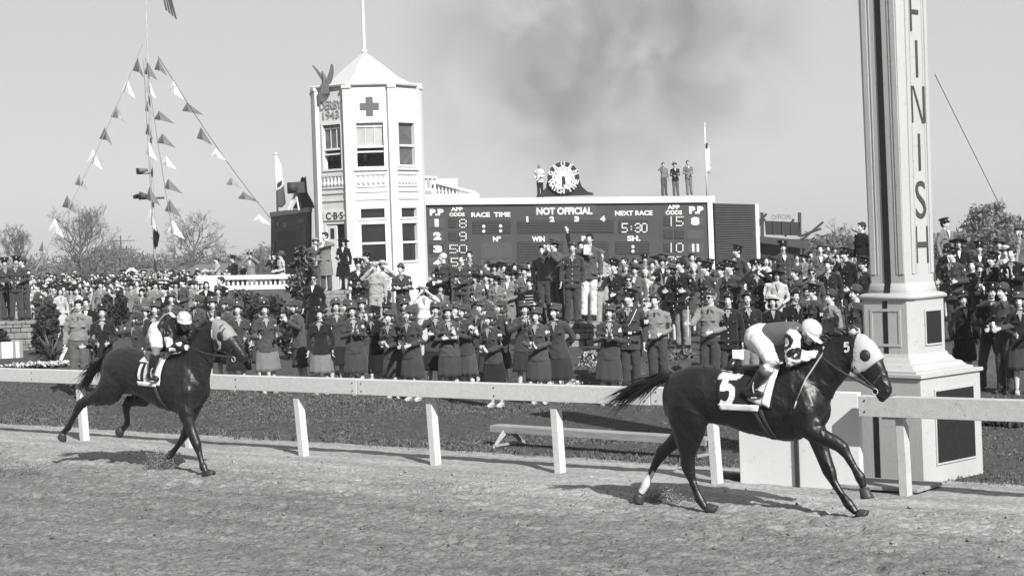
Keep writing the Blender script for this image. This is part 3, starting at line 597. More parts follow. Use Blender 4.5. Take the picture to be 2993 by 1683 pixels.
# eagle on the tower
t=empty('eagle_statue',P(950,252,SV+.4),0,'dark carved eagle with raised wings perched on the left corner of the tower','statue'); ei=-t.location
def ze(x,y,d=0): return P(706+x/2.07,150-14+y/2.07,SV+.4+d)+ei
M_eag=mat('eagle_bronze',.11,.6,.3,10); g=MB()
g.tube([ze(505,245),ze(500,225),ze(500,195),ze(492,170),ze(488,155),ze(478,160)],[(.14,.14),(.2,.13),(.16,.12),(.09,.08),(.08,.07),(.02,.02)],10)
obj('body',remesh(g,.04,2,'body',[M_eag]),None,t)
for poly in ([(492,228),(484,205),(468,182),(450,152),(436,130),(424,114),(432,116),(446,130),(462,148),(480,172),(496,196),(504,214)],[(510,232),(512,205),(520,180),(530,150),(536,122),(541,106),(547,108),(551,122),(553,150),(550,175),(546,198),(540,214),(530,228),(520,236)]):
    g=MB(); f=[ze(x,y,.0) for x,y in poly]; b=[p+Vector((.03,.12,0)) for p in f]; g.ring([f,b]); obj('wing',g,M_eag,t)
g=MB(); g.box(ze(508,258),(.4,.4,.5)); obj('perch',g,M_eag,t)
# flags on the boards
def flagpole(name,label,u,vt,vb,Y,r=.06,flag=None,lean=0,fm=None,fl=None):
    b=P(u+lean,vb,Y); b_=P(u,vt,Y); t=empty(name,b,0,label,'flagpole'); g=MB(); g.tube([(0,0,-.3),(0,0,b_.z-b.z)],(r,r*.6) if False else [r,r*.6],8); g.ell((0,0,b_.z-b.z+.04),(r*1.3,)*3,8,6); obj('pole',g,M_trim,t,True)
    if flag:
        g=MB(); rows=[]
        for i,(w0,z) in enumerate(flag):
            rows.append([Vector((x*w0*(1),.10*math.sin(x*9+i)*x,z)) for x in (.03,.25,.5,.75,1.)])
        fs=[]; vs=[p for r_ in rows for p in r_]
        g.add(vs,[(i*5+j,i*5+j+1,i*5+j+6,i*5+j+5) for i in range(len(rows)-1) for j in range(4)],0)
        o=obj('flag',g,fm or M_trim,t,True); s=o.modifiers.new('s','SOLIDIFY'); s.thickness=.02
        if fl:
            g=MB(); g.prism(fl,plane_M((0,-.09,0),(1,0,0),(0,0,1)),.02); obj('flag_mark',g,M_dark,o)
    return t
flagpole('flagpole','white pole with a white flag hanging limp at the left end of the slanted scoreboard',811,452,612,95,.06,[(.05,2.9),(.28,2.4),(.35,1.7),(.42,1.0),(.45,.3),(.2,.1)],fl=[(.06,1.15),(.3,1.35),(.32,1.55),(.05,1.4)])
flagpole('flagpole','thin white pole with a drooping pale flag on the right end of the scoreboard roof',2061,365,578,95,.05,[(.05,3.0),(.22,2.6),(.2,2.0),(.28,1.6),(.18,1.3)],lean=6,fl=[(.02,2.7),(.12,2.65),(.12,2.9),(.03,2.95)])
# ------------------------------------------------------------ main flagpole with pennant strings
M_pd=mat('pennant_dark',.17,.8,.15,6); M_pw=mat('pennant_white',.80,.8,.04,6); M_pm=mat('pennant_mid',.30,.8,.3,5)
FY=70.; fb=G(455,830); fb=P(455,815,FY); 
t=empty('flagpole',(fb.x,FY,0),0,'tall mast carrying strings of pennants with a loudspeaker, rising over the left crowd','flagpole'); fi=-t.location
g=MB(); top=P(417,-60,FY); g.tube([(0,0,-.2),(0,0,4.),(0,0,9.),(0,0,top.z)],[.065,.05,.036,.018],10); obj('pole',g,mat('mast_paint',.42,.6,.2,3),t,True)
zz=lambda v:P(430,v,FY).z
g=MB(); g.box((0,0,zz(580)),(.9,.12,.08)); g.tube([(-.1,0,zz(575)),(-.5,-.15,zz(572))],[.05,.17],12); g.tube([(-.48,-.1,zz(572)),(-.75,-.1,zz(575))],[.11,.07],10); obj('loudspeaker',g,mat('speaker_grey',.06,.6),t,True)
g=MB(); g.tube([(.08,-.1,zz(668)),(.12,-.15,zz(690)),(.08,-.1,zz(722))],[.05,.13,.06],10); obj('furled_flag',g,M_dark,t,True)
g=MB(); g.box((-.3,0,zz(507)),(.5,.05,.06)); g.tube([(-.15,0,zz(497)),(-.6,-.1,zz(500))],[.05,.13],8); obj('signal_lamp',g,M_grey,t,True)
g=MB()
x0,z0,dx,dz=.55,zz(40),1.0,.75
for k in range(4): g.add([(x0+.12*k*1.0,-.02*k,z0+1.25-.12*k*k*.2-.15*k),(x0+.06+.12*k,-.02*k,z0+1.22-.15*k),(x0+.3+.13*k,-.05-.05*k,z0+.05-.12*k),(x0+.22+.13*k,-.05-.05*k,z0+.1-.12*k)],[(0,1,2,3)])
o=obj('striped_flag',g,mat('stripe_dark',.06,.8),t); s=o.modifiers.new('s','SOLIDIFY'); s.thickness=.02
def pennant(par,inv,u,v,Y,wx,h,m,skew=.6,tw=0.):
    c=P(u,v,Y)+inv; s=Y/F; g=MB(); W=wx*s*1.05; Hh=h*s*1.1
    pts=[Vector((0,0,0)),Vector((-W*.42,.02,-Hh*.62)),Vector((W*.12,-.1-tw,-Hh*.72)),Vector((W*skew,-.05,-Hh))]
    g.add([c+p for p in pts]+[c+p*.5+Vector((W*.06,-.12,0)) for p in (pts[2],)],[(0,1,4),(1,2,4),(0,4,2),(0,2,3)]) 
    o=obj('pennant',g,m,par); s_=o.modifiers.new('s','SOLIDIFY'); s_.thickness=.015
def string(label,ends,pens):
    A=P(ends[0],ends[1],ends[2]); B=P(ends[3],ends[4],ends[5]); t=empty('pennant_string',A,0,label,'bunting','strings of pennants hung from the mast'); inv=-A
    g=MB(); N=12; g.tube([inv+A.lerp(B,i/N)-Vector((0,0,.5*math.sin(math.pi*i/N)*.6)) for i in range(N+1)],.016,4); obj('cord',g,mat('cord',.25,.8),t)
    for u,v,wx,h,m,sk in pens:
        f=max(0,min(1,(v-ends[1])/(ends[4]-ends[1]))); pennant(t,inv,u,v,ends[2]+(ends[5]-ends[2])*f,wx,h,m,sk)
k=850/1449
def pn(x,y,w_,h_,m,sk=.6): return (x*k,y*k,w_*k,h_*k,m,sk)
string('pennant string slanting down to the left of the mast',(418,130,70,105,790,60),[pn(686,290,62,92,M_pd,.45),pn(634,395,75,92,M_pw,.5),pn(580,525,75,85,M_pm,.6),pn(522,635,70,82,M_pd,.5),pn(462,742,75,98,M_pw,.6),pn(395,870,60,72,M_pm,.7),pn(335,972,66,85,M_pd,.6),pn(272,1085,80,95,M_pw,.55),pn(212,1200,50,70,M_pm,.6)])
string('pennant string slanting far down to the right towards the roof left of the tower',(462,165,70,800,650,86),[pn(790,292,50,80,M_pd,.8),pn(862,395,55,95,M_pw,.9),pn(932,512,60,60,M_pd,1.3),pn(1002,632,55,85,M_pd,.9),pn(1075,740,60,58,M_pw,.9),pn(1150,885,60,50,M_pm,.8),pn(1212,955,62,50,M_pd,1.2),pn(1290,1068,70,50,M_pw,.8)])
string('short pennant string hanging close on the right side of the mast',(425,170,70,515,740,66),[pn(736,310,50,85,M_pd,.9),pn(738,395,40,90,M_pw,.9),pn(792,552,62,62,M_pd,1.2),pn(808,665,70,68,M_pd,.9),pn(826,778,55,62,M_pw,.9),pn(838,890,55,70,M_pd,1.2),pn(845,992,62,85,M_pd,.9),pn(860,1095,70,90,M_pw,.8),pn(862,1205,70,70,M_pm,.8)])
string('innermost pennant string hanging straight down along the mast',(420,180,69,446,660,66),[pn(735,500,35,75,M_pm,.8),pn(738,612,38,80,M_pd,.6),pn(740,705,40,90,M_pw,1.),pn(744,930,45,90,M_pd,1.2),pn(748,1035,60,110,M_pw,.5)])
# ------------------------------------------------------------ plants
M_fb=mat('far_bark',.11,.9,.2,3); M_ever=mat('evergreen_leaf',.045,.7,.5,3,spec=.2); M_leaf=mat('mid_leaf',.10,.7,.45,4,spec=.2); M_leafl=mat('pale_leaf',.22,.7,.4,5,spec=.2); M_flow=mat('pale_petal',.62,.7,.2,9); M_bark=mat('bark',.10,.9,.3,8)
def leaves(mb_n,blobs,size,droop=0.,flat=.5,seed=0):
    """leaf clumps spread through the volume of several ellipsoids"""
    q=np.random.default_rng(seed); out=[]; n=mb_n; vol=np.array([b[3]*b[4]*b[5] for b in blobs]); pick=q.choice(len(blobs),n,p=vol/vol.sum())
    b=np.array([x[:6] for x in blobs])[pick]; d=q.normal(size=(n,3)); d/=np.linalg.norm(d,axis=1)[:,None]; r=q.random(n)**(1/2.2)
    lump=.75+.5*np.sin(d[:,0]*7+pick)*np.sin(d[:,2]*6+pick*2)*.5+.0
    c=b[:,:3]+d*b[:,3:]*(r*lump)[:,None]
    s=size*(.5+q.random(n)); u=q.normal(size=(n,3)); u[:,2]-=droop; u/=np.linalg.norm(u,axis=1)[:,None]; v=np.cross(u,q.normal(size=(n,3))); v/=np.linalg.norm(v,axis=1)[:,None]
    V=np.stack([c-u*s[:,None],c+v*s[:,None]*flat,c+u*s[:,None],c-v*s[:,None]*flat],1).reshape(-1,3)
    return V,np.arange(4*n).reshape(-1,4)
def shrub(name,label,cat,c,blobs,n,size,m,seed,group=None,droop=0.,flat=.5,flowers=0,stem=True,fm=None):
    t=empty(name,c,0,label,cat,group); V,T=leaves(n,blobs,size,droop,flat,seed); obj('foliage',np_mesh('foliage',V,T,[m]),None,t)
    if stem:
        g=MB(); 
        for b in blobs[:4]: g.tube([(0,0,-.1),(b[0]*.5,b[1]*.5,b[2]*.5),(b[0],b[1],b[2])],[.04,.03,.01],5)
        obj('stem',g,M_bark,t)
    if flowers:
        V,T=leaves(flowers,[(b[0],b[1]-b[4]*.25,b[2]+b[5]*.2,b[3],b[4],b[5]) for b in blobs],size*.9,0,.9,seed+50); obj('blossom',np_mesh('blossom',V,T,[fm or M_flow]),None,t)
    return t
def at(u,v,Y): return P(u,v,Y)
def SH(name,label,cat,u0,u1,v0,v1,Y,n,size,m,seed,**k):
    a=P(u0,v1,Y); b=P(u1,v0,Y); w=b.x-a.x; h=b.z-a.z; cx=(a.x+b.x)/2; zb=max(a.z,0.) ; h=b.z-zb; q=np.random.default_rng(seed); nb=6
    bl=[(q.uniform(-.28,.28)*w,q.uniform(-.2,.2)*w,h*(.25+.5*i/nb),w*.27,w*.25,h*.27) for i in range(nb)]
    return shrub(name,label,cat,(cx,Y,zb),bl,n,size,m,seed,**k)
SH('evergreen_shrub','big dark evergreen shrub right beside the soldiers standing on the left stone pillar','shrub',84,182,862,1060,46.5,5200,.075,M_ever,1)
SH('evergreen_shrub','dark evergreen shrub cut by the left edge, under the soldiers on the stone pillar','shrub',-40,40,950,1030,46,2600,.07,M_ever,2)
SH('evergreen_shrub','narrow upright dark conifer in the crowd above the pointing uniformed woman','shrub',330,378,835,960,43,2600,.07,M_ever,3)
SH('evergreen_shrub','small dark bush in the crowd behind the two bareheaded men at left','shrub',276,330,852,930,44,1600,.07,M_ever,4)
SH('evergreen_shrub','wide dark spreading juniper below the left white balustrade','shrub',700,862,850,965,46,6500,.08,M_ever,5,droop=.3)
SH('leafy_shrub','paler loose shrub at the foot of the left white balustrade','shrub',676,770,838,900,52,1700,.09,M_leaf,6)
SH('evergreen_shrub','dark bush around the priest in black','shrub',848,968,862,960,46.5,3600,.075,M_ever,7)
SH('flowering_shrub','pale flowering bush behind the uniformed woman in the light skirt at left','shrub',716,764,940,1060,40.5,900,.06,M_leaf,8,flowers=260)
SH('leafy_shrub','dark leafy plant behind the clapping woman seen in profile at left','shrub',806,868,925,1060,40,1700,.07,M_ever,9,flowers=60)
SH('flowering_shrub','pale broad leaved bush in front of the middle stone pillar','shrub',1684,1746,1015,1102,34,900,.075,M_leafl,10,flowers=160)
SH('spiky_plant','spiky pale leaved plants between the two men in light jackets','plant',1962,2026,1012,1090,34,900,.13,M_leafl,11,flat=.15)
SH('leafy_shrub','low dark leafy plant behind the military policeman','shrub',1880,1925,1050,1110,34,500,.07,M_leaf,12,flowers=60)
SH('low_hedge','low dark trimmed hedge on the lawn at the right edge, behind the finish post','hedge',2876,3020,1222,1290,24.5,4200,.045,M_ever,13)
# spiky yucca, flower edging
t=empty('yucca',P(150,1062,43.5)+Vector((0,0,0)),0,'spiky yucca plant in front of the left stone pillar','plant'); t.location.z=.22; g=MB()
for i in range(46):
    a=random.uniform(0,6.28); e=random.uniform(.15,1.3); L=random.uniform(.5,.85); d=Vector((math.cos(a)*math.cos(e),math.sin(a)*math.cos(e),math.sin(e))); g.tube([Vector((0,0,.05)),d*L*.5+Vector((0,0,.1)),d*L+Vector((0,0,-.02))],[(.012,.03),(.01,.028),(.002,.003)],4)
obj('leaf_rosette',g,M_leaf,t)
def flowers(name,label,pts,n,seed):
    q=np.random.default_rng(seed); b=[(p.x,p.y,.09+p.z,L,.35,.09) for p,L in pts]; V,T=leaves(n,b,.05,0,.6,seed); o=obj(name,np_mesh(name,V,T,[M_leaf]),None); setp(o,label,'flower bed',kind='stuff')
    V,T=leaves(n//2,[(x,y-.1,z+.06,a,c,.07) for x,y,z,a,c,d in b],.035,0,.9,seed+1); f=obj('blossom',np_mesh('blossom',V,T,[M_flow]),None,o)
flowers('flower_bed','low edging of small pale flowers at the left behind the rail',[(Vector((P(150,1060,41).x,40.6,.22)),1.3)],900,1)
flowers('flower_bed','low bed of pale flowers at the feet of the crowd near the middle stone pillar',[(Vector((P(1700,1090,33).x,32.6,0)),1.2),(Vector((P(1880,1090,33).x,32.9,0)),1.3)],1500,2)
flowers('flower_bed','few pale flowers behind the women left of centre',[(Vector((P(800,1050,39.5).x,39.8,0)),1.2)],500,3)
# cedar beside the couple on the rock
c=P(885,860,56.5); c.z=0; t=empty('cedar_tree',c,0,'small cedar with mottled light and dark sprays between the balustrade and the overcoated man','tree'); h=P(885,722,56.5).z
bl=[(random.uniform(-.15,.15),random.uniform(-.2,.2),h*(.25+.7*i/9),.62*(1-.55*i/9),.6*(1-.55*i/9),h*.1) for i in range(10)]
V,T=leaves(2300,bl,.12,.4,.3,20); obj('foliage',np_mesh('foliage',V,T,[M_ever]),None,t); V,T=leaves(1100,bl,.11,.4,.35,21); obj('pale_sprays',np_mesh('pale_sprays',V,T,[M_leafl]),None,t)
g=MB(); g.tube([(0,0,-.2),(0,0,h*.9)],[.07,.02],7); obj('trunk',g,M_bark,t)
def bare_tree(u,vt,Y,wpx,label,seed,levels=6,dense=1.,lean=0,leaf=None,m=None,up=.35):
    q=random.Random(seed); base=P(u,760,Y); base.z=0; top=P(u,vt,Y).z; wid=wpx/F*Y; wid*=1.0; t=empty('bare_tree' if not leaf else 'leafing_tree',base,0,label,'tree'); tr=MB(); br=MB()
    H=top
    tr.tube([(0,0,-.3),(lean*.3,0,H*.25),(lean,0,H*.62)],[H*.026,H*.021,H*.013],7)
    def grow(p,d,L,r,lv):
        pts=[p]; n=3
        for i in range(n):
            d=(d+Vector((q.gauss(0,.16),q.gauss(0,.16),q.gauss(.03,.10)))).normalized(); pts.append(pts[-1]+d*L/n)
        br.tube(pts,[r*(1-.45*i/n) for i in range(n+1)],4 if lv<3 else 3)
        if lv>=levels: return
        for i in range(q.choice((2,3,3)) if lv<levels-1 else 5):
            f=q.uniform(.35,1.); k=min(n-1,int(f*n)); b=pts[k].lerp(pts[k+1],f*n-k) if k<n else pts[-1]
            nd=(d*.7+Vector((q.gauss(0,.6),q.gauss(0,.6),q.gauss(up*.5,.35)))).normalized(); grow(b,nd,L*q.uniform(.55,.78),max(r*.58,.008),lv+1)
    nl=int(9*dense)
    for i in range(nl):
        f=.22+.75*i/nl; a=i*2.4+q.uniform(-.4,.4); z=H*.62*f; el=.15+.9*f; L=wid*.5*(1.05-.45*abs(f-.45))*.62
        grow(Vector((lean*f,0,z)),Vector((math.cos(a)*math.cos(el),math.sin(a)*math.cos(el),math.sin(el))),L,H*.0125,1)
    grow(Vector((lean,0,H*.62)),Vector((.05,0,1)),H*.2,H*.009,1)
    obj('trunk',tr,m or M_bark,t,True); obj('crown',br,m or M_bark,t)
    if leaf:
        vs=np.array(br.v); pk=vs[rng.integers(0,len(vs),leaf)]+rng.normal(0,.12,(leaf,3)); s=.07; u1=rng.normal(size=(leaf,3))*s; v1=rng.normal(size=(leaf,3))*s
        V=np.stack([pk-u1,pk+v1,pk+u1,pk-v1],1).reshape(-1,3); obj('leaf_buds',np_mesh('leaf_buds',V,np.arange(4*leaf).reshape(-1,4),[M_leafl]),None,t)

bare_tree(48,655,200,150,'rounded twiggy bare tree behind the soldiers at the far left',5,6,1.8,up=1.0,m=M_fb)
bare_tree(236,632,190,270,'large spreading bare tree left of the flagpole mast',8,6,1.7,m=M_fb)
bare_tree(568,655,190,220,'bare tree just right of the flagpole mast',12,6,1.6,m=M_fb)
bare_tree(755,715,170,70,'small bare tree behind the left balustrade',15,4,1.5,m=M_fb)
bare_tree(2896,596,120,190,'tree coming into leaf behind the crowd right of the finish post',21,5,1.7,leaf=3200,m=M_fb)
bare_tree(2990,640,130,90,'partly cut off tree at the right edge of the picture',24,4,1.5,leaf=900,m=M_fb)
bare_tree(2455,650,150,130,'thin pale twigged tree between the grey canopy and the finish post',27,4,1.2,m=M_fb)
# far brush line
V,T=leaves(20000,[(x,230+12*math.sin(x*.3),1.5+.7*math.sin(x*.21)+.5*math.sin(x*.57),5,5,2.3) for x in np.arange(-75,-18,3.)],.28,-.8,.25,40)
o=obj('far_wood',np_mesh('far_wood',V,T,[mat('far_brush',.15,.9,.3,.6)]),None); setp(o,'far off line of grey leafless brush behind the left crowd','woods',kind='stuff')
V,T=leaves(7000,[(x,150,1.2+.4*math.sin(x*.5),4,3,1.5) for x in np.arange(18,50,3.)],.25,-.8,.3,41)
o=obj('far_wood',np_mesh('far_wood',V,T,[mat('far_brush',.15,.9,.3,.6)]),None); setp(o,'far off low brush behind the crowd on the right','woods',kind='stuff')
# utility pole, far houses
b=P(356,800,160); b.z=0; t=empty('utility_pole',b,0,'far utility pole with two crossarms between the bare tree and the mast','utility pole'); z=P(352,688,160).z; g=MB(); g.tube([(0,0,0),(0,0,z)],[.10,.07],6); obj('pole',g,M_fb,t)
for zz_ in (.5,1.25):
    g=MB(); g.box((0,0,z-zz_),(2.6 if zz_<1 else 1.7,.09,.07)); obj('crossarm',g,M_bark,t)
def house(label,u0,u1,ve,vr,Y,ridge,depth,gable=False):
    a=P(u0,ve,Y); b=P(u1,ve,Y); w=b.x-a.x; t=empty('house',((a.x+b.x)/2,Y,0),0,label,'house'); ze=a.z; zr=P(u0,vr,Y).z; g=MB(); g.box((0,depth/2,ze/2),(w*.96,depth,ze)); obj('wall',g,mat('far_wall',.3,.8,.1,2),t)
    g=MB()
    if gable:
        g.prism([(-w/2,0),(w/2,0),(0,zr-ze)],plane_M((0,-.1,ze),(1,0,0),(0,0,1)),-depth); obj('roof',g,mat('far_roof',.17,.9,.2,2),t)
        g=MB(); 
        for s in (-1,1): g.tube([(s*w/2,-.3,ze-.05),(0,-.3,zr+.05)],.14,4)
        obj('bargeboard',g,M_trim,t)
    else:
        g.ring([[Vector((x,0-.4,ze)),Vector((x*ridge,depth/2,zr)),Vector((x,depth+.4,ze))] for x in (-w/2,w/2)]); obj('roof',g,mat('far_roof',.17,.9,.2,2),t)
house('small far house with a white edged gable left of the mast',360,416,812,789,110,1,6,True)
house('long low far roof behind the crowd between the mast and the left balustrade',520,690,806,776,118,.75,9)
# left balustrade terrace
bt=empty('balustrade',P(740,850,66),0,'low white balustrade in front of the onlookers left of the tower','balustrade'); bi=-bt.location
bal_run(bt,bi,594,880,806,801,849,843,66,21,rail=.16,solid=.0)
g=MB(); A=P(590,846,66)+bi; B=P(884,846,66)+bi; g.box(((A.x+B.x)/2,.05,-bt.location.z/2+A.z/2-.1),(B.x-A.x,.3,bt.location.z+A.z)); obj('plinth_wall',g,mat('dark_wall',.10,.9,.3,4),bt)  # plain dark grey, so the wall below the balusters recedes behind the bushes
g=MB(); A=P(598,806,66)+bi; g.box((A.x+.1,0,A.z-.45),(.75,.35,.9)); obj('end_pier',g,M_twr,bt)
g=MB(); A=P(590,840,66); B=P(884,840,66); g.box(((A.x+B.x)/2,69.2,.42),(B.x-A.x,6.,.84)); o=obj('terrace',g,M_far,None); setp(o,kind='structure')
# stone pillars
M_stone=mat('field_stone',.26,.9,.35,3.5,.5,18,det=8)
def stones(name,label,u0,u1,vt,Y,flare=0.,seed=1,z0=0.):
    q=random.Random(seed); a=P(u0,vt,Y); b=P(u1,vt,Y); w=b.x-a.x; H=a.z; t=empty(name,((a.x+b.x)/2,Y+.0,0),0,label,'stone pillar'); g=MB(); z=-.1; k=0
    while z<H-.001:
        h=min(q.uniform(.09,.19),H-z); top=H-z-h<.02
        if H-z-h<.06: h=H-z; top=True
        sc_=1.12 if top else .9+flare*q.random(); x=-w*sc_/2
        while x<w*sc_/2-.02:
            L=min(q.uniform(.22,.5),w*sc_/2-x); 
            for yy in (-.25,.22): g.box((x+L/2,yy+q.uniform(-.03,.03),z+h/2),(L*.96,.5,h*.93),q.uniform(-.04,.04))
            x+=L
        z+=h
    me=mesh_of('stones',g,[M_stone]); o=obj('stonework',me,None,t,bevel=.025)
    return t,(a.x+b.x)/2,H
stones('stone_pillar','rough stone pillar with three soldiers standing on it at the left edge',2,108,938,49.6,.15,1)
stones('stone_pillar','rough stone pillar in the middle under the soldier and the man in white trousers',1612,1745,944,39.3,.1,2)
stones('stone_rock','low rough stone block on which the couple by the cedar stand',905,1022,851,55,.1,3)
g=MB(); t=empty('striped_screen',P(32,1070,45.5),0,'low white and grey striped screen at the left edge behind the rail','screen'); t.location.z=.2; hh=.46
for i,(x0,x1,m_) in enumerate(((-1,5,0),(6,39,1),(40,46,0),(47,58,1),(59,68,0))):
    g=MB(); a=P(x0,1040,45.5).x-t.location.x; b=P(x1,1040,45.5).x-t.location.x; g.box(((a+b)/2,0,hh/2),(b-a,.05,hh)); obj('slat',g,M_trim if m_ else mat('screen_grey',.3,.8,.1,6),t)
# distant canopy with a sign frame
OY=105.; t=empty('sign_canopy',P(2290,800,OY),0,'far dark canopy shed carrying a sign frame reading OFFICIAL, right of the scoreboard','canopy'); oi=-t.location; t_=t
M_can=mat('canopy_grey',.055,.8,.2,3)
def OP(u,v,d=0): return P(u,v,OY+d)+oi
def quad(name,pts,th,m): g=MB(); g.ring([pts,[p+Vector((0,th,0)) for p in pts]]); return obj(name,g,m,t_)
quad('canopy_fascia',[OP(2214,690),OP(2366,703),OP(2362,728),OP(2214,708)],6,M_can)
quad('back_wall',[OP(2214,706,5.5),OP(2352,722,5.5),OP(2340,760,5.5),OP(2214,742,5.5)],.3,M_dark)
for u in (2228,2338): quad('frame_post',[OP(u-4,621),OP(u+4,621),OP(u+5,692),OP(u-3,692)],.3,M_can)
f=quad('sign_panel',[OP(2236,645),OP(2338,650),OP(2336,689),OP(2240,686)],.2,M_dark)
for u in (2262,2288,2314): quad('panel_rib',[OP(u-1.5,646,-.1),OP(u+1.5,646,-.1),OP(u+1.5,688,-.1),OP(u-1.5,688,-.1)],.1,M_can)
g=MB(); text_on(g,'OFFICIAL',plane_M(OP(2285,634),(1,0,0),(0,0,1)),1.22,.3,.02,.04); obj('lettering',g,mat('sign_letter_grey',.24,.8),t)
for a,b in (((2406,649),(2345,700)),((2340,690),(2400,668)),((2241,625),(2215,650)),((2236,640),(2214,662)),((2320,640),(2295,692))): g=MB(); g.tube([OP(*a),OP(*b)],.07,4); obj('brace',g,M_can,t)
for u in (2355,2300): quad('post',[OP(u-7,715,1),OP(u+7,715,1),OP(u+7,830,1),OP(u-7,830,1)],.4,M_can)
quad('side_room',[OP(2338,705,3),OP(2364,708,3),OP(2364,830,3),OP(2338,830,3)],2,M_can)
# ------------------------------------------------------------ people
SK=[mat('skin_light',.60,.6,.06,20),mat('skin_tan',.48,.6,.06,20),mat('skin_brown',.24,.6,.08,20)]
M_eye=mat('eye_dark',.03,.4,.1); M_lip=mat('lip',.10,.5,.1); M_tooth=mat('teeth',.7,.4,.02)
M_hairD=mat('dark_hair',.018,.55,.4,30); M_hairM=mat('brown_hair',.05,.6,.4,30); M_hairG=mat('grey_hair',.3,.7,.3,30)
def cl(n,b,**k): return mat(n,b,.9,.14,7,.35,30,spec=.1,sheen=.15,**k)
HS=.95
K={'olive':cl('olive_wool',.056),'olive2':cl('olive_wool_worn',.074),'olive3':cl('olive_wool_dark',.036),'dark':cl('dark_wool',.020),'black':cl('black_wool',.010),'skirtL':cl('pale_skirt_wool',.20),'skirtM':cl('skirt_wool',.066),'khaki':cl('khaki_cotton',.36),'tan':cl('field_jacket_cotton',.24),'pink':cl('pale_trouser_wool',.23),'white':cl('white_cloth',.74),'tweed':cl('grey_tweed',.20),'tweedD':cl('dark_tweed',.09),'cream':cl('cream_cloth',.52),'gray':cl('mid_grey_wool',.12)}
M_shirt=mat('shirt_khaki',.30,.8,.05,9); M_shirtW=mat('shirt_white',.72,.8,.03,9); M_shoe=mat('shoe_leather',.02,.35,.2,9); M_shoeW=mat('shoe_pale',.5,.5,.1,9); M_brass=mat('badge_pale',.70,.35,.1); M_leather=mat('visor_black',.012,.25,.1); M_fur=mat('fur_brown',.035,.95,.5,14); M_paper=mat('paper',.78,.7,.04)
ARM={ # elbow, wrist for the side x=+1; mirrored for the other
 'down':((.238,.03,1.13),(.243,-.06,.88)),'clap':((.235,-.06,1.14),(.045,-.29,1.22)),'clapL':((.24,-.05,1.13),(.04,-.27,1.06)),'clapH':((.27,-.12,1.22),(.045,-.27,1.38)),
 'mouth':((.25,-.17,1.27),(.055,-.19,1.50)),'eyes':((.33,-.12,1.36),(.075,-.16,1.60)),'waist':((.245,.02,1.12),(.10,-.24,1.06)),'cross':((.25,-.05,1.13),(-.06,-.24,1.17)),
 'up':((.27,-.05,1.72),(.31,-.10,1.97)),'back':((.27,.10,1.14),(.07,.19,.98)),'fwd':((.24,-.18,1.18),(.20,-.44,1.20)),'point':((.44,-.12,1.36),(.66,-.20,1.33)),'hold':((.26,.0,1.12),(.17,-.25,1.13)),'hip':((.33,.08,1.16),(.20,-.02,1.02)),'over':((.30,-.1,1.38),(.02,-.22,1.33))}
def hand(mb,w,d,s,curl=.35,sc_=1.,mi=0,palm=None,thumb=None):
    """palm and five separate bent fingers, at wrist w, pointing along d"""
    w=Vector(w); d=Vector(d).normalized(); a=Vector(palm) if palm else Vector((0,0,1)); a=a-d*a.dot(d)
    if a.length<.1: a=Vector((1,0,0))-d*d.x
    a.normalize(); n=d.cross(a)*s; q=sc_
    mb.tube([w-d*.02*q,w+d*.02*q,w+d*.055*q,w+d*.085*q],[(.026*q,.018*q),(.034*q,.015*q),(.038*q,.014*q),(.036*q,.012*q)],8,mi,side=a)
    for i,(o,L) in enumerate(((.027,.070),(.009,.078),(-.009,.072),(-.027,.056))):
        b=w+d*.08*q+a*o*q; c=curl*(1+.15*i); d1=(d+n*c*.6).normalized(); d2=(d+n*c*1.8).normalized(); d3=(d*.5+n*c*2.6).normalized()
        p=[b,b+d1*L*.42*q,b+d1*L*.42*q+d2*L*.33*q,b+d1*L*.42*q+d2*L*.33*q+d3*L*.25*q]; mb.tube(p,[.0092*q,.0085*q,.0078*q,.006*q],6,mi)
    b=w+d*.025*q+a*.028*q; t1=(d*.6+a*.75+n*.25).normalized(); t2=(d*.9+a*.25+n*.4).normalized(); mb.tube([b,b+t1*.036*q,b+t1*.036*q+t2*.032*q],[.012*q,.0105*q,.008*q],6,mi)
def rotz(p,a,c=(0,0)): return Vector((c[0]+(p[0]-c[0])*math.cos(a)-(p[1]-c[1])*math.sin(a),c[1]+(p[0]-c[0])*math.sin(a)+(p[1]-c[1])*math.cos(a),p[2]))
def head_pieces(mb,c,Q,sc_=1.,open_=False):
    """skull, jaw, brow, nose, cheeks, ears around head centre c; Q turns local axes (face to -y)"""
    f=lambda x,y,z:c+Q@(Vector((x,y,z))*sc_)
    def e(x,y,z,rx,ry,rz): mb.ell(f(x,y,z),(rx*sc_,ry*sc_,rz*sc_),12,8,Q)
    e(0,.012,.03,.074,.094,.092); e(0,-.022,-.03,.058,.070,.075); e(0,-.045,-.082,.034,.038,.026); e(0,-.072,.028,.052,.020,.016)
    mb.tube([f(0,-.088,.02),f(0,-.104,-.012),f(0,-.116,-.030),f(0,-.090,-.038)],[(.010*sc_,.012*sc_),(.013*sc_,.015*sc_),(.019*sc_,.016*sc_),(.010*sc_,.008*sc_)],8)
    for s in (-1,1): e(s*.034,-.068,-.028,.022,.022,.020); e(s*.077,.012,-.005,.010,.022,.032)
    e(0,-.082,-.055,.024,.014,.008)
    if not open_: e(0,-.081,-.064,.022,.014,.008)
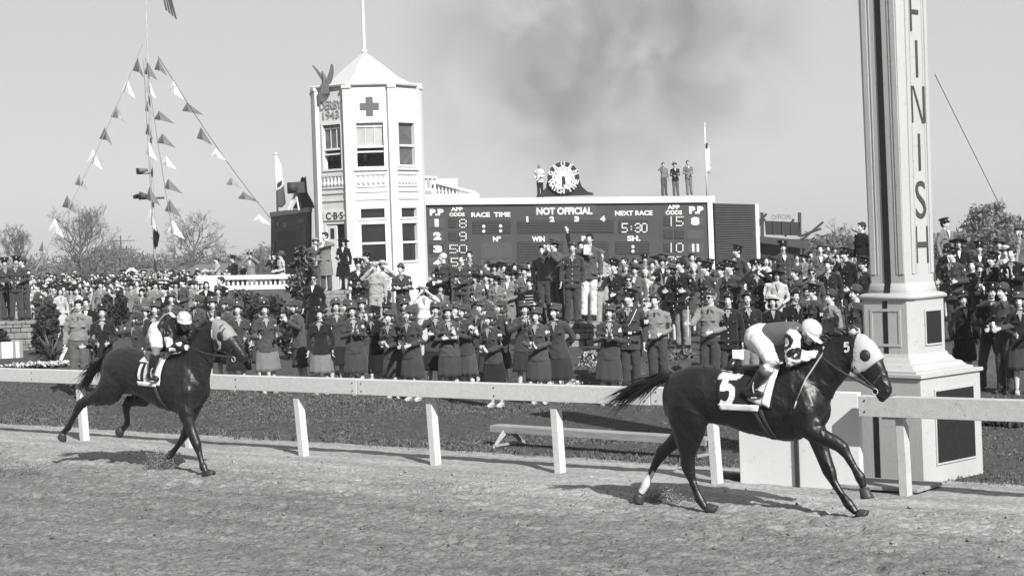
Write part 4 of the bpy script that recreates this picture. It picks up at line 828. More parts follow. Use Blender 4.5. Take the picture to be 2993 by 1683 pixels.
def face_paint(me,c,Q,sc_=1.,open_=False,smile=False):
    f=lambda x,y,z:c+Q@(Vector((x,y,z))*sc_); pts=[(f(.031,-.088,.004),.0115,1),(f(-.031,-.088,.004),.0115,1)]
    br=[(f(s*x,-.092,.030),.0075,1) for s in (-1,1) for x in (.02,.032,.044)]; mo=[(f(x,-.094,-.059),.0085 if not open_ else .016,2) for x in (-.014,0,.014)]
    n=len(me.polygons); cen=np.empty(n*3); me.polygons.foreach_get('center',cen); cen=cen.reshape(-1,3); mi=np.zeros(n,np.int32); me.polygons.foreach_get('material_index',mi)
    for p,r,m in pts+br+mo:
        d=np.linalg.norm((cen-np.array(p[:]))*np.array([1,1,1]),axis=1); mi[d<r*sc_]=m
    me.polygons.foreach_set('material_index',mi)
PROTO={}
def ruffle(me,amp,seed,cell=.09):
    n=len(me.vertices); co=np.empty(n*3,np.float32); me.vertices.foreach_get('co',co); co=co.reshape(-1,3); no=np.empty(n*3,np.float32); me.vertex_normals.foreach_get('vector',no); no=no.reshape(-1,3)
    h=vnoise(co[:,0]*1.0+co[:,1]*.9+50,co[:,2]*1.7+co[:,0]*.8+50,cell,seed)-.5+.6*(vnoise(co[:,0]+co[:,1]*.7+90,co[:,2]*1.2-co[:,0]*.6+70,cell*.45,seed+1)-.5); co+=no*(h*amp)[:,None]; me.vertices.foreach_set('co',co.ravel()); me.update(); return me
def build_person(kit,pose,hd,hat,hair,female,stance=0):
    """returns list of (name, mesh, default material keys) for one posed figure, 1.75 m tall, facing -y"""
    parts=[]; q=random.Random(hash((kit,pose,hd,hat)) & 0xffff)
    Q=Matrix.Rotation(R(hd),3,'Z')@Matrix.Rotation(R(-4),3,'X'); hc=Vector((0,-.012,1.628)); open_=(pose[0] in('mouth',) or stance==2)
    sw=.176 if female else .196; hw=.165 if female else .155
    b=MB(); head_pieces(b,hc,Q,HS,open_)
    b.tube([(0,.01,1.40),(0,.0,1.47),(0,.0,1.56)],[(.062,.058),(.056,.052),(.054,.054)],12,side=(1,0,0))
    b.tube([(0,0,.86),(0,0,.98),(0,0,1.12),(0,-.01,1.30),(0,.0,1.42),(0,.01,1.46)],[(hw-.03,.085),(hw-.03,.085),(.105,.07),(.13,.08),(.15,.06),(.08,.045)],14,side=(1,0,0))
    sp=.09 if not stance==1 else .15
    for s in (-1,1):
        b.tube([(s*.085,0,.92),(s*(sp),-.01,.50),(s*(sp+.005),.02,.32),(s*(sp+.01),.025,.09)],[.078,.052,.05,.034],10); b.tube([(s*(sp+.01),.05,.045),(s*(sp+.015),-.05,.035),(s*(sp+.02),-.14,.022)],[(.03,.03),(.036,.026),(.028,.016)],8,side=(1,0,0))
    ends=[]
    for s,pz in ((-1,pose[0]),(1,pose[1])):
        e,w=ARM[pz]; e=Vector((s*e[0],e[1],e[2])); w=Vector((s*w[0],w[1],w[2])); sh=Vector((s*(sw-.02),0,1.40))
        b.tube([sh,sh.lerp(e,.5),e,e.lerp(w,.5),w],[.046,.040,.036,.033,.024],9); ends.append((s,sh,e,w,pz))
    body=remesh(b,.0125,2,'body',[SK[0],M_eye,M_lip],.4); face_paint(body,hc,Q,HS,open_)
    h=MB()
    for s,sh,e,w,pz in ends:
        d=(w-e).normalized(); 
        if pz in('clap','clapL','clapH','mouth'): hand(h,w,(-s*.15,-.25,1) if pz!='clapL' else (-s*.2,-.6,.75),s,.15,1.05,palm=(0,-1,.1))
        elif pz in('down','hip','back'): hand(h,w,d,-s,.5,1.0,palm=(0,-1,0))
        else: hand(h,w,d,-s,.6,1.0,palm=(0,0,1))
    merge(body,h); parts.append(('body',body,'skin'))
    # legs / lower garment
    long_=kit in('coat',)
    if kit in ('wac','dress','ladycoat'):
        hem={'wac':.43,'dress':.42,'ladycoat':.5}[kit]; k=MB(); rg=[]; n=36
        for i in range(9):
            f=i/8; z=1.0-(1.0-hem)*f; rx=.145+(hw+.045-.145)*min(1,f*2.2)+.03*f; ry=.105+.055*f
            rg.append([Vector(((rx+.014*f*f*math.sin(a*9+1.3)+.006*f*math.sin(a*4))*math.cos(a),(ry+.015*f*f*math.sin(a*9+1.3))*math.sin(a),z)) for a in [2*math.pi*j/n for j in range(n)]])
        inner=[[v*1 for v in r_] for r_ in rg[::-1]]
        for r_ in inner:
            for v in r_: v.x*=.95; v.y*=.94
        k.ring(rg+inner[:4],cap=False); parts.append(('skirt',mesh_of('skirt',k,[K['skirtM']],True),'low'))
    else:
        k=MB(); k.tube([(0,0,1.04),(0,0,.92),(0,.0,.84)],[(hw-.005,.11),(hw+.015,.12),(hw+.0,.10)],16,side=(1,0,0))
        for s in (-1,1): k.tube([(s*.08,0,.92),(s*(.088+(sp-.09)*.3),.0,.74),(s*(sp),-.005,.48),(s*(sp+.005),.015,.25),(s*(sp+.01),.015,.06)],[.093,.092,.078,.074,.076],12)
        parts.append(('trousers',ruffle(remesh(k,.018,2,'trousers',[K['olive']]),.012,q.randrange(900)),'low'))
    # upper garment
    hemz={'wac':.80,'sold':.78,'short':.97,'suit':.80,'coat':.46,'ladycoat':.52,'dress':.98,'shirt':.98,'sweater':.93}[kit]
    j=MB(); wa=(.150,.112) if female else (.165,.122)
    if kit=='short': wa=(.168,.132)
    prof=[]
    for z in (1.495,1.465,1.44,1.36,1.26,1.15,1.06,.98,.90,.80,.66,.46):
        if z<hemz-.001: break
        t=dict([(1.495,(.078,.068)),(1.465,(.13,.082)),(1.44,(sw-.025,.096)),(1.36,(sw-.012,.112)),(1.26,(sw-.020,.128 if female else .12)),(1.15,(sw-.045,.115)),(1.06,wa),(.98,(hw+.012,.122)),(.90,(hw+.028,.13)),(.80,(hw+.036,.138)),(.66,(hw+.045,.15)),(.46,(hw+.06,.165))])[z]; prof.append((z,t))
    if prof[-1][0]>hemz+.01: prof.append((hemz,(prof[-1][1][0]+.006,prof[-1][1][1]+.004)))
    j.tube([(0,-.005 if z>1.2 else 0,z) for z,_ in prof],[t for _,t in prof],20,side=(1,0,0))
    short_s=kit in('dress',)
    for s,sh,e,w,pz in ends:
        w2=e.lerp(w,.93 if not short_s else .5); j.tube([Vector((s*(sw-.055),.0,1.395)),sh+Vector((s*.012,0,-.012)),sh.lerp(e,.5),e,e.lerp(w2,.5),w2],[.066,.068,.060,.053,.050,.043],12)
    if kit in('sold','suit','wac','coat','ladycoat'): # lapels
        for s in (-1,1): j.tube([(s*.075,-.06,1.475),(s*.088,-.105,1.39),(s*.035,-.135,1.24)],[(.026,.012),(.030,.012),(.008,.01)],8,side=(1,0,0))
        for s in (-1,1): j.box((s*.095,-.125,1.27),(.10,.02,.028)); 
        if kit!='wac':
            for s in (-1,1): j.box((s*.12,-.125,.93),(.12,.045,.04))
    if kit=='sold': j.tube([(0,0,1.085),(0,0,1.045)],[(.166,.126),(.166,.126)],20,side=(1,0,0))
    if kit=='short': j.tube([(0,0,1.01),(0,0,.97)],[(.168,.132),(.166,.130)],20,side=(1,0,0))
    if kit in('short','shirt'):
        for s in (-1,1): j.tube([(s*.035,-.075,1.48),(s*.085,-.112,1.43),(s*.10,-.115,1.385)],[(.022,.012),(.03,.012),(.01,.008)],8,side=(1,0,0)); j.box((s*.10,-.122,1.25),(.08,.02,.02))
    top=ruffle(remesh(j,.0145,1,'jacket',[K['olive'],M_brass,M_shirt,M_dark],.5),.015,q.randrange(900))
    x=MB()
    if kit in('sold','wac'):
        for z in ((1.18,1.08,.98,.88) if kit=='sold' else ()): x.ell((0,-(.150 if z<.96 else .134 if z>1.15 else .136),z),(.012,.008,.012),8,5,mi=1)
        for s in (-1,1): x.ell((s*.052,-.123,1.425),(.012,.006,.012),8,5,mi=1); x.ell((s*.10,-.140,1.265),(.007,.005,.007),6,4,mi=1) if kit=='sold' else None
    if kit in('wac',): x.ell((.0,-.0,1.0),(.001,)*3,4,3)
    vneck=[(0,-.164,1.29),(.026,-.153,1.385),(.044,-.122,1.472),(0,-.112,1.478),(-.044,-.122,1.472),(-.026,-.153,1.385)]
    if kit in('sold','wac','suit','coat','ladycoat','dress'):
        x.add([Vector(p) for p in vneck]+[Vector(p)+Vector((0,.03,0)) for p in vneck],[(0,1,5),(1,2,4,5),(2,3,4)],2)
        if kit in('sold','suit') : x.add([(-.009,-.128,1.465),(.009,-.128,1.465),(.012,-.168,1.31),(-.012,-.168,1.31)],[(0,1,2,3)],3)
    if kit=='short': x.add([(-.016,-.108,1.44),(.016,-.108,1.44),(.014,-.128,1.37),(-.014,-.128,1.37)],[(0,1,2,3)],3)
    if x.v: merge(top,x)
    parts.append((({'coat':'overcoat','ladycoat':'coat','dress':'dress_top','shirt':'shirt','sweater':'sweater'}.get(kit,'jacket')),top,'up'))
    s_=MB()
    for s in (-1,1):
        X=s*(sp+.013)
        s_.tube([(X,.072,.04),(X,.02,.05),(X,-.05,.045),(X,-.12,.033),(X,-.165,.028)],[(.030,.038),(.038,.046),(.043,.040),(.042,.030),(.024,.018)],10,side=(1,0,0)); s_.box((X,-.045,.008),(.08,.235,.016))
    parts.append(('shoes',mesh_of('shoes',s_,[M_shoe],True),'shoe'))
    # hair
    g=MB(); f=lambda a,b_,c:hc+Q@(Vector((a,b_,c))*HS)
    if hair!='bald':
        g.ell(f(0,.030,.045),(.088,.098,.094),14,9,Q)
        if female:
            for i in range(9):
                a=R(-35+i*250/8); g.ell(f(.078*math.cos(a),.035+.07*math.sin(a),-.055+.01*math.sin(i*5)),(.030,.032,.050),8,6,Q)
        else: g.ell(f(0,.055,-.015),(.074,.055,.06),10,7,Q); g.tube([f(-.05,-.07,.088),f(0,-.085,.10),f(.05,-.065,.09)],[.018,.024,.018],8)
        parts.append(('hair',mesh_of('hair',g,[M_hairD],True),'hair'))
    # hat
    g=MB(); T=lambda tilt=0,roll=0:(Q@Matrix.Rotation(R(tilt),3,'X')@Matrix.Rotation(R(roll),3,'Y'))*HS
    if hat=='kepi':
        q3=T(-12); c=f(0,.018,.092); g.lathe(c,[(.100,-.028),(.104,.0),(.108,.045),(.105,.070),(.094,.077)],20,0,1,1.08,q3); g.lathe(c,[(.102,-.024),(.104,-.02),(.104,-.004),(.102,0)],20,0,1,1.08,q3)
        n=12; vs=[]
        for k in range(n+1):
            a=math.pi+math.pi*k/n; x_,y_=math.cos(a),math.sin(a); vs.append([c+q3@Vector((x_*.10,y_*.106,-.018)),c+q3@Vector((x_*.112,y_*(.165),-.040)),c+q3@Vector((x_*.112,y_*.165,-.046)),c+q3@Vector((x_*.10,y_*.106,-.026))])
        g.ring(vs,0); g.ell(c+q3@Vector((0,-.112,.045)),(.017,.008,.017),10,6,q3,1)
    if hat=='peak':
        q3=T(-10,3); c=f(0,.012,.090); g.lathe(c,[(.096,-.03),(.100,-.01),(.101,.022)],20,2,1,1.08,q3); g.lathe(c,[(.101,.02),(.135,.055),(.142,.064),(.132,.074),(.06,.080),(.005,.081)],22,0,1,1.06,q3)
        n=12; vs=[]
        for k in range(n+1):
            a=math.pi+math.pi*(.5+(k/n-.5)*.86); x_,y_=math.cos(a),math.sin(a); vs.append([c+q3@Vector((x_*.10,y_*.108,-.018)),c+q3@Vector((x_*.118,y_*.162,-.046)),c+q3@Vector((x_*.118,y_*.162,-.051)),c+q3@Vector((x_*.10,y_*.108,-.026))])
        g.ring(vs,2); g.ell(c+q3@Vector((0,-.116,.028)),(.018,.008,.02),10,6,q3,1)
    if hat=='garr':
        q3=T(-10,8); c=f(0,.01,.08); rg=[]
        for z,wx,wy in ((-.025,.088,.112),(.0,.090,.116),(.04,.070,.112),(.075,.030,.098),(.09,.006,.086)): rg.append([c+q3@Vector((wx*math.cos(a),wy*math.sin(a)*(1),z+.012*math.cos(2*a)*(z>.03))) for a in [2*math.pi*k/18 for k in range(18)]])
        g.ring(rg); g.ring([[c+q3@Vector((.092*math.cos(a),.119*math.sin(a),z)) for a in [2*math.pi*k/18 for k in range(18)]] for z in (-.027,.012+.0)],0); g.ell(c+q3@Vector((.045,-.105,.01)),(.011,.008,.011),8,5,q3,1)
    if hat in('fedora','straw','wide','top','boater'):
        q3=T(-8,4); c=f(0,.012,.07); br={'fedora':.155,'straw':.15,'wide':.215,'top':.15,'boater':.155}[hat]; hh={'fedora':.115,'straw':.10,'wide':.07,'top':.18,'boater':.085}[hat]
        g.lathe(c,[(.095,.0),(br,-.012),(br+.006,-.004),(br,.004),(.098,.012)],26,0,1,1.1,q3); g.lathe(c,[(.098,.0),(.097,.03)],22,2,1,1.1,q3); g.lathe(c,[(.096,.028),(.092,hh*.8),(.078,hh),(.03,hh*(.9 if hat=='fedora' else 1.02))],22,0,1,1.1,q3)
    if hat=='turban': g.ell(f(0,.02,.06),(.095,.108,.085),14,9,Q)
    if g.v: parts.append(('hat',mesh_of('hat',g,[K['olive'],M_brass,M_leather],True),'hat'))
    return parts
HATH={'kepi':.035,'peak':.05,'garr':.05,'fedora':.075,'straw':.06,'wide':.035,'top':.14,'boater':.05,'turban':.03,None:0.0}
PEOPLE=[]
def person(u,vt,label,kit='sold',pose=('down','down'),face=0,hd=0,hat=None,up='olive',low=None,hatm=None,skin=0,hair='D',H=1.76,Y=None,z0=None,fem=False,stance=0,band=None,shoe=None,shirt=None,patch=0,group=None,extra=None,cat='person',lw=False):
    if isinstance(pose,str): pose=(pose,pose)
    low=low or {'wac':'skirtM','sold':'olive','short':'olive','suit':up,'coat':'tweedD','ladycoat':up,'dress':up,'shirt':'khaki','sweater':'olive'}[kit]; hatm=hatm or {'fedora':'tweedD','straw':'cream','boater':'white','wide':'black','top':'black'}.get(hat,up)
    key=(kit,pose,hd,hat,hair if hair in('bald',) else 'h',fem,stance)
    if key not in PROTO: PROTO[key]=build_person(kit,pose,hd,hat,hair,fem,stance)
    s=H/1.76; tot=s*(1.745+HATH[hat]); vh=VC-RO*(u-UC)
    if Y is None: Y=F*(2.8-tot-(z0 or 0))/(vt-vh)
    if lw:
        rz_=ray(u,vt); Y=33.
        for _ in range(8): Y=(tot+float(lawn(np.array(rz_.x*Y),np.array(Y)))-HC)/rz_.z
        Y+=lw if lw is not True else 0; z0=None
    top=P(u,vt,Y)
    if z0 is None: z0=max(top.z-tot,0.)
    if .06<z0<.8 and Y<60: BANK.append((top.x,Y,z0))
    t=empty('person',(top.x,Y,z0),R(face+random.uniform(-9,9)),label,cat,group); t.rotation_euler.x=random.uniform(-.03,.05); t.rotation_euler.y=random.uniform(-.05,.05); t.scale=(s*random.uniform(.98,1.06),s*1.02,s)
    ms={'skin':SK[skin],'up':K[up],'low':K[low],'hat':K[hatm],'hair':{'D':M_hairD,'M':M_hairM,'G':M_hairG}.get(hair,M_hairD),'shoe':shoe or M_shoe}
    made={}
    for name,me,slot in PROTO[key]:
        o=bpy.data.objects.new(name,me); C.objects.link(o); o.parent=t
        o.material_slots[0].link='OBJECT'; o.material_slots[0].material=ms[slot]; made[slot]=o
        if slot=='up' and len(o.material_slots)>2 and (shirt or kit in('suit','coat')): o.material_slots[2].link='OBJECT'; o.material_slots[2].material=shirt or M_shirtW
        if slot=='hat' and band: o.material_slots[2].link='OBJECT'; o.material_slots[2].material=band
    if patch: # shoulder patch on the sleeve seen by the camera
        g=MB(); sx=patch; sw=.185 if fem else .205; g.ell((sx*(sw+.045),-.035,1.335),(.012,.026,.026),8,6); obj('shoulder_patch',g,M_brass,t,True)
    if extra: extra(t,ARM,pose)
    PEOPLE.append(t); return t
# held things (separate top-level objects placed in the hand)
def held(t,name,label,cat,mb,m,smooth=False):
    o=obj(name,mb,m,None,smooth); o.matrix_world=Matrix.Translation(t.location)@t.rotation_euler.to_matrix().to_4x4()@Matrix.Scale(t.scale[2],4); setp(o,label,cat); return o
W_='wac'
def wac(u,vt,label,pose='clap',face=0,hd=0,H=1.66,**k):
    k.setdefault('up',random.choice(('olive','olive2','olive','olive3'))); k.setdefault('low',random.choice(('skirtM','olive2','olive','olive3')))
    if u<1300: k['lw']=True; k.pop('Y',None)
    k.setdefault('hatm','olive2'); return person(u,vt,label,'wac',pose,face,hd,'kepi',fem=True,H=H,hair=k.pop('hair','M'),shoe=M_shoeW if u>0 else None,z0=k.pop('z0',0),**k)
# --- left group
person(41,747,'soldier in peaked cap with hands clasped, middle of three on the left stone pillar','sold','waist',8,10,'peak',Y=49.6)
person(69,750,'soldier with folded arms, right one of three on the left stone pillar','sold','cross',-20,-20,'garr',Y=49.8)
person(15,752,'soldier partly behind the others, left one of three on the left stone pillar','sold','waist',20,0,'peak',Y=50.2)
wp=person(222,877,'bareheaded young man in light field jacket and tie with arms hanging, left of the crowd','short','down',0,0,None,'tan','gray',lw=True,H=1.74,hair='D')
g=MB(); g.prism([(-.03,0),(.03,0),(.05,.26),(-.01,.26)],Matrix.Translation((-.29,-.09,.66))@Matrix.Rotation(R(90),4,'X')@Matrix.Rotation(R(160),4,'Z')@Matrix.Translation((0,-.2,0)),.01); held(wp,'folded_paper','folded pale paper in the hand of the man in the light field jacket','paper',g,M_paper)
person(258,879,'bareheaded smiling man in dark suit just behind the man in the light field jacket','suit','down',0,0,None,'black',Y=41.5,H=1.82)
wac(299,890,'woman in dark round hat between the two bareheaded men and the pointing woman','waist',0,0,up='dark',hatm='dark',Y=40)
wac(315,929,'low woman in dark hat stretching an arm left, in front of the pointing woman','fwd',-40,-20,up='dark',hatm='dark',H=1.5,Y=None)
person(398,913,'uniformed woman in profile pointing to the left with outstretched arm','wac',('point','down'),-35,-50,'kepi','olive',fem=True,H=1.64,lw=True,patch=1,hair='M')
wac(446,882,'smiling uniformed woman facing the camera above the back of the jockey on horse 1','down',0,0,Y=40)
person(420,898,'woman in pale straw hat half hidden behind the pointing woman','ladycoat','down',0,0,'straw','tweed',fem=True,H=1.6,Y=39.5,z0=.0,hatm='tweed')
person(409,841,'woman in brown fur coat and dark hat above the pointing woman','ladycoat','waist',0,0,'turban','gray',fem=True,H=1.64,Y=47,hatm='black')
person(486,828,'man in black uniform with white gloves standing tall at left, leaning aside','suit',('hold','hip'),-15,-20,'peak','black',H=1.8,Y=44)
wac(506,855,'broadly smiling uniformed woman just above the cap of the jockey on horse 1','down',0,5,Y=42,up='olive2')
wac(579,863,'dark haired uniformed woman in profile left between the jockey and the head of horse 1','waist',-40,-45,Y=41)
wac(624,868,'uniformed woman facing the camera just above the hooded head of horse 1','waist',0,0,Y=40.5,up='olive2')
wac(665,871,'uniformed woman in profile left above the head of horse 1','down',-60,-20,Y=39.6)
wac(689,884,'uniformed woman in long tunic looking down beside the muzzle of horse 1','waist',10,-20,Y=37.6,low='dark',patch=1)
person(603,823,'dark haired civilian woman with white collar in front of the left balustrade','ladycoat','waist',0,10,None,'black',fem=True,H=1.62,Y=50,shirt=M_shirtW)
person(648,810,'dark haired man in black suit bending forward before the left balustrade','suit','clapL',-35,-20,None,'black',H=1.76,Y=51)
wac(644,835,'uniformed woman half hidden below the man in black suit before the balustrade','down',0,0,Y=46,z0=None)
person(633,741,'onlooker in light coat and felt hat bending behind the left end of the balustrade','coat','fwd',-60,0,'fedora','khaki',H=1.74,Y=69,hatm='tweed',z0=.84)
person(679,747,'officer in black uniform and peaked cap behind the left balustrade','sold','waist',-40,-20,'peak','black',H=1.76,Y=69,z0=.84)
person(735,734,'photographer in light overcoat and cap raising a camera behind the balustrade','coat','eyes',10,0,'peak','tan',H=1.84,Y=69,z0=.84,hatm='gray')
person(706,760,'woman in grey coat beside the photographer behind the balustrade','ladycoat','waist',0,0,None,'gray',fem=True,H=1.6,Y=70,z0=.84)
person(802,729,'dark clad officer with raised hand at the right end of the balustrade','sold',('mouth','waist'),-20,0,'peak','black',H=1.84,Y=69,z0=.84)
person(821,726,'man in pale jacket and felt hat at the right end of the balustrade','suit','waist',-60,-10,'fedora','cream',low='tweed',H=1.84,Y=68.6,z0=.84,hatm='gray')
# --- women left of centre
wac(778,882,'uniformed woman with pale skirt looking down, one hand raised to her chest','hold',8,-10,low='skirtL',Y=37.2,hatm='dark')
wac(764,871,'uniformed woman behind and left of the one with pale skirt and raised hand','down',-10,0,Y=38.6)
wac(878,877,'uniformed woman in profile left clapping with raised spread hands','clapH',-62,-15,Y=36.6,patch=1)
wac(934,898,'uniformed woman in dark tunic and long pale skirt facing the camera, laughing','down',0,0,up='dark',low='skirtL',hatm='dark',Y=33.0,H=1.58,patch=1)
wac(977,876,'smiling uniformed woman behind the laughing one in dark tunic','down',5,0,Y=36.6,low='dark')
wac(1013,876,'uniformed woman in profile left with flat hat, half hidden left of the open mouthed one','down',-60,-10,Y=37.2)
wac(1039,887,'uniformed woman clapping at chest height beside the open mouthed one','clap',10,-5,Y=34.8)
wac(1065,871,'uniformed woman with wide open mouth just left of the black tunic at the rail','hold',0,5,Y=36,stance=2)
wac(1106,893,'uniformed woman in black tunic and pale skirt in profile left with hand at her mouth',('mouth','hip'),-30,-50,up='black',low='skirtL',hatm='black',Y=32.6,H=1.62,patch=1,hair='D')
wac(1131,885,'uniformed woman peering out behind the one in black tunic','down',-10,0,Y=35,hatm='dark')
wac(1150,905,'uniformed woman with bowed head right behind the one in black tunic','clapL',-20,-20,Y=34,H=1.58)
wac(1189,874,'uniformed woman half hidden behind the one laughing in profile','down',10,0,Y=35.4)
wac(1202,896,'uniformed woman in profile left laughing with open mouth, broad skirt','waist',-35,-40,Y=32.3,H=1.66,stance=2)
wac(1262,885,'uniformed woman laughing with her hand by her cheek right of the one in profile',('mouth','cross'),10,-5,Y=33.4,low='dark')
# --- behind, on the rock and by the tower
person(915,694,'man with straw hat and bow tie beside the couple by the cedar','suit','waist',20,10,'boater','tweedD',H=1.68,Y=57,hatm='khaki')
person(949,680,'tall man in long grey overcoat holding a white packet on the rock','coat',('down','over'),-15,-25,None,'tweed','tweedD',H=1.84,Y=55,z0=1.44)
person(997,689,'woman in black dress coat and wide black hat on the rock beside the overcoated man','ladycoat',('waist','down'),0,0,'wide','black',fem=True,H=1.66,Y=55.2,shirt=M_shirtW,hatm='black',shoe=M_shoe,z0=1.40)
person(909,802,'priest in black with dark glasses and white collar in front of the cedar','coat','down',0,0,None,'black','black',H=1.78,Y=44.5,hair='D',shirt=M_shirtW)
person(1043,755,'officer in dark uniform clapping, left of the man in pale cotton uniform','sold','clapL',10,5,'peak','dark',H=1.8,Y=46.5,shirt=M_shirtW)
person(1066,733,'officer in peaked cap standing behind the clapping officer by the tower','sold','down',-25,-30,'peak','olive2',H=1.8,Y=48.5)
person(1098,763,'man in pale cotton uniform with hand at his ear in front of the tower','shirt',('eyes','down'),10,-15,'garr','khaki','khaki',H=1.78,Y=44,hatm='khaki')
person(1123,759,'man in pale clothes with dark band hat right behind the pale uniformed man','suit',('down','eyes'),0,0,'straw','cream','cream',H=1.72,Y=46)
person(1180,767,'soldier in side cap with folded arms in front of the tower corner','sold','cross',-8,-25,'garr','olive',H=1.78,Y=45)
person(1242,829,'woman in white blouse and boater shading her eyes at the left foot of the scoreboard','dress','eyes',10,0,'boater','white','cream',fem=True,H=1.64,Y=39.5,band=M_dark,hatm='white')
person(1261,789,'woman in black suit with white blouse and gloves by the left scoreboard edge','ladycoat','waist',0,-10,'turban','black',fem=True,H=1.66,Y=45,shirt=M_shirtW,hatm='dark')
person(1292,826,'woman in dark hat behind the shoulder of the boater wearing woman','ladycoat','down',20,0,'wide','gray',fem=True,H=1.6,Y=41,hatm='dark')
person(1297,738,'balding soldier in profile left holding a white paper below the scoreboard figure 4','sold',('hold','waist'),-30,-50,None,'olive',hair='bald',H=1.78,Y=42.5)
person(1341,745,'soldier stooping and clapping between the balding one and the young bareheaded one','sold','clapL',-15,-10,None,'olive',H=1.74,Y=42,hair='M',stance=1)
person(1379,733,'young bareheaded soldier standing right of the stooping clapping one','sold','waist',10,-10,None,'olive',H=1.76,Y=43.5)
row=[(1393,796,'woman in flat dark hat left in the hat crowd under the blank board','ladycoat','wide','gray',1),(1417,791,'man with dark striped scarf and hat in the hat crowd under the blank board','coat','fedora','tweedD',0),(1437,798,'woman in small black hat left of the grey coated woman','ladycoat','turban','black',1),(1452,803,'woman in pale grey coat in the hat crowd under the blank board','ladycoat','wide','tweed',1),(1477,777,'tall figure in high black hat under the blank board','coat','top','tweed',0),(1504,788,'woman with long dark hair and broad black hat right of the high black hat','ladycoat','wide','black',1),(1526,771,'grey haired man in dark suit and hat in profile left','suit','fedora','gray',0),(1402,806,'man glimpsed low in the hat crowd under the blank board at left','suit',None,'tweedD',0),(1543,797,'woman in white hat behind the boy with striped jacket','ladycoat','boater','cream',1),(1565,800,'woman in dark clothes right behind the boy with striped jacket','ladycoat','turban','dark',1),(1581,782,'man in pale cap behind the black coated figure','suit','boater','gray',0),(1593,812,'black coated figure left of the man shouting in the felt hat','ladycoat',None,'black',1)]
for i,(u,v,l,kt,ht,up,fm) in enumerate(row): person(u,v,l,kt,('waist','hold') if i%2 else ('clapL','clapL'),random.choice((-40,-15,0,15)),random.choice((-25,0)),ht,up,fem=bool(fm),H=1.66 if fm else 1.76,Y=41.5+1.5*(i%3)+(1.0 if i<7 else 0))
bt_=person(1550,810,'boy in black jacket with pale braid bands and cap, mouth open','sweater','hold',-5,-5,'garr','black',H=1.52,Y=37.5,stance=2,hatm='black')
g=MB()
for z in (1.34,1.27,1.20,1.13): g.tube([(-.10,-.110,z),(-.05,-.132,z),(0,-.138,z),(.05,-.132,z),(.10,-.110,z)],.009,5)
obj('jacket_braid',g,M_brass,bt_)
person(1589,718,'dark haired young man in black behind the shouting man in the felt hat','sweater','down',-10,-10,None,'black',H=1.76,Y=41)
person(1625,691,'man in tweed jacket and felt hat in profile left shouting through cupped hands','suit','mouth',-48,-20,'fedora','tweedD','olive2',H=1.8,Y=39.6)
person(1664,702,'soldier with arms hanging, smiling, on the middle stone pillar','sold','down',0,-5,'garr','olive',H=1.8,Y=38.8)
person(1690,706,'man hidden behind the pillar soldier waving a raised arm above the crowd','sweater',('up','down'),-10,0,None,'dark',H=1.72,Y=40.6)
wm=person(1712,684,'tall young man in tweed jacket and white trousers holding a white paper on the pillar','suit',('over','down'),0,-12,None,'tweedD','white',H=1.88,Y=39.2,hair='D')
g=MB(); g.box((-.06,-.30,1.42),(.10,.03,.2),.2); held(wm,'rolled_paper','white rolled paper in the hand of the man in white trousers','paper',g,M_paper)
person(1756,729,'man in pale shirt and cap with folded arms right of the white trousers','shirt','cross',20,0,'garr','khaki','khaki',H=1.76,Y=42,hatm='gray')
# --- women at the centre rail
wac(1313,900,'uniformed woman facing the camera with arms crossed in deep shade below the scoreboard figure 5','cross',0,0,Y=32)
wac(1332,893,'uniformed woman peering between two others with hands at her mouth left of centre','mouth',-20,-20,Y=33)
wac(1363,898,'uniformed woman in profile left clapping close to her chin, centre left','clap',-50,-15,Y=32,patch=1)
wac(1396,876,'smiling uniformed woman at the back of the centre row in profile left','down',-50,-10,Y=34)
wac(1418,900,'uniformed woman in profile left with flat hat clapping, centre','clap',-48,-20,Y=32)
wac(1443,920,'short uniformed woman in profile left clapping in front, dark long skirt','clapL',-35,-38,Y=30,low='dark',H=1.60,patch=1)
wac(1462,879,'uniformed woman in profile left leaning behind the short clapping one','down',-50,-15,Y=33.5,patch=1)
wac(1527,879,'smiling uniformed woman facing the camera clapping under her chin, centre','clapH',0,-3,Y=32.5)
wac(1571,907,'uniformed woman looking down with hands clasped low, right of centre','clapL',-10,-10,Y=30.3,H=1.62,patch=1)
wac(1636,891,'stout uniformed woman with hands behind her back, right of centre','back',-15,-25,Y=30.3,H=1.68)
wac(1768,893,'uniformed woman alone with open mouth, clapping, left of the military policeman','clap',0,-15,Y=29.6,H=1.66,stance=2)
# --- right of centre
mp=person(1837,838,'military policeman with MP armband, white lanyard and broad belt standing by the rail','sold','down',-22,-25,'peak','olive',H=1.86,Y=31.0,z0=0,hatm='dark')
def armband(t,s,txt='MP'):
    sw=.205; e=Vector((s*.255,.03,1.13)); sh=Vector((s*(sw-.02),0,1.40)); g=MB(); a=sh.lerp(e,.35); b=sh.lerp(e,.85); g.tube([a,b],[.074,.067],14); o=obj('armband',g,M_leather,t,True)
    c=sh.lerp(e,.6); d=Vector((s*.75,-.66,0)).normalized(); g=MB(); text_on(g,txt,plane_M(c+d*.0745,Vector((0,0,1)).cross(d)*1.0,(0,0,1)),.085,.07,.03,.006); obj('armband_letters',g,M_shirtW,o)
armband(mp,1); g=MB(); g.tube([(0,0,1.095),(0,0,1.035)],[(.186,.142),(.186,.142)],20,side=(1,0,0)); o=obj('belt',g,M_leather,mp,True); g=MB(); g.box((.03,-.145,1.065),(.06,.012,.045)); obj('buckle',g,M_brass,o)
g=MB(); g.tube([(.14,-.10,1.45),(.08,-.155,1.30),(.04,-.165,1.22),(-.02,-.16,1.18)],.007,6); obj('lanyard',g,M_shirtW,mp,True)
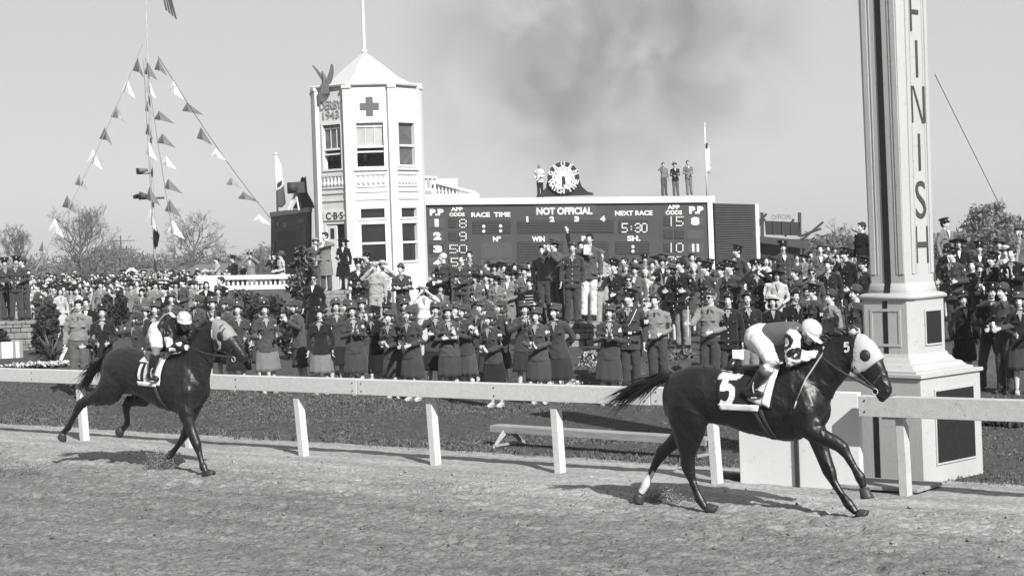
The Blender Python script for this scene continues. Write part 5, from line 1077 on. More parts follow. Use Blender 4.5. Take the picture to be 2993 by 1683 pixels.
person(1920,855,'man in light field jacket and side cap looking at his hands beside the military policeman','short','waist',-8,-5,'garr','tan','olive',H=1.78,Y=31.2,z0=0,hatm='olive',hair='M')
gm=person(2064,835,'older man in light field jacket with dark glasses holding a thin stick','short',('fwd','waist'),-28,-10,'garr','tan','olive',H=1.82,Y=31,z0=0,hatm='olive',hair='G')
g=MB(); g.tube([(-.20,-.50,1.0),(-.20,-.52,1.5)],.008,6); held(gm,'thin_stick','thin pale stick held upright by the man with dark glasses','stick',g,M_paper)
def glasses(t,hd,m=M_leather):
    Q=Matrix.Rotation(R(hd),3,'Z'); hc=Vector((0,-.012,1.628)); g=MB()
    for s in (-1,1): g.ell(hc+Q@Vector((s*.036,-.106,.008)),(.030,.009,.022),10,6,Q)
    g.tube([hc+Q@Vector((-.075,0,.012)),hc+Q@Vector((-.062,-.075,.012)),hc+Q@Vector((0,-.103,.012)),hc+Q@Vector((.062,-.075,.012)),hc+Q@Vector((.075,0,.012))],.004,5); obj('glasses',g,m,t)
glasses(gm,-10); [glasses(p,0) for p in PEOPLE if p['label'].startswith('priest')]
person(1799,757,'officer in dark tunic and pale trousers applauding above the lone clapping woman','sold',('fwd','waist'),-30,0,'peak','dark','pink',H=1.8,Y=37.4)
sg=person(1843,797,'soldier with dark sunglasses and side cap directly behind the military policeman','sold','hold',0,0,'garr','olive',H=1.76,Y=35.5); glasses(sg,0)
person(1851,766,'man in felt hat and grey suit behind the soldier with sunglasses','suit','down',-15,0,'fedora','gray',H=1.76,Y=41)
person(1920,791,'woman in dark hat laughing in profile left behind the man looking at his hands','ladycoat','hold',-55,-10,'turban','tweed',fem=True,H=1.64,Y=38,hatm='black',stance=2)
person(1953,766,'woman in black coat with white scarf and striped hat in profile left','ladycoat','down',-50,-10,'boater','black',fem=True,H=1.7,Y=37.6,shirt=M_shirtW,band=M_leather,hatm='gray')
person(1987,751,'soldier in black tunic and pale trousers in profile left above the spiky plants','sold',('hold','hip'),-45,-20,'garr','dark','pink',H=1.8,Y=35.6,patch=1)
person(2064,761,'officer in peaked cap in profile left above the older man with dark glasses','sold',('fwd','down'),-45,-20,'peak','olive',H=1.78,Y=35.5,patch=1)
person(1926,747,'man in small dark hat glimpsed high behind the woman with the striped hat','suit','down',0,0,'fedora','dark',H=1.72,Y=47)
person(1850,747,'soldier in pale marked cap glimpsed high behind the man in the felt hat','sold','down',0,0,'garr','olive',H=1.72,Y=47)
person(1830,770,'small face under a dark cap left of the felt hat, right of centre','ladycoat','down',0,0,'turban','tweed',fem=True,H=1.6,Y=45)
person(1876,785,'woman in dark hat between the felt hat and the laughing woman in profile','ladycoat','waist',0,0,'turban','cream',fem=True,H=1.62,Y=44)
person(1905,764,'bareheaded man behind the laughing woman in profile','suit','down',10,0,None,'tweed',H=1.72,Y=46)
person(2012,775,'bareheaded man in pale shirt right behind the soldier in black tunic','shirt','waist',10,0,None,'tweed',H=1.74,Y=42)
person(2036,768,'woman with pale headscarf clapping right of the soldier in black tunic','ladycoat','clap',-10,0,'turban','tweedD',fem=True,H=1.64,Y=41,hatm='cream')
person(2158,713,'very tall officer in peaked cap in profile left in front of the weatherboards','sold','down',-42,-20,'peak','olive',H=1.82,Y=42,shirt=M_shirtW)
person(2130,760,'sergeant in peaked cap looking left with chevrons on his sleeve','sold',('fwd','down'),-30,-15,'peak','olive',H=1.78,Y=37.5,patch=1)
person(2104,772,'man in dark peaked cap half hidden left of the sergeant','sold','down',-30,0,'peak','dark',H=1.76,Y=41)
person(2205,760,'officer with shining buttons and both elbows raised looking through binoculars','sold','eyes',5,-5,'peak','dark',H=1.8,Y=36.5)
person(2229,752,'bareheaded woman in white blouse behind the officer with binoculars','dress','waist',10,0,None,'white','cream',fem=True,H=1.66,Y=42)
person(2246,747,'small bareheaded man far behind the woman in white blouse','suit','down',0,0,None,'gray',H=1.7,Y=52)
person(2290,702,'tall officer in peaked cap facing the camera in front of the dark canopy','sold','down',-5,-8,'peak','olive',H=1.84,Y=42,shirt=M_shirtW)
person(2329,744,'small man far back under the dark canopy','suit','down',0,0,None,'gray',H=1.7,Y=54)
person(2274,785,'woman in black hat and pale flowered dress above the jockey on horse 5','dress','waist',-5,0,'wide','cream','cream',fem=True,H=1.66,Y=36,hatm='black')
person(2323,777,'soldier in side cap in profile left with fist at his chin','sold',('hold','down'),-55,-15,'garr','olive',H=1.74,Y=38)
sm=person(2372,776,'smiling soldier in side cap with glasses, right of the fist on chin soldier','sold','down',-12,-5,'garr','olive2',H=1.74,Y=37); glasses(sm,-5)
person(2390,716,'dark haired man in dark suit and tie facing the camera left of the far pair','suit','down',-10,-10,None,'gray',H=1.8,Y=42)
person(2424,752,'stern soldier in side cap with ribbons on a dark tunic','sold','down',-12,-5,'garr','dark',H=1.78,Y=37.5)
person(2423,718,'far bareheaded man in grey jacket, left of a pair seen against the sky','suit','hip',0,0,None,'tweed',H=1.72,Y=62)
person(2442,716,'far man in hat and pale coat, right of a pair seen against the sky','coat','down',0,0,'fedora','khaki',H=1.72,Y=62)
person(2483,722,'officer in peaked cap with hand raised to his face left of the finish post','sold',('mouth','down'),-40,-10,'peak','black',H=1.8,Y=39)
person(2519,749,'officer in peaked cap in profile left right beside the finish post','sold',('hold','down'),-50,-20,'peak','dark',H=1.8,Y=36,patch=1)
person(2519,650,'young man in black leather jacket perched high beside the finish post','sweater','down',-60,-10,None,'black',H=1.78,Y=44)
of=person(2122,857,'officer in dark uniform and side cap holding a white programme at his thigh','sold','down',-5,-8,'garr','dark',H=1.76,Y=31,z0=0)
g=MB(); g.box((.17,-.17,.70),(.20,.012,.17)); p_=held(of,'programme','white printed programme held low by the officer in dark uniform','paper',g,M_paper)
person(2185,860,'officer in dark tunic and side cap just left of the jockey on horse 5','sold','waist',0,0,'garr','dark','pink',H=1.76,Y=31.2,z0=0)
wb=person(2263,884,'woman in black with white hat right behind the back of the jockey on horse 5','ladycoat','waist',0,0,'boater','black',fem=True,H=1.62,Y=32.5,z0=0,hatm='white',band=M_leather)
person(2315,879,'young soldier in side cap smiling between the flowered dress and the jockey of horse 5','sold','hold',5,5,'garr','black',H=1.72,Y=32.5,z0=0)
person(2351,840,'older soldier in side cap with open mouth left of the second military policeman','short','waist',-8,5,'garr','olive2','olive',H=1.76,Y=33.5,hatm='olive',stance=2)
mp2=person(2381,838,'military policeman in profile with MP armband behind the leading jockey cap','sold','down',-58,-15,'peak','olive',H=1.80,Y=32.4,z0=0,hatm='dark'); armband(mp2,1)
person(2423,856,'soldier in light field jacket with side cap seen from behind the neck of horse 5','short','down',-60,0,'garr','tan','olive',H=1.72,Y=31.4,z0=0,hatm='olive',patch=1)
person(2505,835,'tall soldier in side cap in profile left standing against the finish post','sold','down',-62,-15,'garr','olive',H=1.82,Y=30.5,z0=0,patch=1)
# --- right of the finish post
person(2758,637,'man in pale coat and peaked cap, half hidden high beside the finish post','coat','down',40,20,'peak','tweed',H=1.8,Y=46,hatm='dark')
person(2771,707,'woman in round black hat close to the right edge of the finish post','ladycoat','down',-10,0,'turban','black',fem=True,H=1.66,Y=38,hatm='black',shirt=M_shirtW)
person(2790,720,'officer in peaked cap with wings badge in profile left beside the finish post','sold','hold',-50,-15,'peak','olive',H=1.8,Y=34.6,patch=1)
person(2811,693,'woman in very wide black hat facing the camera right of the finish post','ladycoat','down',-10,0,'wide','black',fem=True,H=1.68,Y=38.5,shirt=M_shirtW,hatm='black')
person(2850,705,'man in black cap and suit between the wide black hat and the cheering pair','suit','down',-12,-5,'peak','black',H=1.76,Y=39)
person(2910,691,'man in felt hat and pale scarf at the back right','coat','waist',-12,-8,'fedora','tweedD',H=1.78,Y=39.5)
person(2977,667,'bareheaded dark haired man in dark suit at the top right edge','suit','down',-15,-12,None,'gray',H=1.82,Y=40)
person(2834,761,'bareheaded soldier, left of an embracing cheering pair right of the finish post','short','over',-20,-20,None,'olive2',H=1.7,Y=35.5)
person(2858,765,'shouting soldier in side cap, right of an embracing cheering pair','short','cross',-10,-5,'garr','olive2',H=1.72,Y=35.2,stance=2)
person(2894,734,'officer in peaked cap with moustache in profile left, clapping','sold','clapL',-48,-15,'peak','black',H=1.8,Y=34.5)
person(2964,723,'dark haired officer without cap clapping at the right edge','sold','clap',-20,-12,None,'black',H=1.84,Y=34)
person(2941,716,'man in pale cloth cap and raincoat raising his arm at the right back','coat',('down','up'),-10,0,'straw','khaki',H=1.7,Y=38.5)
person(2814,880,'laughing woman in round hat and long black coat right of the finish post base','ladycoat','down',0,-5,'kepi','black',fem=True,H=1.64,Y=30.5,z0=0,hatm='dark')
person(2890,859,'officer in peaked cap holding a cup, left of the man in light jacket','sold','waist',5,5,'peak','dark','olive',H=1.78,Y=29.8,z0=0,stance=1)
lj=person(2930,844,'man in light jacket and side cap in profile left holding rolled papers','short','waist',-50,-12,'garr','olive2','olive',H=1.8,Y=29.2,z0=0,hatm='olive')
wac(2982,880,'uniformed woman cut by the right edge of the picture','waist',-10,-10,Y=29,H=1.64,up='dark')
g=MB(); g.tube([(-.02,-.25,1.16),(.06,-.30,1.0)],.028,8); held(lj,'rolled_paper','white rolled papers held by the man in light jacket right of the finish post','paper',g,M_paper)
# --- people on the roofs and in the tower
person(1577,480,'man in white coat and dark trousers standing left of the roof clock','suit',('hip','waist'),-5,-5,None,'white','dark',skin=2,H=1.82,Y=94,hair='bald',z0=None)
person(1939,476,'man in shirt with a hand at his head, left of three on the scoreboard roof','shirt',('eyes','down'),10,0,None,'tweed','tweedD',H=1.76,Y=94)
person(1973,473,'man in dark suit and hat, middle of three on the scoreboard roof','suit','waist',0,0,'fedora','dark','gray',H=1.76,Y=94,hatm='tweed')
person(2012,470,'man in light grey suit holding a box, right of three on the scoreboard roof','suit','waist',5,0,None,'tweed','tweed',H=1.82,Y=94)
def inwin(u,vt,label,**k): 
    n=len(BANK); k.setdefault('Y',TY-1.3); p=person(u,vt,label,**k); del BANK[n:]; return p
inwin(1063,446,'officer looking through binoculars from the open front window of the tower',kit='sold',pose='eyes',hat='garr',up='dark',H=1.76)
inwin(1036,452,'dark figure at the left side of the open front window of the tower',kit='suit',pose='down',up='black',H=1.7)
inwin(937,449,'fair haired woman leaning out of the left tower window',kit='ladycoat',pose='waist',up='gray',fem=True,H=1.66,hair='M',Y=TY-.5)
inwin(968,453,'second woman in the left tower window beside the fair haired one',kit='ladycoat',pose='waist',up='dark',fem=True,H=1.62,hair='D',Y=TY-.9)
del BANK[:0]
BANK[:]=[b for b in BANK if b[1]<64]
# --- dense crowd far left: separate figures sharing meshes
def joined(kit,pose,hat,fem,ups,low):
    parts=build_person(kit,pose,0,hat,'D',fem); obs=[]
    bm=bmesh.new(); mats=[]; 
    col={'skin':SK[0],'up':K[ups],'low':K[low],'hat':K['dark' if hat!='boater' else 'white'],'hair':M_hairD,'shoe':M_shoe}
    for name,me,slot in parts:
        ms=list(me.materials); ms[0]=col[slot]; off=len(mats); mats+=ms; k=len(bm.faces); bm.from_mesh(me); bm.faces.ensure_lookup_table()
        for f in bm.faces[k:]: f.material_index+=off
    bmesh.ops.dissolve_degenerate(bm,dist=.0001,edges=bm.edges)
    me=bpy.data.meshes.new('far_person'); bm.to_mesh(me); bm.free()
    for m in mats: me.materials.append(m)
    o=bpy.data.objects.new('t',me); C.objects.link(o); d=o.modifiers.new('d','DECIMATE'); d.ratio=.16; dg=bpy.context.evaluated_depsgraph_get(); dg.update(); out=bpy.data.meshes.new_from_object(o.evaluated_get(dg),depsgraph=dg)
    bpy.data.objects.remove(o); out.name='person'; return out
FP=[joined('dress',('clap','clap'),None,True,'cream','tweed'),joined('ladycoat',('waist','waist'),'wide',True,'tweed','tweed'),joined('suit',('down','waist'),'fedora',False,'tweed','tweedD'),joined('shirt',('waist','hip'),None,False,'khaki','olive'),joined('sold',('clap','clap'),'garr',False,'olive','olive'),joined('ladycoat',('waist','down'),None,True,'cream','cream'),joined('suit',('waist','down'),None,False,'gray','gray'),joined('dress',('hold','down'),'boater',True,'cream','tweed'),joined('sold',('down','waist'),'peak',False,'olive2','olive2')]
qr=random.Random(5)
def farp(u,Y,gi,lab,grp):
    me=FP[gi]; x=P(u,800,Y).x; o=bpy.data.objects.new('person',me); C.objects.link(o); z=bank_h(np.array([x]),np.array([Y]))[0] if Y<60 else 0; o.location=(x,Y,float(z)); s=qr.uniform(.9,1.03); o.scale=(s,s,s); o.rotation_euler.z=qr.uniform(-.9,.7); setp(o,lab,'person',grp); return o
def crowd_left():
    for r_,(Y,n) in enumerate(((56,20),(60,24),(65,27),(71,30),(78,34))):
        for i in range(n):
            u=95+(600-95)*(i+qr.uniform(.1,.9))/n
            if Y<50 and 195<u<330: continue
            farp(u,Y+qr.uniform(-1.2,1.2),qr.choice((0,1,2,3,5,7,8,6,4,6,4)),'one of the many onlookers standing in the dense crowd on the far left infield','dense far crowd on the left')
    for i in range(9): farp(20+i*9+qr.uniform(-4,4),66+qr.uniform(-4,8),qr.choice((0,2,3,5)),'one of the many onlookers standing in the dense crowd on the far left infield','dense far crowd on the left')
def crowd_mid():
    for u0,u1,Y,n in ((1385,1600,52,14),(1700,2060,50,16),(2060,2330,48,10)):
        for i in range(n): farp(u0+(u1-u0)*(i+qr.uniform(.1,.9))/n,Y+qr.uniform(-2.5,2.5),qr.choice((1,2,4,6,8,1,4)),'one of the half hidden onlookers packed below the scoreboard behind the nearer figures','packed onlookers below the scoreboard')
    for u0,u1,Y,n in ((2330,2520,50,7),(2760,2990,47,10)):
        for i in range(n): farp(u0+(u1-u0)*(i+qr.uniform(.1,.9))/n,Y+qr.uniform(-2.5,2.5),qr.choice((1,2,4,6,8,1,4)),'one of the half hidden onlookers packed behind the crowd near the finish post','packed onlookers near the finish post')
def crowd_mass():
    V=[];T=[];MI=[];off=0; mats=[]; src=[]
    for me in FP:
        n=len(me.vertices); co=np.empty(n*3,np.float32); me.vertices.foreach_get('co',co); me.calc_loop_triangles(); m=len(me.loop_triangles); tv=np.empty(m*3,np.int32); me.loop_triangles.foreach_get('vertices',tv); tm=np.empty(m,np.int32); me.loop_triangles.foreach_get('material_index',tm)
        src.append((co.reshape(-1,3),tv.reshape(-1,3),tm+len(mats))); mats+=list(me.materials)
    for i in range(150):
        Y=qr.uniform(84,112); u=qr.uniform(90,720); co,tv,tm=src[qr.choice((0,1,2,3,6,7,4))]; x=P(u,800,Y).x; a=qr.uniform(-1,1); s=qr.uniform(.92,1.05)
        c=co*s; W=np.stack([c[:,0]*math.cos(a)-c[:,1]*math.sin(a)+x,c[:,0]*math.sin(a)+c[:,1]*math.cos(a)+Y,c[:,2]],-1); V.append(W); T.append(tv+off); MI.append(tm); off+=len(W)
    o=obj('crowd',np_mesh('crowd',np.concatenate(V),np.concatenate(T),mats,True,np.concatenate(MI)),None); setp(o,'far back mass of the infield crowd at left, too small and dense to count','crowd',kind='stuff')
build_infield(); build_grass(); crowd_left(); crowd_mid(); crowd_mass()
# ------------------------------------------------------------ horses and jockeys
def coat(name,base):
    m=mat(name,base,.44,.55,3.,.5,14,spec=.5,det=7); b=m.node_tree.nodes['Principled BSDF']; b.inputs['Coat Weight'].default_value=.0; return m
M_coat5=coat('black_brown_coat',.005); M_coat1=coat('bay_coat',.012); M_hoof=mat('hoof',.05,.5,.2,20,.2,40); M_sock=mat('white_sock',.85,.8,.08,15,.2,60)
M_hairblk=mat('mane_hair',.006,.5,.5,40,spec=.4); M_hood=mat('hood_cloth',.50,.85,.12,9,.4,40); M_hood1=mat('grey_hood_cloth',.30,.85,.15,9,.4,40); M_cup=mat('blinker_cup',.03,.5,.2,12); M_strap=mat('strap_leather',.05,.45,.2,12); M_pad=mat('saddle_pad',.60,.85,.08,8,.3,30); M_steel=mat('bit_steel',.6,.25,.05); M_padd=mat('saddlecloth_black',.014,.85,.2,9)
M_brch=mat('white_breeches',.82,.75,.03,6,.3,14); M_silkw=mat('white_silk',.80,.45,.05,6,.4,12); M_silkg=mat('grey_silk',.13,.5,.12,6,.4,12); M_silkb=mat('black_silk',.014,.45,.2,6,.4,12); M_boot=mat('boot_leather',.018,.3,.2,9,spec=.5); M_boott=mat('boot_top_brown',.11,.4,.1,9)
TB=[((-.50,1.24),(-.47,1.02),.07),((-.46,1.33),(-.46,.93),.15),((-.36,1.41),(-.38,.86),.215),((-.20,1.46),(-.24,.84),.262),((-.02,1.475),(-.03,.88),.28),((.18,1.44),(.16,.865),.27),((.42,1.395),(.40,.80),.285),((.64,1.425),(.62,.755),.285),((.82,1.50),(.82,.725),.25),((.98,1.53),(.98,.745),.225),((1.12,1.46),(1.12,.84),.205),((1.22,1.34),(1.22,.95),.17),((1.29,1.20),(1.29,1.05),.09)]
def horse_body(body,neck,head,legs,mats,ears,eye,extra=()):
    g=MB(); g.pairs(body,0,22,ex=2.15); g.pairs(neck,0,18); g.pairs(head,0,18,ex=2.3)
    k_=lambda r:r*(1.16 if r<.075 else 1.06)
    for L in legs: g.tube([(p[0],p[1],p[2]) for p in L],[(k_(p[3]),k_(p[4])) for p in L],12,side=(1,0,0))
    for e in extra: g.ell(e[0],e[1],12,8,Matrix.Rotation(R(e[2]),3,'Y'))
    for e in ears: g.tube(e,[(.03,.022),(.034,.02),(.022,.012),(.004,.004)],8,side=(0,1,0))
    me=remesh(g,.0125,3,'body',mats,.5)
    n=len(me.vertices); co=np.empty(n*3,np.float32); me.vertices.foreach_get('co',co); co=co.reshape(-1,3); no=np.empty(n*3,np.float32); me.vertex_normals.foreach_get('vector',no); no=no.reshape(-1,3)
    u=co[:,0]*.8+co[:,1]*.5+20; w=co[:,2]*.55+co[:,0]*.35+20
    h=.024*(vnoise(u,w,.14,61)-.5)+.007*(vnoise(u*1.2,w,.045,62)-.5); rd=1-2*np.abs(vnoise(u,w*1.2,.10,63)-.5); h+=.006*np.clip(rd-.86,0,1)/.14
    k=np.clip((co[:,2]-.55)/.3,.25,1); co+=no*(h*k)[:,None]; me.vertices.foreach_set('co',co.ravel()); me.update(); return me
def hoof(par,c,d,L=.095,r=.058):
    c=Vector(c); d=Vector(d).normalized(); f=Vector((1,0,0)); f=(f-d*f.dot(d)).normalized(); g=MB(); s=Vector((0,1,0)); rg=[]
    for t,rr,sh in ((0,r*.74,0),(.3,r*.82,.005),(.8,r*1.0,.018),(1.,r*1.03,.022)):
        rg.append([c+d*L*t+f*(sh+rr*1.12*math.cos(a))+s*rr*math.sin(a) for a in [2*math.pi*k/16 for k in range(16)]])
    g.ring(rg); obj('hoof',g,M_hoof,par,True)
def strands(name,par,roots,dirf,n,L,r,m,seed,droop=.4,side=.05):
    q=random.Random(seed); g=MB()
    for i in range(n):
        b=roots(q); d=dirf(q,b); l=L*q.uniform(.55,1.1); p=[Vector(b)]; dd=Vector(d).normalized()
        for k in range(5): dd=(dd+Vector((q.gauss(0,.10),q.gauss(0,side),-droop*.2+q.gauss(0,.06)))).normalized(); p.append(p[-1]+dd*l/5)
        rr=r*q.uniform(.6,1.2); g.tube(p,[rr,rr,rr*.85,rr*.6,rr*.35,rr*.08],3)
    return obj(name,g,m,par)
def bvh_of(me): return BVHTree.FromPolygons([v.co[:] for v in me.vertices],[tuple(p.vertices) for p in me.polygons])
def drape(bv,x,z,side=-1,out=.01):
    h=bv.ray_cast(Vector((x,side*1.2,z)),Vector((0,-side,0)))
    if h[0] is None: return Vector((x,side*.12,z))
    n=h[1]; return h[0]+Vector((n.x*out*.3,side*out,n.z*out*.3))
def cloth_patch(bv,corner,nu,nv,side,out,name,m,par,thick=.006,both=False):
    """corner: function (s,t)->(x,z) sampled over the patch and laid on the body's side"""
    V=[];F_=[]
    for i in range(nu+1):
        for j in range(nv+1): x,z=corner(i/nu,j/nv); V.append(drape(bv,x,z,side,out))
    for i in range(nu):
        for j in range(nv): a=i*(nv+1)+j; F_.append((a,a+1,a+nv+2,a+nv+1))
    g=MB(); g.add(V,F_); o=obj(name,g,m,par,True); s=o.modifiers.new('s','SOLIDIFY'); s.thickness=thick; s.offset=0; return o
def bil(a,b,c,d): # a top-rear, b top-front, c bottom-front, d bottom-rear
    return lambda s,t:((a[0]*(1-s)+b[0]*s)*(1-t)+(d[0]*(1-s)+c[0]*s)*t,(a[1]*(1-s)+b[1]*s)*(1-t)+(d[1]*(1-s)+c[1]*s)*t)
def digit(bv,pts,w,side,out,name,m,par):
    V=[];F_=[]; dense=[]
    for (a,b) in zip(pts[:-1],pts[1:]):
        n=max(1,int(math.dist(a,b)/.015)); dense+=[(a[0]+(b[0]-a[0])*k/n,a[1]+(b[1]-a[1])*k/n) for k in range(n)]
    dense.append(pts[-1])
    for i,p in enumerate(dense):
        q0=dense[max(i-1,0)]; q1=dense[min(i+1,len(dense)-1)]; d=Vector((q1[0]-q0[0],q1[1]-q0[1])).normalized(); nn=Vector((-d.y,d.x))*w/2
        V+=[drape(bv,p[0]+nn.x,p[1]+nn.y,side,out),drape(bv,p[0]-nn.x,p[1]-nn.y,side,out)]
        if i: F_.append((2*i-2,2*i-1,2*i+1,2*i))
    g=MB(); g.add(V,F_); o=obj(name,g,m,par); s=o.modifiers.new('s','SOLIDIFY'); s.thickness=.004; s.offset=0; return o
FIVE=[(.42,1),(-.3,1),(-.38,.45),(0,.55),(.36,.42),(.45,.12),(.3,-.2),(-.05,-.32),(-.42,-.2)]
def five(cx,cz,w,h,tilt=0): return [(cx+x*w+tilt*y*h,cz+(y-.34)*h*.75) for x,y in FIVE]
def strap(par,name,pts,w,t,m=None,n=6): g=MB(); g.tube(pts,[(w,t)]*len(pts),n,side=(0,0,1)); return obj(name,g,m or M_strap,par)
def hood_on(par,neck_last,head,kx,mats,eyec,cupr,tilt):
    g=MB(); g.pairs(head,0,22,ex=2.3); return obj('hood',remesh(g,.011,3,'hood',mats,.5),None,par)
# ======== leading horse (number 5)
TH5=R(34); o5=Vector((1.948,17.959,0)); h5=empty('horse',o5,-TH5,'dark glossy racehorse number 5 with pale hood, leading on the right at full gallop','horse')
neck5=[((.84,1.50),(1.22,.98),.17),((.98,1.59),(1.31,1.12),.135),((1.12,1.69),(1.385,1.24),.105),((1.28,1.77),(1.455,1.33),.088),((1.43,1.82),(1.52,1.41),.082),((1.55,1.82),(1.56,1.46),.08)]
head5=[((1.52,1.81),(1.53,1.48),.07),((1.60,1.81),(1.55,1.44),.088),((1.70,1.77),(1.585,1.405),.10),((1.79,1.70),(1.63,1.38),.102),((1.855,1.60),(1.69,1.33),.088),((1.895,1.49),(1.745,1.27),.068),((1.925,1.385),(1.79,1.205),.058),((1.955,1.29),(1.825,1.16),.056),((1.955,1.225),(1.85,1.14),.045),((1.93,1.185),(1.875,1.14),.03)]
legs5=[
 [(-.16,-.15,1.26,.20,.10),(-.15,-.155,1.08,.235,.125),(-.16,-.155,.93,.215,.115),(-.17,-.15,.79,.165,.095),(-.19,-.14,.66,.118,.072),(-.20,-.135,.56,.080,.055),(-.205,-.13,.475,.078,.050),(-.195,-.13,.41,.060,.042),(-.165,-.125,.31,.036,.028),(-.12,-.12,.19,.033,.026),(-.085,-.12,.12,.045,.037),(-.045,-.12,.065,.033,.03),(-.02,-.12,.035,.03,.03)],
 [(-.15,.14,1.15,.20,.12),(-.24,.15,.95,.17,.11),(-.34,.15,.82,.125,.085),(-.46,.145,.70,.085,.06),(-.58,.14,.60,.062,.047),(-.65,.14,.545,.064,.043),(-.695,.135,.48,.048,.036),(-.755,.13,.38,.035,.028),(-.815,.13,.275,.033,.027),(-.85,.13,.215,.042,.034),(-.885,.13,.15,.034,.03),(-.92,.13,.11,.032,.03)],
 [(1.02,-.14,1.22,.17,.08),(1.08,-.155,1.04,.17,.09),(1.12,-.15,.91,.135,.085),(1.20,-.145,.84,.095,.07),(1.31,-.14,.79,.075,.055),(1.43,-.13,.745,.064,.052),(1.49,-.13,.70,.060,.05),(1.53,-.125,.63,.04,.035),(1.60,-.12,.51,.032,.027),(1.655,-.12,.425,.046,.04),(1.675,-.12,.36,.032,.028),(1.685,-.12,.33,.03,.028)],
 [(1.02,.13,1.05,.15,.09),(1.06,.14,.88,.125,.08),(1.11,.14,.74,.09,.06),(1.16,.135,.60,.068,.05),(1.205,.13,.48,.06,.052),(1.23,.13,.42,.058,.05),(1.27,.125,.33,.036,.032),(1.35,.12,.21,.03,.026),(1.42,.12,.125,.046,.04),(1.475,.12,.065,.034,.03),(1.50,.12,.04,.03,.03)]]
ex5=[((1.08,-.12,1.10),(.16,.10,.20),20),((1.14,.10,1.02),(.14,.10,.18),20),((-.12,-.16,1.12),(.2,.1,.24),0),((-.34,0,1.05),(.12,.2,.22),0),((1.17,-.15,.93),(.12,.06,.09),0),((1.66,-.06,1.50),(.075,.045,.095),30),((1.66,.06,1.50),(.075,.045,.095),30)]
ears5=[[(1.585,s*.045,1.78),(1.57,s*.06,1.84),(1.545,s*.068,1.885),(1.50,s*.065,1.92)] for s in (-1,1)]
me=horse_body(TB,neck5,head5,legs5,[M_coat5,M_sock,M_hoof],ears5,None,ex5)
n=len(me.polygons); cen=np.empty(n*3); me.polygons.foreach_get('center',cen); cen=cen.reshape(-1,3); mi=np.zeros(n,np.int32)
mi[(cen[:,0]<-.72)&(cen[:,2]<.33+.02*np.sin(cen[:,0]*90))&(cen[:,1]>0)]=1; me.polygons.foreach_set('material_index',mi)
b5=obj('body',me,None,h5); bv5=bvh_of(me)
hoof(h5,(-.01,-.12,.055),(.60,0,-.5),.09); hoof(h5,(-.925,.13,.10),(-.55,0,-.8),.085); hoof(h5,(1.69,-.12,.325),(.1,0,-1),.10); hoof(h5,(1.51,.12,.04),(.75,0,-.45),.085)
def tail(par,x,z,dx,dz,L,n,seed,m=M_hairblk):
    g=MB(); g.tube([(x+.10,0,z-.02),(x-.02,0,z+.0),(x+dx*.45,0,z+dz*.35),(x+dx*.75,0,z+dz*.75)],[(.05,.05),(.045,.04),(.05,.04),(.02,.02)],8); 
    o=obj('tail',g,m,par,True)
    strands('tail_hair',o,lambda q:(lambda t:(x-.0+dx*.8*t,q.gauss(0,.028),z+dz*.75*t*t+q.gauss(0,.024)))(q.random()**.8),lambda q,b:(dx,q.gauss(0,.05),dz*.9+q.gauss(0,.05)),n,L,.006,m,seed,.30)
tail(h5,-.46,1.35,-.42,-.16,.58,270,3)
strands('mane',h5,lambda q:(lambda t:(.98+t*.56,q.gauss(-.01,.02),1.58+.26*t-.03*t*t-.01))(q.random()),lambda q,b:(-.8,q.gauss(0,.25),.55),420,.17,.006,M_hairblk,4,.5,.1)
strands('forelock',h5,lambda q:(1.60+q.gauss(0,.02),q.gauss(0,.03),1.82),lambda q,b:(-.3,q.gauss(0,.2),.6),40,.09,.005,M_hairblk,5)
# hood with blinkers
hp=[((1.635,1.80),(1.59,1.43),.100),((1.70,1.782),(1.60,1.395),.112),((1.79,1.712),(1.63,1.385),.114),((1.89,1.56),(1.665,1.39),.098)]
g=MB(); g.pairs(hp,0,26,ex=2.3); 
for s in (-1,1): g.ell((1.66,s*.062,1.50),(.085,.052,.105),12,8,Matrix.Rotation(R(30),3,'Y'))
hd5=obj('hood',remesh(g,.011,3,'hood',[M_hood],.5),None,h5); bvh5=bvh_of(hd5.data)
for s in (-1,1):
    c=drape(bvh5,1.735,1.585,s,-.015); g=MB(); g.ell(c,(.058,.030,.062),16,10); obj('eye_cup',g,M_cup,hd5,True)
    digit(bv5,five(1.545,1.665,.055,.085,.0),.022,s,.012,'number',M_silkw,hd5) if s<0 else None
    c=(1.60,s*.055,1.835); g=MB(); g.tube([(1.60,s*.04,1.79),(1.59,s*.062,1.83)],[(.042,.034),(.036,.028)],12,side=(1,0,0)); obj('ear_hole_trim',g,M_hood,hd5,True)
def bridle(par,head,bit,jaw,cheek,nose0,nose1,bv,hand,ring_r=.03):
    br=empty('bridle',(0,0,0)); bpy.data.objects.remove(br)
    m=MB(); 
    for s in (-1,1):
        P_=[drape(bv,x,z,s,.008) for x,z in cheek]; m.tube(P_,[(.011,.004)]*len(P_),6,side=(1,0,0)); P_=[drape(bv,x,z,s,.008) for x,z in nose0]; m.tube(P_,[(.010,.004)]*len(P_),6,side=(0,0,1))
    o=obj('bridle',m,M_strap,par)
    for s in (-1,1):
        c=drape(bv,bit[0],bit[1],s,.022); g=MB(); g.tube([c+Vector((ring_r*math.cos(a),0,-ring_r*.7+ring_r*math.sin(a))) for a in [2*math.pi*k/14 for k in range(15)]],.005,6); obj('bit_ring',g,M_steel,o,True)
        g=MB(); h_=Vector(hand); h_.y=s*.09; a=c; mid=a.lerp(h_,.5)+Vector((0,s*.03,-.02)); g.tube([a,a.lerp(mid,.5),mid,mid.lerp(h_,.5)+Vector((0,s*.01,-.004)),h_],[(.013,.004)]*5,6,side=(0,0,1)); obj('rein',g,M_strap,o)
    return o
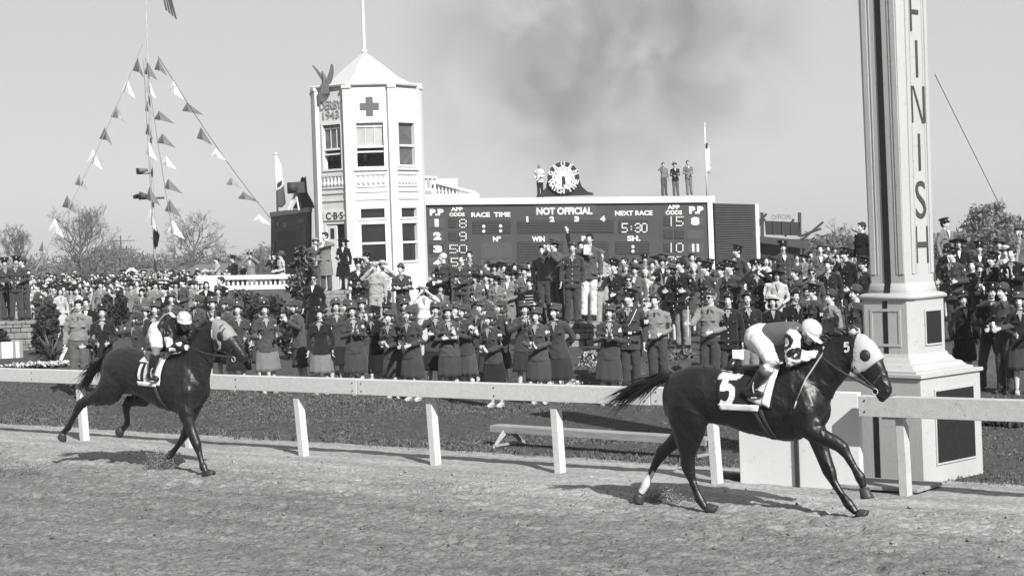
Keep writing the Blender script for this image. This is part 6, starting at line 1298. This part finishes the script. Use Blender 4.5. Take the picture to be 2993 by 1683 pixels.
bridle(h5,head5,(1.815,1.265),None,[(1.66,1.42),(1.74,1.34),(1.815,1.265)],[(1.90,1.43),(1.85,1.38),(1.80,1.32),(1.78,1.27)],0,bv5,(1.24,0,1.60))
for s_ in (-1,1):
    g=MB(); g.ell(drape(bv5,1.925,1.245,s_,-.006),(.017,.012,.024),10,6,Matrix.Rotation(R(-30),3,'Y')); obj('nostril',g,M_eye,h5,True); g=MB(); p_=[drape(bv5,x,z,s_,.001) for x,z in ((1.945,1.195),(1.90,1.185),(1.86,1.20),(1.83,1.225))]; g.tube(p_,.004,5); obj('mouth',g,M_eye,h5)
# saddlecloth, number, girth
so5=obj('saddle',MB(),M_boot,h5) if False else None
cloth_patch(bv5,bil((.20,1.425),(.86,1.45),(.82,1.07),(.26,1.05)),26,16,-1,.014,'saddlecloth',M_padd,h5); cloth_patch(bv5,bil((.20,1.425),(.86,1.45),(.82,1.07),(.26,1.05)),20,12,1,.014,'saddlecloth',M_padd,h5)
cloth_patch(bv5,bil((.245,1.115),(.70,1.11),(.68,1.045),(.275,1.055)),16,4,-1,.022,'pad_edge',M_silkw,h5); cloth_patch(bv5,bil((.205,1.435),(.46,1.405),(.44,1.35),(.205,1.34)),10,4,-1,.022,'pad_edge',M_pad,h5)
cloth_patch(bv5,bil((.60,1.42),(.83,1.44),(.72,1.10),(.58,1.16)),10,12,-1,.028,'saddle_flap',M_pad,h5); cloth_patch(bv5,bil((.80,1.45),(.87,1.46),(.80,1.08),(.72,1.12)),5,14,-1,.034,'pad_edge',M_silkw,h5)
digit(bv5,five(.335,1.235,.15,.27,.06),.062,-1,.022,'number',M_silkw,h5)
g=MB(); g.ell((.50,0,1.44),(.22,.13,.045),16,8); g.tube([(.30,0,1.44),(.24,0,1.47)],[.11,.08],12,side=(0,1,0)); obj('saddle',g,M_boot,h5,True)
for x0,x1 in ((.60,.72),(.665,.765)): cloth_patch(bv5,bil((x0,1.10),(x0+.045,1.10),(x1+.04,.755),(x1,.755)),3,18,-1,.012,'girth',M_strap,h5)
# ======== second horse (number 1)
TH1=R(36); e2=Vector((math.sin(TH1),math.cos(TH1),0)); o1=Vector((-3.925,22.115,0))+e2*.1
h1=empty('horse',o1,-TH1,'dark bay racehorse number 1 with pale hood, following behind on the left','horse')
def sh(p): x,z=p; return (x-1.375,z+.13*max(0,min(1,(1.0-x)/1.3))+.012)
TB1=[(sh(a),sh(b),w) for a,b,w in TB]
def o(p): return (p[0]-.10,p[1])
neck1=[((-.50,1.51),(-.12,.98),.17),((-.40,1.60),(-.04,1.14),.135),((-.28,1.70),(.03,1.30),.105),((-.16,1.81),(.08,1.42),.088),((-.04,1.89),(.12,1.50),.082),((.08,1.94),(.16,1.56),.08)]
head1=[((.05,1.95),(.11,1.60),.07),((.15,1.955),(.155,1.58),.086),((.27,1.93),(.22,1.56),.10),((.38,1.86),(.30,1.54),.10),((.47,1.77),(.37,1.51),.086),((.545,1.685),(.44,1.475),.068),((.605,1.61),(.505,1.44),.058),((.66,1.54),(.565,1.42),.056),((.68,1.49),(.60,1.41),.045),((.665,1.455),(.62,1.415),.03)]
legs1=[
 # near hind trailing behind
 [(-1.55,-.15,1.35,.20,.10),(-1.56,-.155,1.17,.225,.125),(-1.66,-.155,1.05,.19,.11),(-1.83,-.15,.96,.13,.085),(-2.02,-.14,.915,.088,.06),(-2.19,-.135,.885,.066,.05),(-2.27,-.13,.845,.066,.044),(-2.33,-.13,.785,.048,.037),(-2.42,-.125,.68,.036,.028),(-2.51,-.12,.575,.033,.027),(-2.555,-.12,.52,.042,.034),(-2.62,-.12,.475,.034,.03),(-2.65,-.12,.455,.032,.03)],
 # far hind gathered under
 [(-1.50,.14,1.25,.18,.12),(-1.36,.15,1.08,.18,.12),(-1.24,.15,.965,.13,.10),(-1.36,.145,.905,.095,.075),(-1.52,.14,.885,.07,.05),(-1.64,.14,.875,.064,.045),(-1.685,.135,.82,.052,.04),(-1.685,.13,.72,.036,.03),(-1.675,.13,.63,.034,.028),(-1.68,.13,.575,.042,.034),(-1.735,.13,.53,.034,.03),(-1.765,.13,.51,.032,.03)],
 # near fore on the ground
 [(-.33,-.13,1.20,.16,.08),(-.30,-.15,1.03,.16,.09),(-.29,-.145,.88,.13,.08),(-.265,-.135,.72,.095,.065),(-.22,-.125,.58,.066,.05),(-.165,-.115,.45,.060,.053),(-.14,-.11,.39,.057,.049),(-.11,-.10,.29,.034,.031),(-.07,-.10,.17,.03,.026),(-.045,-.10,.11,.046,.039),(-.005,-.10,.06,.032,.03),(.015,-.10,.04,.03,.03)],
 # far fore folding back
 [(-.34,.13,1.05,.15,.09),(-.40,.14,.90,.125,.08),(-.46,.14,.76,.09,.062),(-.52,.135,.63,.066,.05),(-.57,.13,.52,.053,.045),(-.60,.13,.465,.052,.043),(-.66,.125,.39,.038,.032),(-.75,.12,.30,.031,.027),(-.83,.12,.225,.039,.033),(-.88,.12,.18,.032,.03),(-.90,.12,.16,.03,.03)]]
ex1=[((-.31,-.12,1.12),(.16,.10,.20),20),((-.25,.10,1.04),(.14,.10,.18),20),((-1.50,-.16,1.22),(.2,.1,.24),0),((-1.72,0,1.17),(.12,.2,.22),0),((.28,-.06,1.65),(.075,.045,.095),45),((.28,.06,1.65),(.075,.045,.095),45),((-1.30,.14,1.02),(.12,.08,.10),0)]
ears1=[[(.12,s*.045,1.93),(.115,s*.06,1.99),(.10,s*.068,2.04),(.065,s*.062,2.09)] for s in (-1,1)]
me=horse_body(TB1,neck1,head1,legs1,[M_coat1,M_sock,M_hoof],ears1,None,ex1); b1=obj('body',me,None,h1); bv1=bvh_of(me)
hoof(h1,(-2.655,-.12,.45),(-.55,0,-.75),.095); hoof(h1,(-1.77,.13,.505),(-.8,0,-.4),.095); hoof(h1,(.02,-.10,.05),(.6,0,-.45),.085); hoof(h1,(-.905,.12,.15),(-.5,0,-.6),.085)
tail(h1,-1.84,1.46,-.40,-.30,.48,260,8)
strands('mane',h1,lambda q:(lambda t:(-.38+t*.46,q.gauss(-.01,.02),1.60+.36*t-.05*t*t-.01))(q.random()),lambda q,b:(-.8,q.gauss(0,.25),.5),330,.13,.006,M_hairblk,9,.5,.1)
hp=[((.165,1.965),(.165,1.60),.095),((.27,1.942),(.215,1.60),.112),((.38,1.872),(.27,1.615),.112),((.50,1.75),(.36,1.645),.092)]
g=MB(); g.pairs(hp,0,26,ex=2.3)
for s in (-1,1): g.ell((.28,s*.062,1.65),(.085,.052,.105),12,8,Matrix.Rotation(R(45),3,'Y'))
hd1=obj('hood',remesh(g,.011,3,'hood',[M_hood1],.5),None,h1); bvh1=bvh_of(hd1.data)
for s in (-1,1):
    c=drape(bvh1,.335,1.745,s,-.015); g=MB(); g.ell(c,(.058,.030,.062),16,10); obj('eye_cup',g,M_cup,hd1,True)
    g=MB(); g.tube([(.15,s*.04,1.93),(.14,s*.062,1.97)],[(.042,.034),(.036,.028)],12,side=(1,0,0)); obj('ear_hole_trim',g,M_hood,hd1,True)
digit(bvh1,[(.185,1.83),(.185,1.73)],.02,-1,.004,'number',M_silkw,hd1)
for k in (.38,.43): digit(bvh1,[(k-.045,1.89-(k-.38)*.9),(k-.06,1.84-(k-.38)*.9)],.014,-1,.004,'hood_mark',M_cup,hd1)
bridle(h1,head1,(.52,1.485),None,[(.36,1.55),(.44,1.53),(.52,1.485)],[(.56,1.68),(.52,1.62),(.48,1.55),(.46,1.49)],0,bv1,(-.16,0,1.585))
for s_ in (-1,1):
    g=MB(); g.ell(drape(bv1,.655,1.50,s_,-.006),(.017,.012,.024),10,6,Matrix.Rotation(R(-20),3,'Y')); obj('nostril',g,M_eye,h1,True); g=MB(); p_=[drape(bv1,x,z,s_,.001) for x,z in ((.67,1.462),(.63,1.452),(.59,1.46),(.56,1.475))]; g.tube(p_,.004,5); obj('mouth',g,M_eye,h1)
cloth_patch(bv1,bil((-1.04,1.56),(-.57,1.545),(-.61,1.13),(-1.0,1.15)),24,16,-1,.014,'saddlecloth',M_pad,h1); cloth_patch(bv1,bil((-1.04,1.56),(-.57,1.545),(-.61,1.13),(-1.0,1.15)),20,12,1,.014,'saddlecloth',M_pad,h1)
cloth_patch(bv1,bil((-1.03,1.42),(-.875,1.41),(-.855,1.175),(-.99,1.19)),10,10,-1,.022,'number_panel',M_padd,h1)
cloth_patch(bv1,bil((-.64,1.54),(-.55,1.545),(-.59,1.13),(-.71,1.13)),6,14,-1,.024,'pad_edge',M_silkw,h1); cloth_patch(bv1,bil((-.98,1.185),(-.65,1.17),(-.65,1.115),(-.97,1.13)),14,3,-1,.026,'pad_edge',M_silkw,h1)
digit(bv1,[(-.945,1.395),(-.935,1.205)],.045,-1,.03,'number',M_silkw,h1)
g=MB(); g.ell((-.87,0,1.585),(.22,.13,.045),16,8); obj('saddle',g,M_boot,h1,True)
cloth_patch(bv1,bil((-.72,1.15),(-.665,1.15),(-.58,.80),(-.64,.80)),3,18,-1,.012,'girth',M_strap,h1)
# ======== jockeys
def jockey(par_o,rz,label,J,torso_m,sleeve_m,cap_m,skin,look,patches,boot_top=None,second=None):
    t=empty('person',par_o,rz,label,'jockey'); V_=Vector; hip,chest,neckp,hc=V_(J['hip']),V_(J['chest']),V_(J['neck']),V_(J['head']); Q=look
    b=MB(); head_pieces(b,hc,Q,1.0)
    b.tube([chest,neckp,neckp.lerp(hc,.6)],[(.07,.07),(.058,.056),(.05,.05)],12); b.tube([hip,hip.lerp(chest,.5),chest],[(.11,.09),(.10,.08),(.13,.09)],14,side=(0,1,0))
    for s in (-1,1):
        sh_=V_(J['sh']); sh_.y=s*.17; el=V_(J['el']); el.y=s*.23; wr=V_(J['wr']); wr.y=s*.075; kn=V_(J['kn']); kn.y=s*.27; an=V_(J['an']); an.y=s*.30; hp_=hip+V_((0,s*.09,0)); toe=V_(J['toe']); toe.y=s*.31
        b.tube([sh_,el,wr],[.042,.034,.024],10); b.tube([hp_,kn,an,an+(toe-an)*.6],[.075,.055,.035,.03],10)
    body=remesh(b,.009,2,'body',[SK[skin],M_eye,M_lip],.4); face_paint(body,hc,Q)
    h=MB()
    for s in (-1,1):
        wr=V_(J['wr']); wr.y=s*.075; d=V_((.8,-s*.35,-.25)); hand(h,wr,d,s,.95,1.05,palm=(0,0,1))
    merge(body,h); obj('body',body,None,t)
    g=MB(); g.tube([hip+V_((-.0,0,-.02)),hip.lerp(chest,.35)],[(.165,.145),(.135,.12)],18,side=(0,1,0)); g.ell(hip+V_((-.03,0,.0)),(.165,.18,.155),16,10)
    for s in (-1,1):
        hp_=hip+V_((.0,s*.09,-.01)); kn=V_(J['kn']); kn.y=s*.27; an=V_(J['an']); an.y=s*.30; g.tube([hp_,hp_.lerp(kn,.5)+V_((0,0,.02)),kn,kn.lerp(an,.22)],[.115,.098,.072,.062],14)
    obj('breeches',ruffle(remesh(g,.012,3,'breeches',[M_brch],.5),.014,79,.10),None,t)
    g=MB(); sh0=V_(J['sh']); mid=hip.lerp(chest,.5)+V_((0,0,.012)); g.tube([hip.lerp(chest,.12)+V_((0,0,.02)),mid,chest+V_((0,0,.0)),sh0+V_((.0,0,-.01)),neckp],[(.145,.13),(.165,.135),(.185,.13),(.17,.10),(.07,.06)],20,side=(0,1,0))
    obj('silks',remesh(g,.012,2,'silks',[torso_m],.5),None,t)
    g=MB()
    for s in (-1,1):
        sh_=V_(J['sh']); sh_.y=s*.16; el=V_(J['el']); el.y=s*.23; wr=V_(J['wr']); wr.y=s*.075; g.ell(sh_+V_((0,0,-.01)),(.085,.075,.085),12,8); g.tube([sh_,sh_.lerp(el,.5)+V_((.015,0,0)),el,el.lerp(wr,.5)+V_((0,0,.012)),wr.lerp(el,.06)],[.078,.078,.068,.062,.036],14)
    sl=obj('sleeves',ruffle(remesh(g,.010,2,'sleeves',[sleeve_m,second or M_silkb],.5),.022,78,.07),None,t)
    if patches:
        me_=sl.data; n=len(me_.polygons); cen=np.empty(n*3); me_.polygons.foreach_get('center',cen); cen=cen.reshape(-1,3); mi=np.zeros(n,np.int32)
        for p,r in patches: mi[np.linalg.norm(cen-np.array(p),axis=1)<r]=1
        me_.polygons.foreach_set('material_index',mi)
    for s in (-1,1):
        kn=V_(J['kn']); kn.y=s*.27; an=V_(J['an']); an.y=s*.30; toe=V_(J['toe']); toe.y=s*.31; g=MB(); k0=kn.lerp(an,.20); g.tube([k0,kn.lerp(an,.45),kn.lerp(an,.8),an],[.066,.066,.050,.046],14); heel=an-(toe-an).normalized()*.06; g.tube([heel,an+V_((0,0,-.03)),an.lerp(toe,.6)+V_((0,0,-.01)),toe],[(.035,.035),(.045,.042),(.04,.045),(.02,.03)],12,side=(0,0,1))
        bo=obj('boot',remesh(g,.010,2,'boot',[M_boot],.5),None,t)
        if boot_top: g=MB(); g.tube([kn.lerp(an,.18),kn.lerp(an,.42)],[.070,.070],14); obj('boot_top',g,boot_top,bo,True)
        g=MB(); c=an.lerp(toe,.45); g.tube([c+V_((0,s*.055*math.cos(a),.05+.07*math.sin(a))) for a in [-.9+math.pi*1.57*k/12 for k in range(13)]],.006,6); g.box(c+V_((0,0,-.045)),(.05,.11,.012)); obj('stirrup_iron',g,M_steel,bo)
    g=MB(); g.ell(hc+Q@V_((0,.010,.045)),(.094,.115,.092),20,12,Q); n=12; vs=[]
    for k in range(n+1):
        a=math.pi+math.pi*(.5+(k/n-.5)*.9); x_,y_=math.cos(a),math.sin(a); vs.append([hc+Q@V_((x_*.088,y_*.10,.035)),hc+Q@V_((x_*.10,y_*.175-.0,.020)),hc+Q@V_((x_*.10,y_*.175,.012)),hc+Q@V_((x_*.088,y_*.10,.018))])
    g.ring(vs); g.ell(hc+Q@V_((0,.010,.138)),(.014,.014,.006),8,5); obj('cap',ruffle(remesh(g,.008,2,'cap',[cap_m],.4),.009,55,.05),None,t)
    g=MB(); g.tube([hc+Q@V_((-.078,-.01,.03)),hc+Q@V_((-.06,-.03,-.05)),hc+Q@V_((0,-.05,-.112)),hc+Q@V_((.06,-.03,-.05)),hc+Q@V_((.078,-.01,.03))],.005,5); obj('chin_strap',g,M_boot,t)
    return t
F2=Matrix.Rotation(R(90),3,'Z')   # turns a face looking to -y towards +x
Q5=F2@Matrix.Rotation(R(-14),3,'Z')@Matrix.Rotation(R(42),3,'X')
M_cap5=mat('cap_white',.74,.5,.12,14,.3,12); M_cap1=mat('cap_cream',.55,.5,.22,9,.3,12)
j5=jockey(o5,-TH5,'jockey of horse 5 in plain grey vest, spotted white sleeves and white breeches crouching low',dict(hip=(.625,0,1.74),chest=(.98,0,1.78),neck=(1.06,0,1.815),head=(1.15,-.04,1.80),sh=(1.02,0,1.77),el=(1.00,0,1.53),wr=(1.235,0,1.605),kn=(.84,0,1.52),an=(.60,0,1.245),toe=(.755,0,1.215)),M_silkg,M_silkw,M_cap5,0,Q5,[((.99,-.235,1.70),.045),((1.08,-.22,1.60),.0),((1.03,-.19,1.84),.0)],M_boott)
# ring and spot pattern on the near sleeve
jb=[ch for ch in j5.children if ch.name.startswith('sleeves')][0]; me_=jb.data; n=len(me_.polygons); cen=np.empty(n*3); me_.polygons.foreach_get('center',cen); cen=cen.reshape(-1,3); mi=np.zeros(n,np.int32)
for p in ((.98,-.22,1.72),(1.05,-.2,1.60),(1.0,.22,1.7)):
    d=np.linalg.norm(cen-np.array(p),axis=1); mi[(d>.045)&(d<.083)]=1
me_.polygons.foreach_set('material_index',mi)
g=MB(); w_=Vector((1.29,-.085,1.60)); g.tube([w_+Vector((.02,0,.07)),w_,Vector((1.18,-.26,1.36)),Vector((1.105,-.32,1.145))],[.011,.010,.0085,.0075],8); g.tube([Vector((1.11,-.315,1.16)),Vector((1.09,-.33,1.09))],[(.016,.006),(.020,.005)],6)
o_=obj('riding_whip',g,mat('whip_pale',.50,.5,.1,20),None,True); o_.location=o5; o_.rotation_euler.z=-TH5; setp(o_,'pale riding whip hanging down from the hand of the jockey on horse 5','whip')
Q1=F2@Matrix.Rotation(R(-30),3,'Z')@Matrix.Rotation(R(14),3,'X')
j1=jockey(o1,-TH1,'jockey of horse 1 in black silks with white bands and pale cap, looking ahead',dict(hip=(-.80,0,1.78),chest=(-.53,0,1.86),neck=(-.43,0,1.90),head=(-.36,-.04,1.92),sh=(-.50,0,1.84),el=(-.45,0,1.60),wr=(-.235,0,1.60),kn=(-.63,0,1.60),an=(-.72,0,1.26),toe=(-.58,0,1.215)),M_silkb,M_silkb,M_cap1,2,Q1,[((-.45,-.25,1.68),.07),((-.40,-.22,1.575),.055),((-.33,-.17,1.64),.045),((-.27,-.10,1.60),.04),((-.53,-.2,1.82),.045)],None,M_silkw)
g=MB(); g.tube([(-.66,-.13,1.93),(-.63,-.175,1.82),(-.62,-.17,1.74)],[(.022,.006)]*3,6,side=(1,0,0)); obj('silks_stripe',g,M_silkg,j1)
g=MB(); g.tube([(-.78,-.05,1.945),(-.68,-.06,2.01),(-.58,-.06,2.035),(-.50,-.07,1.985)],[(.03,.012)]*4,8,side=(0,1,0)); obj('silks_band',g,M_silkw,j1)
# dirt thrown up by the hooves
def kick(label,fr,th,x,y,z,sx,sz,n,seed,up=1.):
    q=np.random.default_rng(seed); X=x+q.normal(0,sx,n)-abs(q.normal(0,sx*.6,n)); Z=np.abs(q.normal(0,sz,n))*up+z; Yy=y+q.normal(0,sx*.5,n); wx=fr.x+X*math.cos(th)+Yy*math.sin(th); wy=fr.y-X*math.sin(th)+Yy*math.cos(th)
    o=icos(n,wx,wy,Z,.003+.009*q.random(n)**4,seed,'flying_dirt',M_track,1.); setp(o,label,'flying dirt',kind='stuff')
kick('burst of dirt thrown up behind the folded foreleg of horse 1',o1,TH1,-.98,.12,.0,.12,.10,3200,11)
kick('faint column of dirt hanging in the air behind horse 1 at left',o1,TH1,-2.95,-.9,.0,.09,.22,260,12); kick('low spray of dirt on the track behind horse 1',o1,TH1,-2.35,-.95,.0,.16,.07,420,13)
kick('spray of dirt behind the white hind foot of horse 5',o5,TH5,-.72,.36,.0,.14,.06,1500,14); kick('low dusty spray well behind horse 5',o5,TH5,-3.6,.45,.0,.25,.05,500,15)
# ------------------------------------------------------------ drifting smoke, haze
def volume_box(name,label,lo,hi,dens,col,noise=None,aniso=0.):
    c=(Vector(lo)+Vector(hi))/2; g=MB(); g.box((0,0,0),Vector(hi)-Vector(lo)); m=bpy.data.materials.new(name); m.use_nodes=True; n=m.node_tree; n.nodes.remove(n.nodes['Principled BSDF']); v=n.nodes.new('ShaderNodeVolumePrincipled'); v.inputs['Density'].default_value=dens; v.inputs['Color'].default_value=(col,col,col,1); v.inputs['Anisotropy'].default_value=aniso
    n.links.new(v.outputs[0],n.nodes['Material Output'].inputs['Volume'])
    if noise: noise(n,v)
    o=obj(name,g,[m],None); o.location=c; return setp(o,label,name,kind='stuff')

def smoke_noise(n,v):
    tc=n.nodes.new('ShaderNodeTexCoord'); no=n.nodes.new('ShaderNodeTexNoise'); no.inputs['Scale'].default_value=.17; no.inputs['Detail'].default_value=7; no.inputs['Roughness'].default_value=.6; no.inputs['Distortion'].default_value=.9; n.links.new(tc.outputs['Object'],no.inputs['Vector'])
    mr=n.nodes.new('ShaderNodeMapRange'); mr.inputs['From Min'].default_value=.40; mr.inputs['From Max'].default_value=.75; mr.inputs['To Max'].default_value=.36; n.links.new(no.outputs['Fac'],mr.inputs[0])
    mp=n.nodes.new('ShaderNodeMapping'); mp.inputs['Scale'].default_value=(1/20.,1/9.,1/17.); mp.inputs['Location'].default_value=(-.10,0,-.05); n.links.new(tc.outputs['Object'],mp.inputs[0])
    gr=n.nodes.new('ShaderNodeTexGradient'); gr.gradient_type='SPHERICAL'; n.links.new(mp.outputs[0],gr.inputs[0]); m2=n.nodes.new('ShaderNodeMath'); m2.operation='MULTIPLY'; n.links.new(mr.outputs[0],m2.inputs[0]); n.links.new(gr.outputs['Fac'],m2.inputs[1]); n.links.new(m2.outputs[0],v.inputs['Density'])
volume_box('smoke','soft grey smoke drifting in the sky above the scoreboard',(-20,150,1),(34,166,38),.05,.35,smoke_noise)
HZ=volume_box('haze','thin pale haze over the whole racecourse',(-520,-70,-1.4),(520,720,34),.0004,.85,None)
sc.cycles.volume_max_steps=96; sc.cycles.volume_bounces=0
